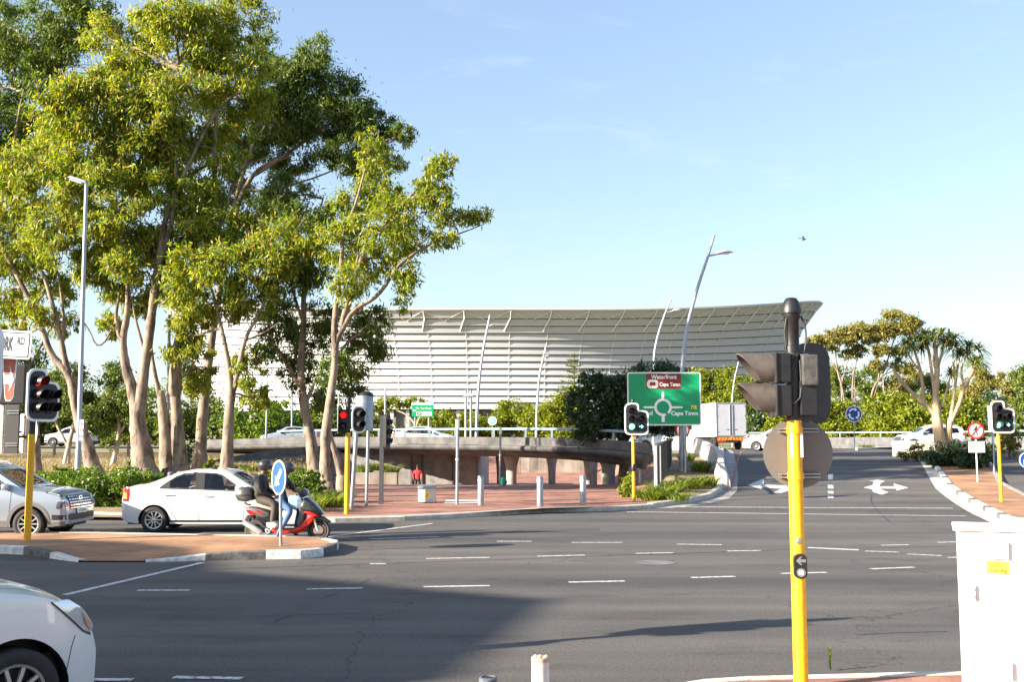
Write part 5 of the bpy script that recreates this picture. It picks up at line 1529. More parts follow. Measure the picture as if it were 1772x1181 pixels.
def wheel(t, x, y, r, side, spokes=10, wd=.2, dark=False):
    mb = MB(); ax = (0, side, 0)
    rr = r * .69
    mb.lathe([(rr, -wd * .5), (r * .93, -wd * .5), (r, -wd * .38), (r, wd * .36), (r * .94, wd * .48), (r * .8, wd * .5), (rr, wd * .44), (rr * .96, wd * .3), (rr * .94, -wd * .3)], (x, y, r), ax, 36)
    w = mb.build('wheel', TYRE, t, smooth=True, sharp=50)
    mb = MB(); o = Vector((x, y + side * wd * .40, r)); Yv = Vector((0, side, 0))
    mb.lathe([(rr * 1.0, .0), (rr * .98, .012), (rr * .90, .008), (rr * .88, -.05)], o, Yv, 36, caps=False)
    mb.lathe([(rr * .2, -.02), (rr * .2, .0), (rr * .12, .012), (.0001, .014)], o, Yv, 18)
    Xv = Vector((1, 0, 0)); Zv = Vector((0, 0, 1))
    for k in range(spokes):
        a = 2 * math.pi * k / spokes; d = Xv * math.cos(a) + Zv * math.sin(a); e = Yv.cross(d)
        p = [(rr * .14, -rr * .055), (rr * .9, -rr * .06), (rr * .9, rr * .06), (rr * .14, rr * .055)]
        mb.prism(p, o + Yv * .0, d if side < 0 else d, e if (d.cross(e)).dot(Yv) > 0 else -e, .03)
    mb.build('rim', RIM, w, smooth=True, sharp=40)
    mb = MB(); mb.lathe([(rr * .9, -.07), (.0001, -.07)], o, Yv, 24); mb.build('brake_disc', TRIM, w)
    return w
def underbody(t, c, x0, x1, arches, zlow=.2, zhi=.52):
    mb = MB(); mb.box(((x0 + x1) / 2, 0, (zlow + zhi) / 2), (x1 - x0, c.W * 1.55, zhi - zlow)); mb.build('underbody', TRIM, t)
    for xc, zc, r in arches:
        for sd_ in (-1, 1):
            mb = MB(); y0 = c.W * .60 * sd_; y1 = (c.side(xc, zc + r) - .012) * sd_; n = 18
            A = [(xc - r * 1.0 * math.cos(math.pi * k / n), zc + r * math.sin(math.pi * k / n)) for k in range(n + 1)]
            mb.grid(lambda i, j: (A[i][0], (y0, y1)[j], A[i][1]), n + 1, 2); mb.add([(a[0], y0, a[1]) for a in A], [tuple(range(n + 1))]); mb.build('wheel_arch', TRIM, t)
def seats(t, rows, driver=None):
    for x in rows:
        for y in (-.36, .36):
            mb = MB(); mb.box((x + .05, y, .62), (.5, .5, .2)); mb.build('seat', SEAT, t, bevel=.05)
            mb = MB(); mb.box((x - .26, y, .92), (.16, .48, .62), R3=Matrix.Rotation(-.2, 3, 'Y')); mb.box((x - .36, y, 1.30), (.1, .26, .18)); mb.build('seat_back', SEAT, t, bevel=.045)
def mirror(t, x, y, z, side, m):
    mb = MB(); mb.box((x, y + side * .1, z), (.13, .2, .14)); mb.build('wing_mirror', m, t, bevel=.045); MB().box((x - .067, y + side * .1, z), (.004, .16, .10)).build('mirror_glass', CHROME, t)
def handle(c, t, x, z, m):
    for sd_ in (-1, 1):
        mb = MB(); y = sd_ * (c.side(x, z) + .018); mb.box((x, y, z), (.19, .03, .03)); mb.build('door_handle', m, t, bevel=.012)
        mb = MB(); mb.box((x - .02, sd_ * (c.side(x, z) + .002), z - .018), (.15, .012, .02)); mb.build('handle_recess', TRIM, t)

# --- white sedan
def sedan(t, paint, seethrough=True, detail=True):
    ar = [(-1.33, .29, .36), (1.22, .29, .36)]
    c = Car([(-2.13, .45), (-2.125, .80), (-2.10, 1.0), (-2.04, 1.065), (-1.9, 1.09), (-1.62, 1.125), (-1.3, 1.25), (-.95, 1.385), (-.6, 1.452), (-.15, 1.475), (.2, 1.455), (.42, 1.40), (.95, 1.09), (1.1, 1.03), (1.6, .94), (1.95, .82), (2.07, .72), (2.125, .58), (2.135, .40)],
            [(-2.13, 1.0), (-1.6, 1.03), (0, .985), (.8, .94), (1.3, .93), (2.13, .8)], 1.695, [(-2.14, .34), (-2.0, .25), (-1.7, .21), (1.6, .20), (2.0, .2), (2.14, .27)], ar, plan=.93)
    w1 = [(-1.22, 1.03), (-1.02, 1.18), (-.86, 1.285), (-.7, 1.345), (-.4, 1.372), (-.36, 1.01)]
    w1q = [(-1.0, 1.03), (-1.0, 1.19), (-.86, 1.285), (-.7, 1.345), (-.39, 1.372), (-.36, 1.01)]
    w2 = [(-.2, 1.0), (-.22, 1.372), (.06, 1.355), (.2, 1.31), (.64, 1.02), (.66, .965)]
    scr = [(.44, .93, .86), (-1.5, -.98, .84)]
    c.build(t, paint, [w1, w2], scr)
    G = CGLASS
    for w in (w1q, w2): c.decal('window', w, G, t, off=-.006)
    c.decal('window_post', [(-1.22, 1.025), (-1.02, 1.18), (-.985, 1.2), (-.985, 1.025)], TRIM, t, off=.003)
    c.decal('door_pillar', [(-.385, .995), (-.415, 1.385), (-.2, 1.385), (-.18, .985)], TRIM, t, off=.003)
    for w in (w1, w2): c.strip(w, .03, TRIM, t, 'window_trim', closed=True, off=.005)
    c.screen(*scr[0], t, 'windscreen', CGLASS); c.screen(*scr[1], t, 'rear_window', GLASSD)
    # seams
    c.strip([(-.30, .97), (-.29, .6), (-.30, .27)], .009, TRIM, t, 'door_seam'); c.strip([(-1.22, 1.0), (-1.15, .8), (-.98, .55), (-.88, .40), (-.8, .27)], .008, TRIM, t, 'door_seam'); c.strip([(.78, .93), (.74, .5), (.73, .27)], .009, TRIM, t, 'door_seam')
    c.strip([(-.98, .27), (.85, .27)], .05, TRIM, t, 'sill_trim')
    c.strip([(-2.10, .70), (-1.75, .68)], .007, TRIM, t, 'bumper_seam')
    for xc, zc, r in ar: c.strip([(xc - (r + .015) * math.cos(math.pi * k / 20), zc + (r + .015) * math.sin(math.pi * k / 20)) for k in range(1, 20)], .03, mat('car_arch_grey', (.42, .42, .43), .5), t, 'arch_lip', off=.003) if detail and False else None
    c.decal('tail_lamp', [(-2.1, .72), (-2.1, 1.02), (-1.93, 1.06), (-1.90, .95), (-1.93, .72)], TAIL, t, off=.008)
    c.decal('tail_lamp_lens', [(-2.08, .78), (-2.08, .93), (-1.97, .92), (-1.96, .78)], TAILW, t, off=.013)
    c.decal('headlamp', [(1.72, .70), (1.6, .84), (1.82, .86), (2.05, .73), (2.06, .64)], HEADL, t, off=.008)
    handle(c, t, -.98, .875, paint); handle(c, t, -.08, .845, paint)
    underbody(t, c, -1.98, 1.98, ar, .19, .5)
    for x in (-1.33, 1.22):
        for sd_ in (-1, 1): wheel(t, x, sd_ * .74, .30, sd_, 10)
    for sd_ in (-1, 1): mirror(t, .62, sd_ * .78, 1.02, sd_, paint)
    MB().box((.05, 0, .45), (2.2, 1.4, .3)).build('cabin_floor', INT, t)
    MB().box((.92, 0, .88), (.35, 1.35, .22)).build('dashboard', INT, t, bevel=.04)
    seats(t, (.12, -.75))
    MB().box((-2.128, 0, .86), (.02, .5, .12)).build('number_plate', PLATE, t)
    MB().box((2.12, 0, .47), (.05, 1.0, .18)).build('grille', TRIM, t, bevel=.02)
    return c
YS = 25.15
px0 = at(265, 900, YS - .84).x
t = empty('white_sedan', (px0 + 1.33, YS, 0), math.radians(.8), 'white four door sedan waiting at the far kerb behind the scooter', 'car', 'cars at the junction')
SED = t; sedan(t, CARW)
# the driver inside
def skin_person(name, J, E, parent, mats, bone_mat, sub=1, loc=None):
    """one continuous body grown over a skeleton: J joints (pos, radius), E bones"""
    names = list(J); me = bpy.data.meshes.new(name)
    me.from_pydata([J[k][0] for k in names], [(names.index(a), names.index(b)) for a, b in E], [])
    o = bpy.data.objects.new(name, me); COL.objects.link(o)
    md = o.modifiers.new('skin', 'SKIN'); md.use_smooth_shade = True; md.branch_smoothing = .3
    for i, k in enumerate(names):
        r = J[k][1]; r = r if hasattr(r, '__len__') else (r, r)
        me.skin_vertices[0].data[i].radius = r; me.skin_vertices[0].data[i].use_root = (i == 0)
    ss = o.modifiers.new('sub', 'SUBSURF'); ss.levels = sub; ss.render_levels = sub
    dg = bpy.context.evaluated_depsgraph_get(); m2 = bpy.data.meshes.new_from_object(o.evaluated_get(dg))
    bpy.data.objects.remove(o)
    m2.materials.clear()
    for m in mats: m2.materials.append(m)
    segs = [(Vector(J[a][0]), Vector(J[b][0]), bone_mat(a, b)) for a, b in E]
    for p in m2.polygons:
        c = p.center; best = 1e9; bi = 0
        for a, b, mi in segs:
            d = b - a; t_ = max(0, min(1, (c - a).dot(d) / max(1e-9, d.length_squared))); q = (c - (a + d * t_)).length
            if q < best: best = q; bi = mi
        p.material_index = bi; p.use_smooth = True
    m2.name = name
    return link(name, m2, parent)
SKIN1 = mat('skin_brown', (.22, .115, .07), .6, noise=.1, nscale=20)
SKIN2 = mat('skin_dark', (.10, .055, .038), .6)
CLB = mat('black_jacket', (.022, .021, .021), .7, noise=.4, nscale=14)
CLT = mat('dark_trousers', (.055, .043, .036), .8, noise=.3, nscale=14)
JEANS = mat('blue_jeans', (.065, .13, .25), .85, noise=.25, nscale=10)
JEANSSH = mat('shaded_jeans', (.035, .06, .13), .85, noise=.25, nscale=10)  # far leg of the same jeans, shade put into the colour
HELM = mat('helmet_black', (.02, .02, .021), .28, coat=.8)
SHOEW = mat('white_shoe', (.66, .62, .58), .7)
SHOEB = mat('brown_shoe', (.10, .05, .045), .7)
REDJ = mat('red_jacket', (.50, .02, .03), .75, noise=.2, nscale=8)
HAIR = mat('dark_hair', (.015, .012, .01), .8)
drv = empty('person', SED.location + Vector((.10, -.36, .72)), 0, 'driver at the wheel of the white sedan, seen through the front window', 'person')
J = {'hip': ((-.12, 0, .02), .14), 'chest': ((-.2, 0, .34), (.16, .13)), 'neck': ((-.2, 0, .5), .055), 'head': ((-.17, 0, .58), .075), 'crown': ((-.17, 0, .68), .085),
     'shl': ((-.19, .18, .44), .07), 'ell': ((.02, .22, .24), .05), 'hal': ((.28, .14, .30), .035), 'shr': ((-.19, -.18, .44), .07), 'elr': ((.02, -.22, .24), .05), 'har': ((.28, -.14, .30), .035), 'kn': ((.32, .1, .06), .08), 'kn2': ((.32, -.1, .06), .08)}
E = [('hip', 'chest'), ('chest', 'neck'), ('neck', 'head'), ('head', 'crown'), ('chest', 'shl'), ('shl', 'ell'), ('ell', 'hal'), ('chest', 'shr'), ('shr', 'elr'), ('elr', 'har'), ('hip', 'kn'), ('hip', 'kn2')]
skin_person('body', J, E, drv, [CLT, SKIN2], lambda a, b: 1 if a in ('neck', 'head', 'ell', 'elr') else 0)
mb = MB(); mb.ball((-.185, 0, .70), (.10, .088, .085), 14, 8); mb.build('hair', HAIR, drv, smooth=True)
mb = MB(); mb.lathe([(.17, -.012), (.185, 0), (.17, .012), (.158, 0), (.17, -.012)], (.36, 0, .26), (-.9, 0, .45), 20); sw = mb.build('steering_wheel', TRIM, None, smooth=True); sw.parent = SED; sw.location = (.10, -.36, .72)

# --- silver SUV
def suv(t, paint, hero=True):
    ar = [(-1.32, .34, .40), (1.2, .34, .40)]
    c = Car([(-1.99, .5), (-1.985, 1.0), (-1.96, 1.2), (-1.86, 1.42), (-1.74, 1.56), (-1.4, 1.625), (-.7, 1.655), (-.1, 1.645), (.25, 1.59), (.42, 1.52), (1.02, 1.16), (1.12, 1.125), (1.5, 1.09), (1.75, 1.045), (1.86, .99), (1.93, .90), (1.965, .75), (1.985, .55), (1.99, .36)],
            [(-2, 1.1), (-1, 1.08), (.9, 1.03), (1.3, 1.0), (2, .92)], 1.77, [(-2, .45), (-1.8, .30), (-1, .26), (1, .26), (1.7, .27), (2, .33)], ar, plan=.955, tumble=.30, endr=.12)
    w1 = [(-1.6, 1.16), (-1.5, 1.42), (-1.1, 1.47), (-.45, 1.49), (-.42, 1.10)]; w2 = [(-.32, 1.10), (-.34, 1.49), (.1, 1.47), (.3, 1.40), (.72, 1.13), (.75, 1.07)]
    scr = [(.46, 1.0, .86)]
    c.build(t, paint, [w1, w2], scr)
    for w in (w1, w2): c.decal('window', w, CGLASS if hero else GLASSD, t, off=-.006); c.strip(w, .035, TRIM, t, 'window_trim', closed=True, off=.005)
    c.decal('door_pillar', [(-.44, 1.09), (-.46, 1.5), (-.31, 1.5), (-.30, 1.09)], TRIM, t, off=.003)
    c.screen(*scr[0], t, 'windscreen', CGLASS)
    c.screen(-1.93, -1.76, .8, t, 'rear_window', GLASSD, off=.004)
    for xc, zc, r in ar:
        c.strip([(xc - (r + .03) * math.cos(math.pi * k / 22), zc + (r + .03) * math.sin(math.pi * k / 22)) for k in range(0, 23)], .075, mat('arch_plastic', (.14, .135, .135), .6), t, 'arch_cladding', off=.008)
    c.strip([(-.88, .33), (.76, .33)], .14, mat('arch_plastic', (.14, .135, .135), .6), t, 'sill_cladding', off=.006)
    c.strip([(-.38, 1.06), (-.37, .45)], .008, TRIM, t, 'door_seam'); c.strip([(.82, 1.03), (.78, .45)], .008, TRIM, t, 'door_seam')
    underbody(t, c, -1.85, 1.82, ar, .24, .56)
    for x in (-1.32, 1.2):
        for sd_ in (-1, 1): wheel(t, x, sd_ * .77, .335, sd_, 10, .215)
    for sd_ in (-1, 1): mirror(t, .72, sd_ * .84, 1.13, sd_, paint)
    handle(c, t, -1.0, .95, paint); handle(c, t, -.2, .93, paint)
    MB().box((0, 0, .5), (2.2, 1.45, .3)).build('cabin_floor', INT, t); MB().box((.92, 0, .97), (.4, 1.4, .2)).build('dashboard', INT, t, bevel=.04)
    if hero: seats(t, (.05, -.8))
    # roof rails
    for sd_ in (-1, 1):
        mb = MB(); mb.tube([(x, sd_ * .56, c.topz(x, .56) + (.05 if -1.5 < x < .05 else .005)) for x in (-1.55, -1.45, -1, -.5, 0, .12)], .018, 6); mb.build('roof_rail', GREYP, t, smooth=True)
    # front: lamps and grille laid on the nose
    bv = BVHTree.FromPolygons([v.co for v in c.body.data.vertices], [tuple(p.vertices) for p in c.body.data.polygons])
    def hit(y, z):
        r = bv.ray_cast(Vector((3, y, z)), Vector((-1, 0, 0))); return r[0].x if r[0] else 1.9
    def front(name, poly, m, off=.008, depth=None):
        bm = bmesh.new(); bm.faces.new([bm.verts.new((0, p[0], p[1])) for p in poly]); bmesh.ops.triangulate(bm, faces=bm.faces)
        for k in range(-20, 21): bmesh.ops.bisect_plane(bm, geom=bm.verts[:] + bm.edges[:] + bm.faces[:], plane_co=(0, k * .045, 0), plane_no=(0, 1, 0), dist=1e-5)
        for k in range(5, 24): bmesh.ops.bisect_plane(bm, geom=bm.verts[:] + bm.edges[:] + bm.faces[:], plane_co=(0, 0, k * .05), plane_no=(0, 0, 1), dist=1e-5)
        for v in bm.verts: v.co.x = hit(v.co.y, v.co.z) + off
        me = bpy.data.meshes.new(name); bmesh.ops.recalc_face_normals(bm, faces=bm.faces); bm.to_mesh(me); bm.free(); me.materials.append(m); return link(name, me, t)
    front('grille', rounded([(-.58, .62), (.58, .62), (.64, .93), (-.64, .93)], .05), TRIM, .006)
    for r_ in range(5):
        for k in range(9):
            y = (k - 4) * .128 + (.0 if r_ % 2 else .0); z = .655 + r_ * .062
            front('grille_bar', rect(y - .05, z - .012, y + .05, z + .012), CHROME, .016)
    front('lower_grille', rounded([(-.66, .40), (.66, .40), (.66, .54), (-.66, .54)], .03), TRIM, .007)
    front('skid_plate', rounded([(-.5, .30), (.5, .30), (.56, .375), (-.56, .375)], .02), GREYP, .012)
    front('number_plate', rect(-.26, .53, .26, .64), PLATE, .022)
    text('lettering', 'CA 108-492', .085, (hit(0, .585) + .030, 0, .585), (0, 1, 0), (0, 0, 1), SIGNK, t, squash=.9)
    # emblem: a slanted oval outline
    MB().ring(circle(.085, 20, ry=.045), circle(.068, 20, ry=.032), (hit(0, .86) + .03, 0, .86), Vector((0, 1, .12)).normalized(), Vector((0, -.12, 1)).normalized(), .008).build('emblem', CHROME, t)
    for sd_ in (-1, 1):
        mir = lambda P: [(sd_ * y, z) for y, z in P]
        front('headlamp_surround', mir(rounded([(.62, .66), (.80, .66), (.83, .84), (.62, .84)], .05)), CHROME, .009)
        front('headlamp', mir(rounded([(.645, .685), (.785, .685), (.80, .815), (.645, .815)], .035)), mat('headlamp_dark', (.10, .10, .14), .08, coat=1), .014)
    c.decal('headlamp_surround', [(1.80, .655), (1.78, .845), (1.95, .845), (1.965, .655)], CHROME, t, off=.008); c.decal('headlamp', [(1.825, .685), (1.81, .815), (1.95, .815), (1.96, .685)], MATS['headlamp_dark'], t, off=.013)
    c.decal('daytime_lamp', [(1.55, 1.0), (1.56, 1.035), (1.9, .955), (1.92, .915)], TRIM, t, off=.010); c.decal('daytime_lamp_lens', [(1.6, 1.0), (1.6, 1.022), (1.86, .955), (1.87, .935)], HEADL, t, off=.015)
    c.decal('bumper_vent', [(1.70, .42), (1.70, .53), (1.97, .52), (1.975, .42)], TRIM, t, off=.008)
    c.strip([(1.62, .32), (1.96, .34)], .09, MATS['arch_plastic'], t, 'bumper_cladding', off=.006)
    c.decal('tail_lamp', [(-1.95, .95), (-1.95, 1.15), (-1.75, 1.13), (-1.75, .98)], TAIL, t, off=.010)
    return c
YV = 23.5
px0 = at(47.5, 920, YV - .87).x
t = empty('silver_suv', (px0 - 1.2, YV, 0), 0, 'silver compact SUV with a barred chrome grille at the left edge', 'car', 'cars at the junction')
SUV = t; suv(t, CARS)

# --- white car cut by the bottom left corner
t = empty('white_car', (-4.99, 7.08, 0), math.radians(48), 'white car in the bottom left corner, only its front wing, headlamp and wheel in view', 'car', 'cars at the junction')
ar = [(-1.35, .33, .39), (1.30, .33, .39)]
c = Car([(-2.1, .5), (-2.09, 1.0), (-2.0, 1.3), (-1.8, 1.55), (-1.2, 1.66), (-.4, 1.68), (.05, 1.62), (.3, 1.52), (.95, 1.17), (1.1, 1.13), (1.4, 1.08), (1.65, 1.0), (1.84, .88), (1.93, .76), (1.975, .6), (1.985, .35)],
        [(-2.1, 1.1), (0, 1.06), (.9, 1.03), (1.4, .98), (2, .84)], 1.80, [(-2.1, .42), (-1.8, .27), (1.65, .24), (2, .26)], ar, plan=.90, endr=.5, tumble=.32)
w1 = [(-1.5, 1.14), (-1.3, 1.42), (-.4, 1.5), (-.38, 1.1)]; w2 = [(-.3, 1.1), (-.32, 1.5), (.1, 1.46), (.75, 1.1)]
c.build(t, CARW, [], [])
for w in (w1, w2): c.decal('window', w, GLASSD, t, off=.004)
c.screen(.34, .92, .86, t, 'windscreen', GLASSD, off=.004)
c.decal('headlamp', rounded([(1.54, .945), (1.68, .95), (1.82, .86), (1.93, .72), (1.90, .66), (1.82, .70), (1.66, .84)], .03), HEADL, t, off=.006)
c.strip([(1.54, .945), (1.66, .84), (1.82, .70), (1.90, .66)], .012, TRIM, t, 'lamp_seam', off=.008)
c.decal('indicator', rounded([(1.80, .845), (1.90, .74), (1.91, .69), (1.86, .72)], .01), mat('indicator_amber', (.5, .28, .16), .1, coat=1), t, off=.012)
c.strip([(1.75, .68), (1.72, .6), (1.69, .42)], .006, TRIM, t, 'bumper_seam', off=.003)
c.strip([(.86, 1.0), (.84, .6), (.82, .3)], .008, TRIM, t, 'door_seam', off=.003)
c.top_strip(.95, 1.85, .86, .868, t, 'bonnet_seam', TRIM, .003)
underbody(t, c, -1.9, 1.8, ar, .24, .56)
for x in (-1.35, 1.30):
    for sd_ in (-1, 1): wheel(t, x, sd_ * .78, .325, sd_, 10, .22)
mb = MB(); mb.box((.74, -.98, 1.14), (.17, .26, .17)); mb.build('wing_mirror', CARW, t, bevel=.06)
MB().box((.80, -1.0, 1.12), (.08, .2, .05)).build('mirror_reflection', SIGNY, t, bevel=.02)  # yellow reflection on the mirror, put in as a coloured block
NEARCAR = t

# --- far cars: copies of the two bodies
bpy.context.view_layer.update()
def far_car(src, loc, rz, label, paint=None, name='parked_car', group='cars in the distance'):
    c = copy_tree(src); c.name = name; c.location = loc; c.rotation_euler = (0, 0, rz); c['label'] = label; c['category'] = 'car'; c['group'] = group
    for ch in c.children:
        if ch.name.startswith('steering'): continue
        if paint and ch.type == 'MESH' and ch.data.materials and ch.data.materials[0] in (CARW, CARS):
            ch.material_slots[0].link = 'OBJECT'; ch.material_slots[0].material = paint
    return c
def ground_at(px, Y, z=None): q = at(px, 765, Y); return Vector((q.x, Y, H(q.x, Y) if z is None else z))
far_car(SED, ground_at(1345, 68), math.radians(157), 'white car entering the roundabout, half hidden by the grey disc', CARW, 'white_car')
far_car(SUV, ground_at(1608, 66), math.radians(176), 'white car passing behind the aloe tree on the right', CARW, 'white_car')
far_car(SUV, ground_at(124, 88, H(at(124, 765, 88).x, 88) + .04), math.radians(180), 'white car on the far road behind the left trees', CARW, 'white_car')
def deck_z(px, Y): return 1.66
far_car(SED, ground_at(735, 69, 1.66), 0, 'pale blue sedan crossing the bridge above the red jacketed person', CARB, 'blue_sedan')
far_car(SED, ground_at(505, 74, 1.72), math.radians(180), 'silver sedan crossing the bridge behind the gum trunks', CARS, 'silver_sedan')
far_car(SUV, ground_at(1138, 66, 1.45), math.radians(20), 'blue grey car glimpsed between the sign post and the green light', mat('car_steel_blue', (.12, .2, .3), .3, coat=1), 'blue_car')

# --- white box truck
q = ground_at(1266, 78)
t = empty('box_truck', q, math.radians(7), 'white box truck seen from behind with orange striped bumper, driving onto the roundabout', 'truck')
# local: +y forward, rear face at y = 0
BX = mat('truck_white', (.78, .78, .77), .4, noise=.04, nscale=1)
w = 1.17; zb, zt = .98, 3.52
MB().box((0, 3.1, (zb + zt) / 2), (2 * w, 6.1, zt - zb)).build('box_body', BX, t, bevel=.03)
FRM = mat('truck_frame_grey', (.20, .21, .25), .5)
for s in (-1, 1):
    MB().box((s * w * .5, .035, (zb + zt) / 2), (w * .93, .05, zt - zb - .18)).build('rear_door', mat('truck_door', (.42, .43, .48), .45, noise=.06, nscale=2), t, bevel=.01)
    for k in (.3, -.9, 1.0): MB().box((s * w * .93, .0, (zb + zt) / 2 + k), (.16, .03, .07)).build('hinge', FRM, t)
    MB().box((s * w * .97, .01, (zb + zt) / 2), (.07, .05, zt - zb - .1)).build('frame_post', FRM, t)
    mb = MB(); mb.tube([(s * .1, -.01, zb + .15), (s * .1, -.01, zt - .15)], .03, 6); mb.build('lock_bar', GALV, t)
    MB().box((s * .25, -.005, zb + .55), (.3, .04, .05)).build('lock_handle', FRM, t)
MB().box((0, .01, zt - .04), (2 * w, .05, .09)).build('frame_rail', FRM, t); MB().box((0, .01, zb + .04), (2 * w, .05, .09)).build('frame_rail', FRM, t)
MB().box((0, .015, (zb + zt) / 2), (.10, .04, zt - zb - .1)).build('frame_post', FRM, t)
MB().box((0, -.02, .80), (2.2, .08, .26)).build('rear_bumper', mat('bumper_red', (.5, .06, .02), .5), t)
mb = MB()
for k in range(9):
    x = -1.05 + k * .245; sl_ = .1 if k < 4 else -.1
    mb.prism([(x, -.12), (x + .11, -.12), (x + .11 + sl_, .12), (x + sl_, .12)], (0, -.065, .80), (1, 0, 0), (0, 0, 1), .004)
mb.build('bumper_stripes', mat('bumper_orange', (.72, .36, .04), .5), t)
MB().box((.15, -.03, .6), (.52, .03, .12)).build('number_plate', PLATE, t)
MB().box((0, 2.7, .62), (.9, 5.6, .2)).build('chassis', TRIM, t)
MB().box((0, 6.9, 1.35), (2.1, 1.5, 1.9)).build('cab', BX, t, bevel=.12)
MB().box((0, 6.95, 1.85), (2.12, 1.1, .6)).build('cab_window', GLASSD, t, bevel=.03)
for s in (-1, 1):
    for y in (1.3, 6.7):
        mb = MB(); mb.lathe([(.27, -.13), (.45, -.13), (.47, -.08), (.47, .08), (.45, .13), (.27, .13), (.25, .05), (.0001, .05)], (s * .92, y, .47), (s, 0, 0), 24); mb.build('wheel', TYRE, t, smooth=True, sharp=50)
    MB().box((s * .85, -.01, .60), (.3, .05, .14)).build('tail_lamp', TAIL, t)
    MB().box((s * .75, 1.3, .55), (.5, 1.3, .08)).build('mudguard', TRIM, t)
MB().box((-w - .002, 2.2, 2.55), (.004, .5, .8)).build('side_mark', FRM, t)

# ------------------------------------------------------------------ scooter with two people
sy = 22.2
axr = at(443, 912, sy - .0).x
SCO = empty('scooter', (axr, sy, 0), math.radians(-2), 'red and black motor scooter with a top box and two riders at the junction', 'scooter')
RED = mat('scooter_red', (.62, .015, .012), .25, coat=1)
BLKG = mat('scooter_black', (.015, .015, .016), .25, coat=.6)
SILV = mat('scooter_silver', (.55, .55, .56), .35, metal=.5)
def scowheel(x, r, name):
    mb = MB(); n = 36
    mb.lathe([(r - .075, -.05), (r - .03, -.06), (r - .004, -.03), (r, 0), (r - .004, .03), (r - .03, .06), (r - .075, .05), (r - .075, -.05)], (x, 0, r), (0, 1, 0), n); w = mb.build(name, mat('scooter_tyre', (.06, .052, .046), .8), SCO, smooth=True, sharp=60)
    mb = MB(); mb.lathe([(r - .074, -.04), (r - .095, -.03), (r - .095, .03), (r - .074, .04)], (x, 0, r), (0, 1, 0), n); mb.lathe([(.045, -.05), (.045, .05)], (x, 0, r), (0, 1, 0), 14)
    for k in range(5):
        a = 2 * math.pi * k / 5 + .3; d = Vector((math.cos(a), 0, math.sin(a)))
        for da in (-.16, .16):
            d2 = Vector((math.cos(a + da), 0, math.sin(a + da))); mb.tube([Vector((x, 0, r)) + d * .03, Vector((x, 0, r)) + d2 * (r - .09)], .014, 5)
    mb.build('rim', SILV, w, smooth=True, sharp=50)
    mb = MB(); mb.lathe([(.06, 0), (.105, 0), (.105, .005), (.06, .005)], (x, -.062, r), (0, 1, 0), 24); mb.build('brake_disc', CHROME, w)
    return w
scowheel(1.335, .245, 'wheel'); scowheel(0, .235, 'wheel')
def shell(name, prof, wfun, m, n=9, parent=SCO):
    """closed side outline (x, z) inflated to half width w"""
    out = MB(); P = prof; k = len(P); cx = sum(p[0] for p in P) / k; cz = sum(p[1] for p in P) / k; vs = []; rows = []
    lay = [(-1, .78), (-.86, .93), (-.5, 1.0), (0, 1.02), (.5, 1.0), (.86, .93), (1, .78)]
    for u, sc in lay:
        for x, z in P:
            X_ = cx + (x - cx) * sc; Z_ = cz + (z - cz) * sc
            vs.append((X_, u * wfun(X_, Z_), Z_))
    fs = []
    for i in range(len(lay) - 1):
        for j in range(k):
            j2 = (j + 1) % k; fs.append((i * k + j, i * k + j2, (i + 1) * k + j2, (i + 1) * k + j))
    fs += [tuple(range(k))[::-1], tuple(range((len(lay) - 1) * k, len(lay) * k))]
    out.add(vs, fs); return out.build(name, m, parent, smooth=True, sharp=50)
def sstrip(name, path, h, w, m):
    """ribbon body panel: path of (x, z) with thickness h and half width w per point"""
    P = [Vector(p) for p in path]; up = []; dn = []
    for i, p in enumerate(P):
        d = (P[min(i + 1, len(P) - 1)] - P[max(i - 1, 0)]).normalized(); nn = Vector((-d.y, d.x)); hh = h[i] if hasattr(h, '__len__') else h
        up.append(p + nn * hh / 2); dn.append(p - nn * hh / 2)
    poly = [tuple(p) for p in up] + [tuple(p) for p in dn[::-1]]
    return shell(name, poly, w if callable(w) else (lambda x, z: w), m)
# red leg shield, floor board and belly
sstrip('leg_shield', [(1.33, .60), (1.24, .56), (1.13, .44), (1.02, .31), (.90, .235), (.74, .215)], [.05, .13, .15, .13, .10, .07], lambda x, z: .13 + .07 * max(0, (z - .25)), RED)
sstrip('floor_panel', [(.80, .225), (.6, .22), (.42, .25), (.33, .30)], [.09, .10, .11, .10], .17, RED)
shell('floor_board', [(.36, .27), (.86, .27), (.86, .31), (.36, .31)], lambda x, z: .19, BLKG)
shell('front_fairing', [(1.02, .92), (1.10, .93), (1.25, .82), (1.40, .66), (1.45, .58), (1.36, .56), (1.22, .63), (1.10, .66), (.98, .62), (.95, .72)], lambda x, z: .20 - .09 * max(0, x - 1.2) / .25, BLKG)
sstrip('fairing_stripe', [(.98, .66), (1.12, .63), (1.28, .57), (1.36, .55)], [.03, .07, .07, .03], .19, RED)
shell('headlamp', [(1.20, .78), (1.28, .78), (1.42, .63), (1.40, .57), (1.30, .60)], lambda x, z: .165 - .12 * max(0, x - 1.2) / .25, HEADL)
shell('inner_shield', [(.93, .30), (1.03, .42), (1.06, .60), (1.0, .88), (.93, .86), (.95, .6), (.90, .4)], lambda x, z: .17, mat('scooter_grey', (.10, .10, .11), .5))
shell('screen', [(1.0, .93), (1.12, .98), (1.09, 1.08), (1.0, 1.13), (.94, 1.06), (.93, .95)], lambda x, z: .13, BLKG)
mb = MB(); mb.tube([(.93, -.33, 1.0), (.97, -.2, 1.0), (1.0, 0, .97), (.97, .2, 1.0), (.93, .33, 1.0)], .017, 8); mb.build('handlebar', BLKG, SCO, smooth=True)
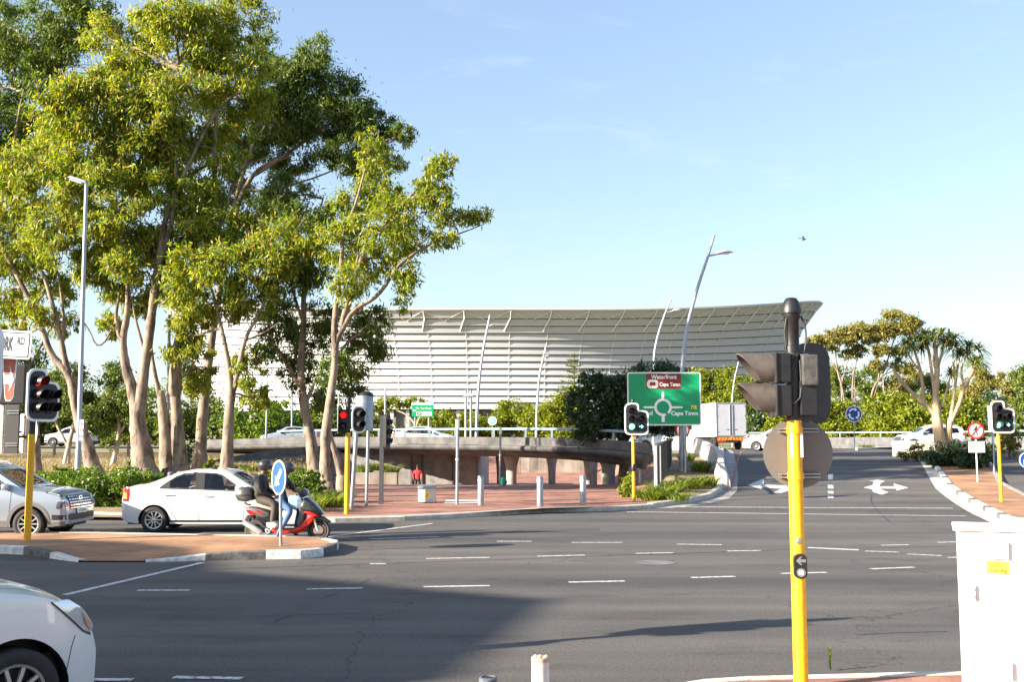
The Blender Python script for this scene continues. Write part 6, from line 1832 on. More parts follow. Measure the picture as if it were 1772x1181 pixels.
for s in (-1, 1):
    mb = MB(); mb.tube([(.94, s * .22, 1.0), (.92, s * .34, 1.0)], .022, 8); mb.build('grip', TRIM, SCO, smooth=True)
    mb = MB(); mb.tube([(.96, s * .2, 1.01), (.88, s * .27, 1.12), (.86, s * .3, 1.2)], .009, 6); mb.build('mirror_stalk', BLKG, SCO, smooth=True)
    mb = MB(); mb.ball((.855, s * .31, 1.235), (.02, .06, .04), 12, 8); mb.build('mirror', BLKG, SCO, smooth=True)
    mb = MB(); mb.tube([(1.335, s * .085, .245), (1.24, s * .085, .50)], .025, 8); mb.build('fork', SILV, SCO, smooth=True)
shell('front_mudguard', [(1.10, .42), (1.16, .52), (1.30, .565), (1.45, .53), (1.60, .42), (1.56, .40), (1.42, .475), (1.30, .50), (1.2, .46), (1.14, .38)], lambda x, z: .075, BLKG)
mb = MB(); mb.ball((1.27, -.10, .43), (.03, .02, .03), 10, 6); mb.build('reflector', mat('reflector_amber', (.7, .35, .03), .3), SCO, smooth=True)
# tail, seat, engine
shell('tail_panel', [(-.22, .72), (-.12, .74), (.12, .70), (.34, .62), (.36, .52), (.2, .50), (.0, .55), (-.14, .62)], lambda x, z: .15, mat('scooter_tail', (.10, .10, .105), .4))
shell('tail_flash', [(-.20, .67), (-.10, .69), (.06, .60), (-.02, .55), (-.12, .58)], lambda x, z: .158, RED)
shell('tail_flash', [(.0, .685), (.12, .665), (.22, .62), (.12, .60), (.04, .63)], lambda x, z: .157, RED)
shell('side_panel', [(.05, .56), (.34, .53), (.40, .40), (.36, .32), (.24, .34), (.14, .44)], lambda x, z: .14, BLKG)
shell('side_cover', [(.24, .42), (.44, .44), (.47, .30), (.34, .27), (.26, .32)], lambda x, z: .155, mat('scooter_white', (.68, .64, .62), .4))
shell('seat', [(-.08, .80), (.02, .825), (.28, .755), (.46, .76), (.70, .74), (.74, .69), (.6, .66), (.36, .655), (.02, .735), (-.1, .76)], lambda x, z: .145, mat('seat_cover', (.42, .36, .30), .6, col2=(.30, .25, .21), nscale=12))
shell('rear_mudguard', [(-.27, .34), (-.28, .44), (-.18, .56), (-.02, .55), (.0, .50), (-.14, .49), (-.22, .42)], lambda x, z: .07, BLKG)
mb = MB(); mb.lathe([(.075, 0), (.078, .03), (.05, .05), (.0001, .052)], (.30, -.12, .235), (0, -1, 0), 20); mb.build('engine_cover', TRIM, SCO, smooth=True, sharp=50); mb = MB(); mb.lathe([(.048, 0), (.05, .012), (.03, .014), (.03, .0)], (.30, -.172, .235), (0, -1, 0), 20); mb.build('cover_ring', SILV, SCO, smooth=True)
shell('engine', [(-.02, .20), (.0, .31), (.16, .36), (.34, .32), (.36, .18), (.16, .16)], lambda x, z: .11, TRIM)
mb = MB(); mb.tube([(.16, -.17, .22), (.10, -.175, .25), (.0, -.18, .31), (-.22, -.18, .43)], [.045, .06, .062, .055], 14); mb.build('exhaust', mat('exhaust_silver', (.62, .60, .60), .3, metal=.5), SCO, smooth=True, sharp=50)
mb = MB(); mb.tube([(.36, -.1, .2), (.26, -.15, .17), (.16, -.17, .21)], .022, 8); mb.build('exhaust_pipe', GREYP, SCO, smooth=True)
mb = MB(); mb.tube([(-.02, .1, .24), (.06, .1, .56)], .03, 8); mb.build('shock_absorber', RED, SCO, smooth=True)
mb = MB(); mb.tube([(-.02, 0, .76), (-.2, 0, .78), (-.24, 0, .82)], .02, 6); mb.build('rack', TRIM, SCO)
TBX = shell('top_box', [(-.41, .93), (-.40, 1.03), (-.33, 1.13), (-.2, 1.155), (-.06, 1.12), (-.03, 1.0), (-.04, .88), (-.2, .84), (-.36, .86)], lambda x, z: .20, mat('top_box_black', (.045, .042, .04), .35, coat=.4))
sb = shell('box_band', [(-.42, .955), (-.42, 1.0), (-.03, 1.0), (-.03, .955)], lambda x, z: .206, TRIM, parent=TBX)
mb = MB(); mb.box((-.36, -.15, .985), (.1, .06, .035)); mb.build('reflector', TAILW, TBX)
def hand(J, E, root, wrist, tip_dir, side, curl):
    """five finger chains rooted in a palm"""
    w = Vector(wrist); d = Vector(tip_dir).normalized(); up = Vector((0, 0, 1)); s = d.cross(up).normalized(); n_ = s.cross(d)
    J[root + 'palm'] = (tuple(w + d * .055), (.034, .02)); E.append((root, root + 'palm'))
    for k, (o, l) in enumerate(((-.027, .062), (-.009, .072), (.009, .068), (.027, .052))):
        a = w + d * .095 + s * o; b = a + d * l * .5 - n_ * curl * l * .35; c = b + d * l * .15 - n_ * curl * l * .6
        J[f'{root}f{k}a'] = (tuple(a), .0095); J[f'{root}f{k}b'] = (tuple(b), .0085); J[f'{root}f{k}c'] = (tuple(c), .007)
        E += [(root + 'palm', f'{root}f{k}a'), (f'{root}f{k}a', f'{root}f{k}b'), (f'{root}f{k}b', f'{root}f{k}c')]
    a = w + d * .04 + s * side * .035 - n_ * .005; b = a + d * .035 + s * side * .015 - n_ * .02
    J[root + 'ta'] = (tuple(a), .011); J[root + 'tb'] = (tuple(b), .008); E += [(root + 'palm', root + 'ta'), (root + 'ta', root + 'tb')]
def helmet(parent, c, r, yaw=0, visor_=True, face=None):
    M = Matrix.Translation(Vector(c)) @ Matrix.Rotation(yaw, 4, 'Z')
    mb = MB(M); n, m_ = 24, 14; vs = []; fs = []
    for i in range(m_ + 1):
        th = math.pi * .74 * i / m_
        for k in range(n):
            a = 2 * math.pi * k / n; vs.append((r * 1.12 * math.sin(th) * math.cos(a), r * .95 * math.sin(th) * math.sin(a), r * 1.05 * math.cos(th)))
    for i in range(m_):
        for k in range(n):
            a = 2 * math.pi * (k + .5) / n; th = math.pi * .74 * (i + .5) / m_
            if math.cos(a) > .42 and th > math.pi * .44: continue
            k2 = (k + 1) % n; fs.append((i * n + k, (i + 1) * n + k, (i + 1) * n + k2, i * n + k2))
    mb.add(vs, fs); h = mb.build('helmet', HELM, parent, smooth=True)
    mb = MB(M); vv = []
    for i in range(5):
        th = math.pi * (.40 + .27 * i / 4)
        for k in range(9):
            a = math.radians(-66 + 132 * k / 8); vv.append((r * 1.17 * math.sin(th) * math.cos(a), r * .99 * math.sin(th) * math.sin(a), r * 1.08 * math.cos(th)))
    if visor_:
        mb.add(vv, [(i * 9 + k, i * 9 + k + 1, i * 9 + 10 + k, i * 9 + 9 + k) for i in range(4) for k in range(8)]); mb.build('visor', mat('visor_smoke', (.03, .03, .035), .06, coat=1), h, smooth=True)
    mb = MB(M); mb.lathe([(r * 1.06, -.012), (r * 1.09, 0), (r * 1.06, .012)], (0, 0, r * .18), (0, 0, 1), 24); mb.build('trim_band', mat('helmet_grey', (.05, .05, .052), .3), h, smooth=True)
    return h
def face(parent, c, r):
    """nose, brow and mouth set on the front (+x) of the head"""
    c = Vector(c)
    mb = MB(); mb.ball(c + Vector((r * .98, 0, -.005)), (.018, .014, .024), 8, 6); mb.build('nose', SKIN1, parent, smooth=True)
    for s in (-1, 1): mb = MB(); mb.ball(c + Vector((r * .86, s * .032, .03)), (.012, .014, .009), 8, 6); mb.build('eye', SIGNK, parent, smooth=True)
    mb = MB(); mb.ball(c + Vector((r * .9, 0, -.05)), (.012, .026, .008), 8, 6); mb.build('mouth', mat('lips', (.16, .06, .05), .6), parent, smooth=True)
# rear rider
P1 = empty('person', SCO.location, SCO.rotation_euler.z, 'pillion rider in a black jacket and black helmet sitting behind the scooter driver', 'person')
J = {'pelvis': ((.10, 0, .90), (.17, .15)), 'waist': ((.05, 0, 1.06), (.18, .17)), 'chest': ((.07, 0, 1.26), (.19, .18)), 'neck': ((.13, 0, 1.42), .06), 'head': ((.16, 0, 1.52), .078), 'crown': ((.165, 0, 1.63), .085)}
E = [('pelvis', 'waist'), ('waist', 'chest'), ('chest', 'neck'), ('neck', 'head'), ('head', 'crown')]
for s, k in ((-1, 'r'), (1, 'l')):
    J.update({'sh' + k: ((.09, s * .2, 1.34), .095), 'el' + k: ((.13, s * .27, 1.08), .078), 'wr' + k: ((.36, s * .19, .98), .036),
              'hp' + k: ((.12, s * .10, .88), .115), 'kn' + k: ((.47, s * .22, .80), .092), 'an' + k: ((.40, s * .21, .42), .062), 'to' + k: ((.53, s * .22, .355), .038)})
    E += [('chest', 'sh' + k), ('sh' + k, 'el' + k), ('el' + k, 'wr' + k), ('pelvis', 'hp' + k), ('hp' + k, 'kn' + k), ('kn' + k, 'an' + k), ('an' + k, 'to' + k)]
    hand(J, E, 'wr' + k, J['wr' + k][0], (1, -s * .2, -.05), s, .5)
def bm1(a, b):
    if a.startswith('an'): return 3
    if a.startswith(('hp', 'kn')) or (a == 'pelvis' and b.startswith('hp')): return 1
    if a in ('neck', 'head') or a.startswith('wr'): return 2
    return 0
skin_person('body', J, E, P1, [CLB, CLT, SKIN1, SHOEW], bm1, 1)
helmet(P1, (.165, 0, 1.595), .135, 0); face(P1, (.165, 0, 1.56), .085)
mb = MB(); mb.lathe([(.085, -.03), (.10, 0), (.09, .035), (.075, .03)], (.12, 0, 1.40), (.25, 0, 1), 18); mb.build('jacket_collar', mat('collar_tan', (.23, .17, .11), .8), P1, smooth=True)
# driver
P2 = empty('person', SCO.location, SCO.rotation_euler.z, 'scooter driver in blue jeans and dark jacket, head behind the keep left sign', 'person')
J = {'pelvis': ((.48, 0, .86), (.14, .12)), 'waist': ((.50, 0, 1.02), (.14, .125)), 'chest': ((.56, 0, 1.22), (.165, .14)), 'neck': ((.61, 0, 1.37), .058), 'head': ((.64, 0, 1.47), .076), 'crown': ((.645, 0, 1.57), .084)}
E = [('pelvis', 'waist'), ('waist', 'chest'), ('chest', 'neck'), ('neck', 'head'), ('head', 'crown')]
for s, k in ((-1, 'r'), (1, 'l')):
    J.update({'sh' + k: ((.58, s * .185, 1.30), .075), 'el' + k: ((.72, s * .27, 1.08), .052), 'wr' + k: ((.86, s * .29, 1.015), .033), 'hp' + k: ((.50, s * .10, .84), .10)})
    if s < 0: J.update({'kn' + k: ((.80, s * .23, .66), .075), 'an' + k: ((.52, s * .30, .14), .046), 'to' + k: ((.64, s * .32, .045), .038)})
    else: J.update({'kn' + k: ((.88, s * .24, .68), .075), 'an' + k: ((.74, s * .34, .14), .046), 'to' + k: ((.88, s * .36, .045), .038)})
    E += [('chest', 'sh' + k), ('sh' + k, 'el' + k), ('el' + k, 'wr' + k), ('pelvis', 'hp' + k), ('hp' + k, 'kn' + k), ('kn' + k, 'an' + k), ('an' + k, 'to' + k)]
    hand(J, E, 'wr' + k, J['wr' + k][0], (1, s * .1, -.1), -s, .9)
def bm2(a, b):
    if a.startswith('an'): return 3
    if a in ('hpl', 'knl'): return 4
    if a.startswith(('hp', 'kn')) or (a == 'pelvis' and b.startswith('hp')): return 1
    if a in ('neck', 'head') or a.startswith('wr') or a.startswith('el'): return 2
    return 0
skin_person('body', J, E, P2, [CLB, JEANS, SKIN1, SHOEB, JEANSSH], bm2, 1)
helmet(P2, (.645, 0, 1.535), .135, 0); face(P2, (.645, 0, 1.50), .084)
o = MB(); o.box((.83, -.03, .83), (.30, .26, .30)); bg_ = o.build('bag', mat('pale_blue_bag', (.26, .42, .64), .7, noise=.12, nscale=6), None, bevel=.09); bg_.location = SCO.location
tag(bg_, 'pale blue bag held between the scooter driver and the handlebar', 'bag')

# ------------------------------------------------------------------ person in red under the bridge
p = at(723, 800, 60.5); pz = H(p.x, 60.5) + .125
P3 = empty('person', (p.x, 60.5, pz), math.radians(180), 'person in a red jacket and dark trousers standing in the shade under the bridge', 'person')
J = {'pelvis': ((0, 0, .92), (.15, .11)), 'waist': ((0, 0, 1.06), (.145, .11)), 'chest': ((0, 0, 1.28), (.17, .12)), 'neck': ((0, .01, 1.46), .055), 'head': ((0, .02, 1.56), .075), 'crown': ((0, .015, 1.66), .08)}
E = [('pelvis', 'waist'), ('waist', 'chest'), ('chest', 'neck'), ('neck', 'head'), ('head', 'crown')]
for s, k in ((-1, 'r'), (1, 'l')):
    J.update({'sh' + k: ((s * .19, 0, 1.38), .075), 'el' + k: ((s * .27, .02, 1.12), .055), 'wr' + k: ((s * .22, .14, .92), .033), 'hp' + k: ((s * .1, 0, .88), .10), 'kn' + k: ((s * .11, .02, .50), .07), 'an' + k: ((s * .11, 0, .09), .045), 'to' + k: ((s * .12, .14, .04), .035)})
    E += [('chest', 'sh' + k), ('sh' + k, 'el' + k), ('el' + k, 'wr' + k), ('pelvis', 'hp' + k), ('hp' + k, 'kn' + k), ('kn' + k, 'an' + k), ('an' + k, 'to' + k)]
    hand(J, E, 'wr' + k, J['wr' + k][0], (-s * .2, .3, -.9), s, .5)
skin_person('body', J, E, P3, [REDJ, CLB, SKIN2, TRIM], lambda a, b: 3 if a.startswith('an') else 1 if (a.startswith(('hp', 'kn')) or b.startswith('hp')) else 2 if (a in ('neck', 'head') or a.startswith('wr')) else 0, 1)
mb = MB(); mb.ball((0, .0, 1.655), (.092, .098, .09), 14, 8); mb.build('hair', HAIR, P3, smooth=True)

# ------------------------------------------------------------------ bird in the sky
b = at(1391, 415, 60)
t = empty('bird', b, 0, 'small dark bird flying in the clear sky above the stadium', 'bird')
mb = MB(); mb.tube([(-.13, 0, 0), (-.06, 0, .0), (.02, 0, .01), (.1, 0, .03), (.14, 0, .03)], [.012, .035, .045, .03, .008], 8)
mb.add([(-.12, 0, 0), (-.24, .05, -.01), (-.26, -.05, -.01)], [(0, 1, 2)])
for s in (-1, 1):
    mb.grid(lambda i, j: (.06 - .05 * i - .12 * j * (.6 + .4 * i / 4), s * (.03 + .075 * i), .02 + (.045 * i if i < 3 else .135 - .03 * (i - 3))), 5, 2)
mb.build('body', mat('bird_dark', (.03, .028, .026), .8), t, smooth=True)
# ------------------------------------------------------------------ vegetation
def leaf_mat(name, cols, trans=.42, rough=.5):
    return mat(name, cols[0], rough, island=cols, trans=trans, spec=.35)
LEAF_GUM = leaf_mat('gum_leaves', [(.050, .098, .014), (.105, .175, .016), (.185, .255, .020), (.275, .310, .026), (.36, .33, .06), (.27, .18, .05)])
LEAF_GUMY = leaf_mat('gum_leaves_yellow', [(.07, .12, .018), (.14, .20, .02), (.23, .265, .026), (.35, .30, .035)])
LEAF_GUMD = leaf_mat('gum_leaves_dark', [(.045, .080, .018), (.085, .130, .022), (.15, .18, .028)], .36)
LEAF_DARK = leaf_mat('dark_leaves', [(.018, .040, .016), (.034, .066, .022), (.060, .095, .028)], .18, .4)
LEAF_HEDGE = leaf_mat('hedge_leaves', [(0.053, 0.098, 0.015), (0.098, 0.165, 0.018), (0.165, 0.225, 0.024)], .3, .38)
LEAF_BUSH = leaf_mat('bush_leaves', [(.075, .120, .008), (.15, .190, .008), (.24, .245, .010)], .3)
LEAF_MID = leaf_mat('mid_leaves', [(0.056, 0.088, 0.019), (0.096, 0.136, 0.022), (0.160, 0.184, 0.029)], .3)
LEAF_OLIVE = leaf_mat('olive_brown_leaves', [(.12, .135, .03), (.20, .19, .045), (.30, .235, .07)], .35)
LEAF_STRAP = leaf_mat('strap_leaves', [(0.075, 0.128, 0.018), (0.150, 0.203, 0.027), (0.255, 0.270, 0.045)], .3, .35)
LEAF_ALOE = leaf_mat('aloe_leaves', [(.085, .115, .028), (.15, .185, .036), (.23, .24, .05)], .2, .35)
def bark_mat(name, c1, c2, sc=5.0, zs=.25):
    m = bpy.data.materials.new(name); m.use_nodes = True
    nt = m.node_tree; b = nt.nodes['Principled BSDF']; N = lambda t: nt.nodes.new(t); L = nt.links.new
    tc = N('ShaderNodeTexCoord'); mp = N('ShaderNodeMapping'); mp.inputs['Scale'].default_value = (1, 1, zs)
    nz = N('ShaderNodeTexNoise'); nz.inputs['Scale'].default_value = sc; nz.inputs['Detail'].default_value = 7; nz.inputs['Roughness'].default_value = .68
    L(tc.outputs['Object'], mp.inputs[0]); L(mp.outputs[0], nz.inputs['Vector'])
    rp = N('ShaderNodeValToRGB'); rp.color_ramp.elements[0].position = .40; rp.color_ramp.elements[1].position = .58
    rp.color_ramp.elements[0].color = (*c2, 1); rp.color_ramp.elements[1].color = (*c1, 1)
    e = rp.color_ramp.elements.new(.47); e.color = (*[(a + b_) / 2 * 1.05 for a, b_ in zip(c1, c2)], 1)
    L(nz.outputs['Fac'], rp.inputs[0]); L(rp.outputs[0], b.inputs['Base Color'])
    bp = N('ShaderNodeBump'); bp.inputs['Strength'].default_value = .6; bp.inputs['Distance'].default_value = .03
    L(nz.outputs['Fac'], bp.inputs['Height']); L(bp.outputs[0], b.inputs['Normal'])
    b.inputs['Roughness'].default_value = .85
    return m
BARK = bark_mat('gum_bark', (.265, .205, .155), (.085, .058, .042), 4.2, .3)
BARKD = bark_mat('dark_bark', (.12, .085, .06), (.05, .038, .03))
BARKP = bark_mat('pale_bark', (.46, .39, .31), (.25, .19, .14), 4)
BARKA = bark_mat('aloe_bark', (.50, .37, .23), (.33, .23, .14), 3.5)

def mesh_quads(name, V, m, parent=None):
    """V: (n, 4, 3) array of quads"""
    n = len(V); me = bpy.data.meshes.new(name)
    me.vertices.add(n * 4); me.vertices.foreach_set('co', V.reshape(-1).astype(np.float32))
    me.loops.add(n * 4); me.loops.foreach_set('vertex_index', np.arange(n * 4, dtype=np.int32))
    me.polygons.add(n); me.polygons.foreach_set('loop_start', np.arange(0, n * 4, 4, dtype=np.int32))
    me.polygons.foreach_set('loop_total', np.full(n, 4, dtype=np.int32))
    me.materials.append(m); me.update(calc_edges=True)
    return link(name, me, parent)
def unit(a): return a / np.maximum(np.linalg.norm(a, axis=1, keepdims=True), 1e-9)
def leaf_quads(P, OUT, L, W, droop, rnd=1.0, lift=0.0):
    n = len(P)
    d = unit(NP.normal(size=(n, 3)) * rnd + OUT * .55 + np.array([0, 0, -droop + lift]))
    nn = unit(NP.normal(size=(n, 3)) * .75 + OUT * .7 + np.array([0, 0, .45]))
    s = unit(np.cross(d, nn))
    l = (L * (.65 + .7 * NP.random(n)))[:, None]; w = (W * (.7 + .6 * NP.random(n)))[:, None]
    return np.stack([P - d * l * .5, P + s * w * .5 - d * l * .06, P + d * l * .5, P - s * w * .5 - d * l * .06], axis=1)
def cloud(clumps, L, W, cover, droop, puff=.30, hollow=.35, flat=1.0):
    """leaf quads for a list of (centre, radii): many small puffs over each ellipsoid"""
    out = []
    for c, r in clumps:
        c = np.array(c); r = np.array(r)
        area = math.pi * r[0] * r[2]
        n = int(2.1 * cover * area / (L * W * .5)); n = max(n, 30)
        rm = float(np.mean(r)); pr = max(puff * rm, L * .7)
        k = max(6, int(2.2 * (rm / pr) ** 2))
        d = unit(NP.normal(size=(k, 3))); q = hollow + (1 - hollow) * NP.random(k) ** .6
        pc = c + d * r * q[:, None] * .92
        w = .4 + NP.random(k) * 1.2; w /= w.sum()
        idx = NP.choice(k, n, p=w)
        sc = pr * (.55 + .8 * NP.random(k))
        off = NP.normal(size=(n, 3)) * .52
        off[:, 2] *= .8 * flat
        tail = NP.random(n) < .14; off[tail] *= 1.6
        P = pc[idx] + off * sc[idx][:, None]
        OUT = unit((P - c) / r ** 1)
        out.append(leaf_quads(P, OUT, L, W, droop))
    return np.concatenate(out)
def px_clump(cx, cy, rx, ry, Y, dY=0.0):
    Yc = Y + dY; s = Yc / F
    return at(cx, cy, Yc), (rx * s, (rx + ry) / 2 * s * .95, ry * s)
def limb(mb, pts, Y, r0, r1, n=10, soft=False):
    """tube through image points at depth Y (dys: depth offsets), smoothed and slightly gnarled"""
    Q = [at(p[0], p[1], Y + (p[2] if len(p) > 2 else 0)) for p in pts]
    for _ in range(2):
        N_ = [Q[0]]
        for i in range(len(Q) - 1): N_ += [Q[i] * .75 + Q[i + 1] * .25, Q[i] * .25 + Q[i + 1] * .75]
        Q = N_ + [Q[-1]]
    m_ = len(Q)
    rad_ = [(r0 + (r1 - r0) * (i / (m_ - 1)) ** .8) * (1 + .12 * (R.random() - .5)) for i in range(m_)]
    if soft: rad_[:4] = [rad_[0] * .35, rad_[1] * .62, rad_[2] * .82, rad_[3] * .94]
    mb.tube(Q, rad_, n, wob=.12, rng=R)
    return Q
def branchlet(mb, a, b, r0, r1, sag=.0):
    a = Vector(a); b = Vector(b); ln = (b - a).length
    Q = [a]
    for k in (1, 2, 3):
        t = k / 4; p = a.lerp(b, t) + Vector((R.uniform(-1, 1), R.uniform(-1, 1), R.uniform(-.6, 1) + sag)) * ln * .07
        Q.append(p)
    Q.append(b); mb.tube(Q, [r0 + (r1 - r0) * i / 4 for i in range(5)], 6)
def gum(name, label, base, Y, trunks, limbs, clumps, leaf=LEAF_GUM, L=.23, W=.058, cover=2.0, group='tall gum trees at the left', barkm=BARK, droop=1.25, twigs=5):
    b = at(base[0], base[1], Y)
    zb = H(b.x, Y) + .05
    b = Vector((b.x, Y, min(b.z, zb)))
    t = empty(name, b, 0, label, 'tree', group)
    M0 = Matrix.Translation(-b)
    mb = MB(M0); pts = []
    for tr, r0, r1 in trunks:
        tr = list(tr)
        Q = limb(mb, tr + [(tr[-1][0], tr[-1][1] - 14)], Y, r0, r1 * .35, 14)
        # root flare
        q0 = Q[0]; mb.tube([Vector((q0.x, q0.y, zb - .3)), Vector((q0.x, q0.y, max(zb + .1, q0.z - .1))), Q[2]], [r0 * 1.45, r0 * 1.22, r0 * .98], 14, wob=.1, rng=R)
        pts += Q[len(Q) // 3:]
    for lm, r0, r1 in limbs:
        tr = min(trunks, key=lambda q: abs(q[0][-1][0] - lm[0][0]) + abs(q[0][-1][1] - lm[0][1]))[0]
        if abs(tr[-1][0] - lm[0][0]) + abs(tr[-1][1] - lm[0][1]) < 22: lm = [((tr[-1][0] + tr[-2][0]) / 2, (tr[-1][1] + tr[-2][1]) / 2 + 8)] + list(lm)
        pts += limb(mb, lm, Y, r0 * 1.1, r1 * .45, 10, True)
    C = []
    for cl in clumps:
        cx, cy, rx, ry = cl[:4]; dY = cl[4] if len(cl) > 4 else R.uniform(-1.2, 1.6)
        c, r = px_clump(cx, cy, rx * 1.17, ry * 1.17, Y, dY); C.append((c, r))
        near = min(pts, key=lambda p: (p - c).length + (0 if p.z < c.z + .5 else 3))
        branchlet(mb, near, c, max(.03, .022 * (near - c).length + .02), .025)
        for _ in range(twigs):
            d = Vector((R.uniform(-1, 1), R.uniform(-1, 1), R.uniform(-.7, 1)))
            e = c + Vector((d.x * r[0], d.y * r[1], d.z * r[2])) * .85
            branchlet(mb, c.lerp(near, R.random() * .5), e, .028, .008)
    if C:
        mb.build('trunk', barkm, t, smooth=True, merge=False, sharp=80)
        V = cloud(C, L, W, cover, droop) - np.array(b)
        mesh_quads('crown', V, leaf, t)
    return t
TR = dict()
gum('gum_tree', 'leftmost leaning gum tree, its trunk bent to the left behind the tall lamp post', (163, 812), 40,
    [([(163, 817), (150, 770), (132, 715), (125, 660)], .33, .24)],
    [([(126, 668), (115, 640), (88, 617), (71, 560), (32, 480), (-5, 415), (-30, 370)], .2, .09), ([(124, 662), (112, 625), (106, 590), (96, 545), (75, 470), (40, 400), (20, 360)], .17, .06), ([(108, 600), (112, 560), (105, 500), (90, 430)], .09, .04)],
    [(40, 440, 60, 45), (20, 350, 65, 50), (95, 400, 42, 60), (8, 510, 50, 40), (62, 300, 60, 40), (90, 500, 36, 34), (-30, 430, 60, 70), (110, 560, 26, 24), (60, 540, 30, 26), (20, 585, 34, 26)], cover=1.9)
gum('gum_tree', 'dark stemmed gum tree at the left edge, partly behind the red traffic light', (63, 812), 43,
    [([(63, 815), (62, 760), (60, 700), (52, 640), (40, 560)], .22, .15)],
    [([(42, 570), (30, 460), (15, 330), (30, 200), (60, 80)], .14, .05), ([(20, 380), (60, 260), (110, 120), (140, 60)], .1, .04), ([(35, 500), (-20, 380), (-50, 260)], .1, .05), ([(50, 640), (90, 560), (120, 540)], .07, .03)],
    [(50, 70, 80, 50), (150, 25, 55, 35), (0, 150, 55, 50), (28, 230, 50, 50), (-40, 250, 60, 90), (110, 115, 45, 32), (15, 290, 42, 36), (-10, 40, 50, 60), (95, 20, 60, 30), (30, 620, 40, 40), (70, 130, 40, 36), (120, 70, 44, 34), (20, 100, 44, 36), (75, 200, 36, 34), (10, 690, 40, 40), (70, 660, 26, 26)], leaf=LEAF_GUMD, cover=1.7)
gum('gum_tree', 'tall gum tree with a forked pale trunk, second from the left behind the hedge', (248, 810), 39.5,
    [([(249, 818), (246, 780), (238, 735), (237, 705)], .52, .42)],
    [([(237, 712), (228, 670), (216, 630), (211, 590), (221, 545), (222, 490), (216, 420)], .27, .12), ([(212, 595), (204, 570), (200, 548), (206, 510)], .12, .07),
     ([(240, 715), (246, 670), (252, 620), (262, 555), (271, 470), (282, 400), (292, 356), (327, 284), (373, 185), (430, 150)], .26, .06), ([(271, 470), (300, 380), (306, 300), (300, 220), (310, 120)], .12, .05), ([(222, 490), (210, 400), (180, 300), (160, 220)], .12, .04), ([(253, 620), (236, 560), (228, 520)], .08, .05), ([(200, 560), (170, 610), (150, 560), (120, 540)], .05, .03)],
    [(150, 200, 72, 60), (110, 265, 68, 50), (190, 140, 60, 40), (240, 105, 50, 42), (240, 205, 68, 58), (170, 300, 68, 50), (232, 300, 56, 44), (290, 165, 60, 55), (330, 60, 60, 50), (300, 20, 70, 32), (200, 375, 60, 40), (168, 450, 50, 42), (222, 460, 42, 38), (190, 500, 34, 30), (270, 250, 40, 36), (130, 345, 46, 40), (190, 560, 22, 26), (225, 160, 50, 44), (205, 255, 50, 44), (100, 190, 44, 40), (255, 55, 44, 40), (180, 60, 40, 34), (270, 330, 40, 36), (185, 430, 40, 36), (240, 520, 30, 30)], leaf=LEAF_GUM, cover=2.3)
gum('gum_tree', 'thick gum tree with two stems and a lamp post in front of it', (296, 812), 40.5,
    [([(290, 820), (288, 770), (283, 720), (279, 690)], .36, .28), ([(312, 815), (308, 760), (304, 700), (303, 660)], .36, .27)],
    [([(303, 665), (304, 610), (315, 575), (326, 540), (345, 480), (360, 420), (372, 330), (370, 250), (380, 140), (400, 60)], .27, .05), ([(279, 695), (268, 650), (262, 610), (258, 560)], .14, .06), ([(340, 490), (380, 400), (410, 290), (470, 270)], .1, .05), ([(300, 670), (330, 640), (350, 600)], .06, .03)],
    [(380, 80, 52, 50), (400, 20, 62, 34), (350, 145, 60, 48), (425, 115, 42, 44), (370, 220, 52, 42), (300, 250, 44, 44), (262, 420, 56, 46), (300, 490, 44, 34), (322, 375, 52, 44), (335, 560, 34, 46), (345, 640, 34, 40), (430, 180, 44, 40), (320, 310, 40, 30), (340, 240, 44, 40), (390, 280, 40, 30), (300, 430, 44, 40), (345, 330, 44, 34)], cover=2.1)
gum('gum_tree', 'gum tree with a dark dense crown set behind the other gums', (346, 800), 47,
    [([(346, 800), (350, 720), (362, 620), (380, 500), (396, 400)], .3, .2)],
    [([(396, 405), (412, 350), (432, 310), (455, 285), (500, 272)], .2, .08), ([(420, 330), (470, 330), (540, 310), (600, 285)], .09, .04), ([(400, 380), (430, 260), (480, 190), (540, 130)], .12, .04), ([(440, 305), (520, 250), (590, 200), (640, 200)], .1, .04), ([(395, 420), (450, 370), (500, 350), (560, 340)], .07, .03)],
    [(530, 150, 66, 50), (560, 215, 68, 55), (612, 190, 42, 52), (480, 215, 60, 55), (540, 92, 30, 34), (472, 150, 50, 50), (430, 240, 44, 44), (505, 285, 46, 22), (655, 230, 34, 40), (595, 270, 42, 30), (450, 90, 30, 34), (700, 235, 22, 20), (640, 280, 40, 30), (400, 330, 44, 30), (455, 350, 40, 24)], leaf=LEAF_GUMD, cover=2.5)  # darker leaf colours carry the shade of the crowns to its left
gum('gum_tree', 'slender pale gum tree standing alone behind the white sedan', (393, 812), 39,
    [([(392, 818), (394, 770), (397, 710), (401, 678)], .3, .22)],
    [([(401, 682), (398, 650), (394, 624), (388, 590), (380, 555), (372, 520), (362, 486)], .17, .07), ([(402, 682), (413, 640), (420, 600), (432, 570), (445, 550), (470, 500), (490, 440)], .13, .05), ([(398, 560), (402, 500), (400, 440)], .07, .04), ([(425, 590), (460, 575), (480, 560)], .05, .03)],
    [(372, 395, 80, 42), (440, 390, 52, 42), (340, 465, 60, 42), (410, 465, 60, 42), (462, 440, 50, 50), (395, 530, 46, 26), (440, 515, 42, 32), (500, 420, 42, 46), (330, 535, 40, 32), (312, 590, 34, 38), (430, 640, 26, 40), (445, 690, 22, 24)], leaf=LEAF_GUM, cover=2.2)
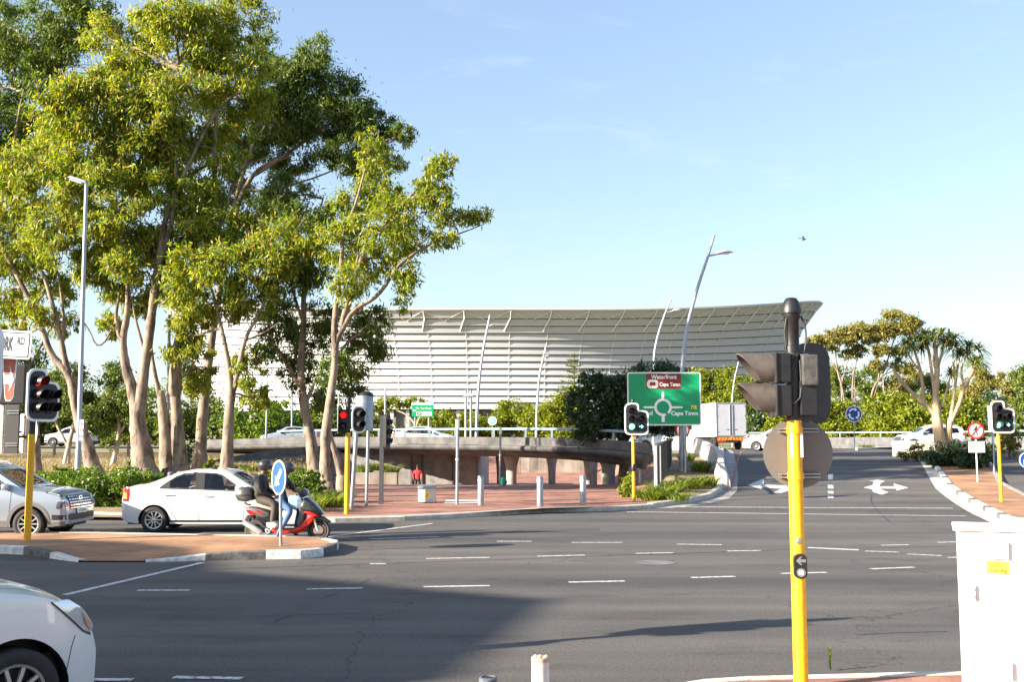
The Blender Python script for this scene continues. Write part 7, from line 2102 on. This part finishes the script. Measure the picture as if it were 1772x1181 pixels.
gum('gum_tree', 'dark leaning gum tree left of the pale curved one, one low limb reaching left', (541, 812), 41,
    [([(545, 822), (541, 780), (533, 735), (527, 700)], .32, .24)],
    [([(527, 705), (520, 660), (522, 600), (526, 560), (525, 502), (533, 461), (545, 400), (560, 340)], .21, .06), ([(524, 680), (505, 645), (488, 616), (470, 590), (455, 575)], .12, .05), ([(528, 700), (545, 660), (560, 635), (580, 620)], .1, .05), ([(525, 560), (505, 500), (490, 420)], .08, .04)],
    [(530, 375, 52, 42), (500, 335, 44, 34), (490, 475, 52, 42), (540, 455, 42, 42), (480, 560, 42, 42), (515, 620, 34, 50), (590, 640, 42, 42), (632, 600, 38, 38), (560, 560, 34, 42), (640, 560, 30, 30), (560, 690, 24, 30), (610, 680, 26, 22), (460, 610, 22, 22)], leaf=LEAF_GUMD, cover=1.9)
gum('gum_tree', 'rightmost gum tree, pale curved trunk, yellowing crown reaching over the plaza', (566, 835), 37.5,
    [([(565, 842), (564, 800), (563, 750), (572, 690), (579, 640), (580, 590)], .27, .2), ([(592, 830), (582, 795), (573, 765), (568, 740)], .2, .12)],
    [([(580, 600), (578, 560), (586, 500), (592, 440), (594, 400), (614, 360), (630, 300), (640, 260)], .15, .04), ([(580, 595), (594, 567), (612, 535), (655, 514), (687, 461), (712, 441), (760, 415), (797, 404), (838, 388)], .13, .03), ([(590, 570), (604, 512), (630, 433), (655, 400), (690, 360), (740, 310), (790, 285)], .12, .03), ([(600, 550), (612, 500), (618, 440), (640, 400)], .07, .03), ([(700, 450), (690, 480), (695, 510)], .04, .02)],
    [(640, 258, 22, 36), (660, 320, 42, 36), (622, 350, 48, 36), (592, 420, 42, 50), (660, 400, 50, 42), (700, 360, 48, 32), (742, 312, 40, 28), (768, 285, 28, 20), (722, 415, 50, 26), (780, 378, 40, 18), (822, 372, 30, 15), (640, 455, 40, 40), (604, 490, 34, 34), (692, 470, 26, 40), (700, 510, 16, 30), (752, 345, 36, 24), (775, 415, 26, 16), (680, 280, 22, 20)], leaf=LEAF_GUMY, cover=1.7, L=.22)

def small_tree(name, label, base, Y, trunks, clumps, leaf, L=.2, W=.08, cover=2.2, group=None, barkm=BARKP, droop=.3, zbase=None):
    b = at(base[0], base[1], Y); 
    b.z = H(b.x, Y) + .03 if zbase is None else zbase
    t = empty(name, b, 0, label, 'tree', group); M0 = Matrix.Translation(-b)
    mb = MB(M0); pts = []
    for tr, r0, r1 in trunks:
        Q = limb(mb, tr, Y, r0, r1, 8); pts += Q
        if Q[0].z > b.z + .05 and abs(tr[0][0] - base[0]) < 12: mb.tube([Vector((Q[0].x, Q[0].y, b.z - .1)), Q[0], Q[1]], [r0 * 1.2, r0 * 1.02, r0], 8)
    C = []
    for cl in clumps:
        c, r = px_clump(*cl[:4], Y, cl[4] if len(cl) > 4 else R.uniform(-.8, .8)); C.append((c, r))
        near = min(pts, key=lambda p: (p - c).length); branchlet(mb, near, c, .05, .02)
    mb.build('trunk', barkm, t, smooth=True, merge=False, sharp=80)
    mesh_quads('crown', cloud(C, L, W, cover, droop) - np.array(b), leaf, t)
    return t
small_tree('small_tree', 'small dark leafed tree behind the leaning gum, nearest the silver car', (112, 806), 56, [([(112, 806), (119, 772), (128, 735), (135, 715)], .17, .1), ([(119, 775), (100, 740), (90, 715)], .1, .06)], [(118, 690, 42, 34), (85, 675, 30, 28), (150, 680, 32, 30), (120, 650, 34, 26), (165, 715, 24, 24), (95, 720, 26, 16)], LEAF_MID, cover=2.4, group='small trees behind the gums', droop=.6)
small_tree('small_tree', 'small leaning tree with a low crown left of the forked gum', (195, 805), 56, [([(195, 805), (202, 775), (208, 745), (205, 715)], .17, .1), ([(207, 750), (225, 725), (235, 700)], .08, .05), ([(198, 785), (185, 770)], .05, .03)], [(205, 690, 42, 34), (180, 725, 34, 26), (232, 700, 34, 34), (200, 650, 34, 26), (225, 740, 26, 22), (187, 770, 12, 10)], LEAF_MID, cover=2.4, group='small trees behind the gums', droop=.6)
small_tree('small_tree', 'thin stemmed young tree between the two small trees behind the lamp post', (148, 812), 52, [([(148, 812), (149, 770), (150, 730)], .09, .06)], [(152, 720, 20, 24), (165, 740, 18, 16)], LEAF_MID, group='small trees behind the gums', droop=.6)

# ---- bushes and far trees
def bush(label, clumps, Y, leaf, L, W, cover=2.3, group=None, name='bush', cat='bush', puff=.3, droop=.1, flat=1.0, stem=BARKD):
    C = [px_clump(*c[:4], Y, c[4] if len(c) > 4 else 0) for c in clumps]
    c0 = C[0][0]; zb = H(c0.x, c0.y)
    b = Vector((c0.x, c0.y, zb)); t = empty(name, b, 0, label, cat, group)
    mb = MB(Matrix.Translation(-b))
    for c, r in C:
        for _ in range(4):
            e = c + Vector((R.uniform(-.6, .6) * r[0], R.uniform(-.6, .6) * r[1], R.uniform(-.3, .5) * r[2])); branchlet(mb, (c0.x + R.uniform(-.2, .2), c0.y + R.uniform(-.2, .2), zb - .1), e, .035 + .01 * r[0], .015)
    mb.build('stems', stem, t, merge=False)
    # fill down to the ground so that the bush stands on it
    Q = list(C)
    for c, r in C:
        if c.z - r[2] > zb + .2 and cat == 'bush':
            Q.append((Vector((c.x, c.y, (c.z + zb) / 2)), (r[0] * .85, r[1] * .85, max(.3, (c.z - zb) / 2))))
    mesh_quads('foliage', cloud(Q, L, W, cover, droop, puff=puff, flat=flat) - np.array(b), leaf, t)
    return t
G1 = 'bushes behind the left trees'
for i, (cx, cy, rx, ry, Y, lf, lab) in enumerate([
    (-20, 700, 70, 60, 104, LEAF_MID, 'tall bush at the far left edge behind the traffic light'),
    (75, 715, 60, 40, 106, LEAF_MID, 'bush above the white car parked behind the trees'),
    (190, 725, 70, 34, 106, LEAF_MID, 'bush on the far side of the road behind the small leaning tree'),
    (270, 715, 50, 44, 104, LEAF_GUMD, 'dark bush seen between the forked gum trunks'),
    (345, 715, 44, 42, 104, LEAF_MID, 'bush seen between the thick gum and the slender gum'),
    (435, 722, 50, 36, 92, LEAF_HEDGE, 'bright green bush right of the slender gum trunk'),
    (490, 722, 40, 30, 94, LEAF_HEDGE, 'bright green bush by the pale lamp post between trunks'),
    (560, 715, 46, 36, 100, LEAF_MID, 'bush behind the rightmost gum trunks'),
    (625, 728, 40, 22, 96, LEAF_MID, 'low bush behind the red traffic light at the plaza corner')]):
    bush(lab, [(cx, cy, rx, ry), (cx - rx * .5, cy + ry * .3, rx * .6, ry * .7, 2), (cx + rx * .5, cy + ry * .25, rx * .6, ry * .7, -2)], Y, lf, .42, .2, 1.7, G1)
G2 = 'bushes beyond the bridge'
for cl, Y, lf, lab in [
    ([(893, 712, 34, 26), (870, 725, 20, 16)], 92, LEAF_BUSH, 'clipped yellow green bush left of the lamp beyond the bridge'),
    ([(935, 722, 32, 26)], 86, LEAF_BUSH, 'low yellow green bush in front of the lamp beyond the bridge'),
    ([(968, 708, 36, 32), (985, 730, 28, 18)], 84, LEAF_BUSH, 'yellow green bush left of the dark tree'),
    ([(1000, 690, 30, 26)], 90, LEAF_BUSH, 'yellow green bush at the foot of the small conifer'),
    ([(760, 724, 36, 16), (735, 735, 26, 14)], 98, LEAF_BUSH, 'low bush behind the small green sign'),
    ([(808, 728, 32, 20)], 96, LEAF_BUSH, 'low bush below the twin floodlight posts'),
    ([(845, 736, 30, 22), (830, 745, 26, 12)], 90, LEAF_BUSH, 'low bush behind the pale blue disc sign'),
    ([(780, 745, 40, 10)], 88, LEAF_BUSH, 'strip of low bush behind the car on the bridge'),
    ([(660, 745, 40, 12)], 88, LEAF_MID, 'strip of low bush left of the umbrella shaped tree')]:
    bush(lab, cl, Y + 32, lf, .36, .18, 2.6, G2, puff=.32)
small_tree('umbrella_tree', 'small flat topped tree left of the small green sign beyond the bridge', (722, 765), 118, [([(722, 762), (720, 735), (705, 718), (685, 710)], .16, .09), ([(721, 735), (730, 715), (735, 705)], .09, .06), ([(690, 760), (682, 735), (665, 712)], .1, .07)], [(690, 700, 30, 11), (655, 702, 24, 11), (718, 698, 24, 10), (738, 706, 14, 8), (672, 695, 24, 8)], LEAF_BUSH, L=.36, W=.16, cover=2.4)
small_tree('dark_tree', 'dense dark evergreen tree behind the left edge of the big green sign', (1078, 860), 48.5, [([(1078, 852), (1080, 800), (1078, 765), (1072, 735)], .26, .2), ([(1079, 770), (1098, 735), (1115, 705)], .15, .08), ([(1076, 760), (1050, 730), (1030, 710)], .13, .07)],
    [(1040, 690, 42, 46), (1082, 662, 46, 42), (1122, 648, 44, 28), (1155, 652, 30, 22), (1003, 705, 26, 42), (1062, 738, 52, 28), (1022, 662, 26, 24), (1025, 742, 38, 26), (1112, 700, 56, 44), (1142, 738, 36, 22), (1178, 650, 22, 18), (1160, 690, 40, 36), (1085, 710, 50, 40)], LEAF_DARK, L=.2, W=.085, cover=2.6, barkm=BARKD)
# norfolk pine
b = at(993, 700, 122); b.z = H(b.x, 122); tp = at(993.5, 610, 122)
t = empty('conifer', b, 0, 'small tiered conifer in front of the stadium, left of the dark tree', 'tree')
mb = MB(); mb.tube([(0, 0, 0), (tp.x - b.x, 0, tp.z - b.z)], [.2, .03], 8); mb.build('trunk', BARKD, t, smooth=True)
V = []; hz = tp.z - b.z
for tier in range(11):
    u = tier / 10; z = hz * (.97 - .62 * u); rr = .3 + 2.5 * u ** .85
    nb = 7
    for k in range(nb):
        a = 2 * math.pi * (k + .37 * tier) / nb
        n = int(26 + 70 * u)
        s = NP.random(n) ** .8
        P = np.stack([np.cos(a) * s * rr, np.sin(a) * s * rr, z + s * rr * .16 - .05 + .10 * s ** 2 * rr], 1) + NP.normal(size=(n, 3)) * np.array([.09, .09, .05])
        V.append(leaf_quads(P, np.tile(np.array([[math.cos(a), math.sin(a), .5]]), (n, 1)), .22, .07, -.4, .5))
mesh_quads('crown', np.concatenate(V), LEAF_MID, t)
G3 = 'bushes and trees around the roundabout'
for cl, Y, lf, lab in [
    ([(1232, 672, 36, 34), (1215, 655, 22, 20)], 128, LEAF_BUSH, 'yellow green tree crown above the left end of the truck'),
    ([(1270, 665, 36, 32)], 126, LEAF_BUSH, 'yellow green tree crown above the truck, behind the slim lamp'),
    ([(1296, 690, 26, 28), (1310, 668, 22, 22)], 122, LEAF_MID, 'green tree crown right above the truck corner'),
    ([(1322, 728, 24, 30), (1310, 745, 20, 20)], 112, LEAF_DARK, 'dark shrub between the truck and the foreground disc'),
    ([(1345, 735, 34, 24)], 108, LEAF_BUSH, 'yellow green bush over the chevron board'),
    ([(1400, 728, 40, 34), (1425, 742, 30, 22)], 108, LEAF_BUSH, 'yellow green bush directly right of the foreground disc'),
    ([(1455, 722, 42, 34), (1470, 742, 34, 20)], 106, LEAF_BUSH, 'yellow green bush behind the blue roundabout sign'),
    ([(1522, 715, 46, 38), (1535, 740, 40, 22)], 104, LEAF_BUSH, 'broad yellow green bush right of the blue roundabout sign'),
    ([(1588, 715, 44, 38), (1590, 740, 40, 20)], 102, LEAF_BUSH, 'broad yellow green bush left of the aloe tree trunk'),
    ([(1660, 715, 42, 40), (1665, 742, 38, 22)], 100, LEAF_BUSH, 'broad yellow green bush right of the aloe tree trunk'),
    ([(1448, 652, 32, 32)], 128, LEAF_MID, 'green crown under the leftmost umbrella pine'),
    ([(1502, 660, 36, 26)], 126, LEAF_MID, 'green crown under the pale forked stems'),
    ([(1565, 665, 42, 28)], 126, LEAF_OLIVE, 'olive bush left behind the aloe tree'),
    ([(1610, 668, 34, 26)], 122, LEAF_MID, 'green bush seen through the aloe branches'),
    ([(1692, 662, 36, 34), (1675, 690, 32, 26)], 118, LEAF_OLIVE, 'brownish tree crown right of the aloe tree'),
    ([(1742, 672, 28, 28)], 116, LEAF_OLIVE, 'brownish tree crown above the right traffic light'),
    ([(1715, 705, 36, 26)], 112, LEAF_DARK, 'dark bush left behind the right traffic light'),
    ([(1782, 668, 26, 46), (1775, 720, 30, 34)], 108, LEAF_MID, 'tall green tree crown at the right edge'),
    ([(1840, 690, 50, 60)], 108, LEAF_MID, 'green tree beyond the right edge')]:
    bush(lab, cl, Y, lf, .34, .17, 3.0, G3, puff=.32)
for i, (base, tr, cr, lab) in enumerate([
    ((1462, 700), [([(1462, 700), (1456, 665), (1448, 640), (1446, 610)], .2, .1), ([(1456, 665), (1465, 630), (1478, 600)], .12, .06), ([(1450, 645), (1435, 620), (1428, 602)], .1, .05)], [(1440, 590, 32, 12), (1418, 592, 20, 8), (1470, 580, 24, 11), (1455, 578, 22, 9)], 'leftmost umbrella pine with a flat brownish crown'),
    ((1475, 700), [([(1475, 700), (1475, 660), (1480, 630), (1492, 600)], .14, .08), ([(1478, 640), (1470, 615)], .08, .05)], [(1492, 572, 24, 12), (1510, 580, 22, 12), (1484, 608, 16, 8), (1470, 612, 14, 7)], 'umbrella pine with a thin upright stem, second from the left'),
    ((1520, 700), [([(1505, 700), (1512, 668), (1528, 650), (1540, 610), (1548, 585)], .2, .1), ([(1528, 650), (1550, 640), (1572, 620)], .1, .05), ([(1540, 610), (1528, 590)], .08, .05)], [(1546, 558, 34, 15), (1568, 566, 26, 13), (1535, 572, 24, 9), (1548, 605, 24, 8), (1522, 608, 18, 7)], 'tallest umbrella pine with a domed brownish crown, left of the aloe tree'),
    ((1512, 700), [([(1508, 700), (1518, 670), (1522, 640)], .16, .08), ([(1530, 700), (1550, 675), (1570, 655)], .1, .05)], [(1520, 632, 16, 7), (1566, 640, 18, 8)], 'pale forked stems rising from the bushes under the tallest pine')]):
    small_tree('umbrella_pine', lab, base, 118, [(a, b * .75, c * .7) for a, b, c in tr], [(x, y, rx * 1.35, ry * 1.45) for x, y, rx, ry in cr], LEAF_OLIVE, L=.34, W=.16, cover=3.2, group='umbrella pines on the right', barkm=BARK, droop=0)

# ---- tree aloe on the right island
Ya = 51.5; b = at(1628, 772, Ya); b.z = H(b.x, Ya) + .1
t = empty('aloe_tree', b, 0, 'tree aloe with bare pale branching trunks and spiky rosettes on the right island', 'tree')
M0 = Matrix.Translation(-b); mb = MB(M0)
br_ = [([(1632, 785), (1628, 765), (1621, 730), (1619, 700)], .44, .3), ([(1619, 705), (1619, 670), (1623, 635), (1618, 605), (1616, 585)], .25, .1), ([(1619, 720), (1606, 705), (1590, 692), (1566, 668), (1552, 650), (1546, 638)], .2, .09),
       ([(1600, 702), (1596, 660), (1590, 630), (1582, 606)], .13, .08), ([(1644, 778), (1641, 745), (1645, 725)], .27, .2), ([(1645, 730), (1660, 700), (1668, 670), (1684, 642), (1690, 628)], .19, .09), ([(1645, 728), (1650, 690), (1655, 650), (1660, 618)], .14, .07),
       ([(1618, 690), (1612, 640), (1606, 600), (1600, 585)], .12, .07), ([(1622, 640), (1632, 605), (1640, 588)], .1, .06), ([(1623, 650), (1612, 622), (1628, 590)], .08, .05), ([(1630, 705), (1640, 670), (1645, 650)], .09, .06), ([(1668, 672), (1662, 640), (1672, 615)], .09, .06), ([(1590, 640), (1575, 620), (1566, 600)], .07, .05), ([(1655, 655), (1648, 620), (1652, 590)], .08, .05)]
for tr, r0, r1 in br_: limb(mb, tr, Ya, r0 * .8, r1 * .68, 9)
mb.build('trunk', BARKA, t, smooth=True, merge=False, sharp=80)
def rosette(c, n, ln, wd, up=.5, droop=.9):
    out = []
    for k in range(n):
        a = R.random() * 6.283; e = R.uniform(-.25, 1.0); d = Vector((math.cos(a) * math.cos(e), math.sin(a) * math.cos(e), math.sin(e) * up + .15)); l = ln * R.uniform(.7, 1.15)
        s = Vector((-math.sin(a), math.cos(a), 0)); p = Vector(c); w = wd
        pts = []
        for i in range(4):
            u = i / 3; q = p + d * l * u + Vector((0, 0, -droop * l * u * u * .75)); pts.append((q + s * w * (1 - u * .92) * .5, q - s * w * (1 - u * .92) * .5))
        for i in range(3): out.append([pts[i][0], pts[i][1], pts[i + 1][1], pts[i + 1][0]])
    return out
Q = []
for x, y in ((1546, 634), (1555, 628), (1580, 600), (1590, 590), (1600, 580), (1614, 578), (1626, 580), (1640, 582), (1652, 586), (1662, 612), (1674, 612), (1690, 622), (1696, 630), (1684, 630), (1644, 648), (1566, 596), (1606, 592), (1632, 592), (1618, 590), (1652, 600), (1690, 605), (1572, 590), (1640, 600), (1680, 600), (1598, 600)):
    c = at(x + R.uniform(-3, 3), y + R.uniform(-3, 3), Ya + R.uniform(-.7, .7)) - b
    Q += rosette(c, 52, 1.0, .105, 1.0, .85)
mesh_quads('rosettes', np.array([[tuple(v) for v in q] for q in Q]), LEAF_ALOE, t)
bl_ = at(1560, 762, 53)
xw = at(1545, 760, 57.5).x; hw_ = H(xw + 2.4, 57.5)
o = MB().box((xw + 2.4, 57.5, (hw_ + 2.14) / 2), (4.8, .35, 2.14 - hw_)).build('island_wall', CONCL, bevel=.03); tag(o, 'low cream concrete wall behind the aloe tree on the island', 'wall')

# ---- hedge, shrubs, strap leaved plants
G4 = 'shrubs by the kerb'
def shrub(label, cl, Y, leaf, L=.1, W=.05, cover=2.3, group=G4, name='shrub'): return bush(label, cl, Y, leaf, L, W, cover, group, name=name, cat='bush', puff=.24)
shrub('leafy green hedge shrub directly right of the silver car bonnet', [(100, 852, 46, 33), (95, 828, 44, 18, 1.5), (75, 848, 30, 32)], 31, LEAF_HEDGE)
shrub('leafy green hedge shrub around the foot of the tall lamp post', [(150, 851, 46, 37), (145, 827, 44, 18, 1.8)], 31, LEAF_HEDGE)
shrub('leafy green hedge shrub behind the boot of the white sedan', [(205, 850, 44, 38), (212, 824, 44, 17, 1.8)], 31, LEAF_HEDGE)
shrub('leafy green hedge shrub right of the others, above the sedan roof line', [(258, 830, 34, 18, 1), (242, 848, 40, 32)], 31.5, LEAF_HEDGE)
shrub('round green shrub in front of the rightmost gum trunk, beside the keep left sign', [(528, 828, 30, 20), (512, 840, 24, 18), (545, 842, 22, 16)], 34, LEAF_HEDGE)
shrub('small yellow green shrub left of the slender gum trunk', [(360, 803, 10, 9)], 42, LEAF_BUSH, .12)
shrub('small yellow green shrub right of the scooter rider', [(462, 828, 14, 12)], 40, LEAF_BUSH, .12)
shrub('tiny shrub left of the forked gum trunk', [(228, 800, 9, 10)], 44, LEAF_MID, .12)
shrub('dry leaved shrub at the left end of the planting bed by the yellow pole', [(1087, 842, 16, 22), (1082, 852, 14, 14)], 37.5, LEAF_BUSH, .1, .05)
shrub('dense dark shrub under the aloe tree on the right island', [(1632, 788, 38, 22), (1614, 795, 24, 16), (1656, 796, 24, 18)], 49.5, LEAF_DARK, .14, .07)
shrub('dark shrub behind the no pedestrians sign', [(1672, 782, 26, 26), (1690, 770, 20, 20)], 48, LEAF_DARK, .14, .07)
shrub('reddish dry shrub left of the dark island shrub', [(1588, 779, 16, 12)], 54, LEAF_OLIVE, .14, .06)
shrub('low green shrub at the foot of the reddish one on the island', [(1572, 787, 20, 8)], 54, LEAF_BUSH, .14, .06)
shrub('leafy plant right of the no pedestrians plate', [(1704, 775, 16, 22)], 49, LEAF_MID, .14, .07)
shrub('reddish shrub behind the yellow pole of the right light', [(1745, 752, 22, 24)], 56, LEAF_OLIVE, .16, .07)
shrub('dark ivy bush by the wing wall between the trunks', [(325, 785, 10, 18)], 52, LEAF_DARK, .16, .08)
o_gc = []
def strap(label, px, py, n, ln, name='strap_leaved_plant', leaf=LEAF_STRAP, group='strap leaved plants', off=.1, spread=.35, up=1.5, Y=None, wd=.045):
    p = gH(px, py, off) if Y is None else at(px, py, Y)
    Q = []
    for k in range(n):
        a = R.random() * 6.283; q = R.random() ** .5 * spread; c = Vector((math.cos(a) * q, math.sin(a) * q, 0))
        a2 = a + R.uniform(-.9, .9); d = Vector((math.cos(a2) * .5, math.sin(a2) * .5, R.uniform(.7, 1.2) * up * .7)).normalized(); l = ln * R.uniform(.6, 1.15); s = Vector((-math.sin(a2), math.cos(a2), 0)); pts = []
        for i in range(4):
            u = i / 3; r = c + d * l * u + Vector((math.cos(a2) * .25, math.sin(a2) * .25, -.45)) * l * u * u; w = wd * (1 - .85 * u * u)
            pts.append((r + s * w / 2, r - s * w / 2))
        for i in range(3): Q.append([pts[i][0], pts[i][1], pts[i + 1][1], pts[i + 1][0]])
    o = mesh_quads(name, np.array([[tuple(v) for v in q] for q in Q]), leaf, None); o.location = p
    tag(o, label, 'plant', group); return o
for px, py, n, ln, lab in ((540, 884, 150, .85, 'strap leaved clump right of the scooter headlamp, at the kerb'), (570, 880, 170, .95, 'strap leaved clump at the foot of the rightmost gum, beside the yellow pole'), (588, 872, 150, .9, 'strap leaved clump immediately left of the yellow pole of the red light'), (520, 878, 120, .8, 'strap leaved clump behind the scooter handlebar'), (555, 868, 120, .8, 'strap leaved clump against the pale gum trunk')):
    strap(lab, px, py, n, ln)
for px, py, n, ln, lab in ((1110, 862, 120, .7, 'pale strap leaved clump just right of the green light pole in the bed'), (1128, 866, 120, .75, 'strap leaved clump at the near post of the black fence'), (1148, 862, 150, .9, 'strap leaved clump in the middle of the bed, right of the black fence'), (1165, 852, 130, .9, 'strap leaved clump left of the sign posts'), (1172, 866, 90, .6, 'low strap leaved clump in front of the sign posts'), (1196, 846, 150, .95, 'strap leaved clump right of the sign posts'), (1212, 832, 170, 1.0, 'darker strap leaved clump behind the bed by the barrier'), (1222, 842, 130, .9, 'strap leaved clump nearest the kerb bend'), (1140, 850, 120, .8, 'strap leaved clump behind the black fence post'), (1188, 830, 130, .9, 'strap leaved clump between barrier and sign posts')):
    strap(lab, px, py, n, ln, group='strap leaved plants in the bed', off=.14)
for px, py, lab in ((632, 818, 'dry grass tuft at the left of the stone planter'), (656, 815, 'tall dry grass tuft in the middle of the stone planter'), (676, 820, 'dry grass tuft at the right end of the stone planter')):
    strap(lab, px, py, 150, .95, name='grass_tuft', leaf=LEAF_STRAP, group='grass tufts in the planter', Y=53.2, spread=.4, wd=.035)
for px, py, lab in ((1500, 784, 'low grassy clump at the tip of the right island'), (1522, 785, 'low grassy clump second from the tip of the right island'), (1545, 788, 'low grassy clump in the middle of the right island edge'), (1566, 794, 'low grassy clump left of the dark island shrub'), (1640, 822, 'grassy clump in front of the dark island shrub'), (1666, 820, 'grassy clump left of the no pedestrians post'), (1618, 815, 'grassy clump at the kerb below the dark shrub')):
    strap(lab, px, py, 130, .55, group='grassy clumps on the right island', spread=.7)
for px, py, lab in ((375, 812, 'small grass tuft left of the slender gum base'), (432, 815, 'small pale grass tuft behind the sedan bonnet'), (418, 812, 'small grass tuft right of the slender gum base')):
    strap(lab, px, py, 70, .5, group='grass tufts under the gums')
# weed in the gutter
p = gz(1437, 1160, .01)
Q = []
for k in range(70):
    z = R.random() * .2; a = R.random() * 6.28; w = .03 * (1.15 - z / .22)
    d = Vector((math.cos(a) * w, math.sin(a) * w, .02)); s = Vector((-math.sin(a), math.cos(a), 0)) * .006; c = Vector((R.uniform(-.006, .006), R.uniform(-.006, .006), z))
    Q.append([c, c + d * .5 + s, c + d, c + d * .5 - s])
for k in range(5):
    s = Vector((.003, 0, 0)); e = Vector((R.uniform(-.02, .02), 0, .2)); Q.append([-s, s, e + s * .5, e - s * .5])
o = mesh_quads('weed', np.array([[tuple(v) for v in q] for q in Q]), LEAF_MID, None); o.location = p
tag(o, 'small green weed growing in the gutter right of the foreground yellow pole', 'plant')

# ground litter and turf that nobody could count
def scatter(name, poly_fn, n, leaf, ln, wd, label, up=1.0):
    Q = []
    while len(Q) < n:
        x, y = poly_fn(); z = H(x, y) + .1
        a = R.random() * 6.283; d = Vector((math.cos(a) * .5, math.sin(a) * .5, up * R.uniform(.2, 1))) * ln; s = Vector((-math.sin(a), math.cos(a), 0)) * wd; c = Vector((x, y, z))
        Q.append([c - s, c + s, c + d + s * .2, c + d - s * .2])
    o = mesh_quads(name, np.array([[tuple(v) for v in q] for q in Q]), leaf, None); o['kind'] = 'stuff'; o['label'] = label; o['category'] = 'grass'
LEAF_DRY = leaf_mat('dry_grass_blades', [(.16, .13, .04), (.28, .21, .07), (.36, .28, .12), (.12, .12, .03)], .2)
def pf():
    y = R.uniform(31, 66); return R.uniform(-.56, -.19) * y, y
scatter('dry_turf', pf, 16000, LEAF_DRY, .16, .02, 'dry short grass and leaf litter under the gum trees')
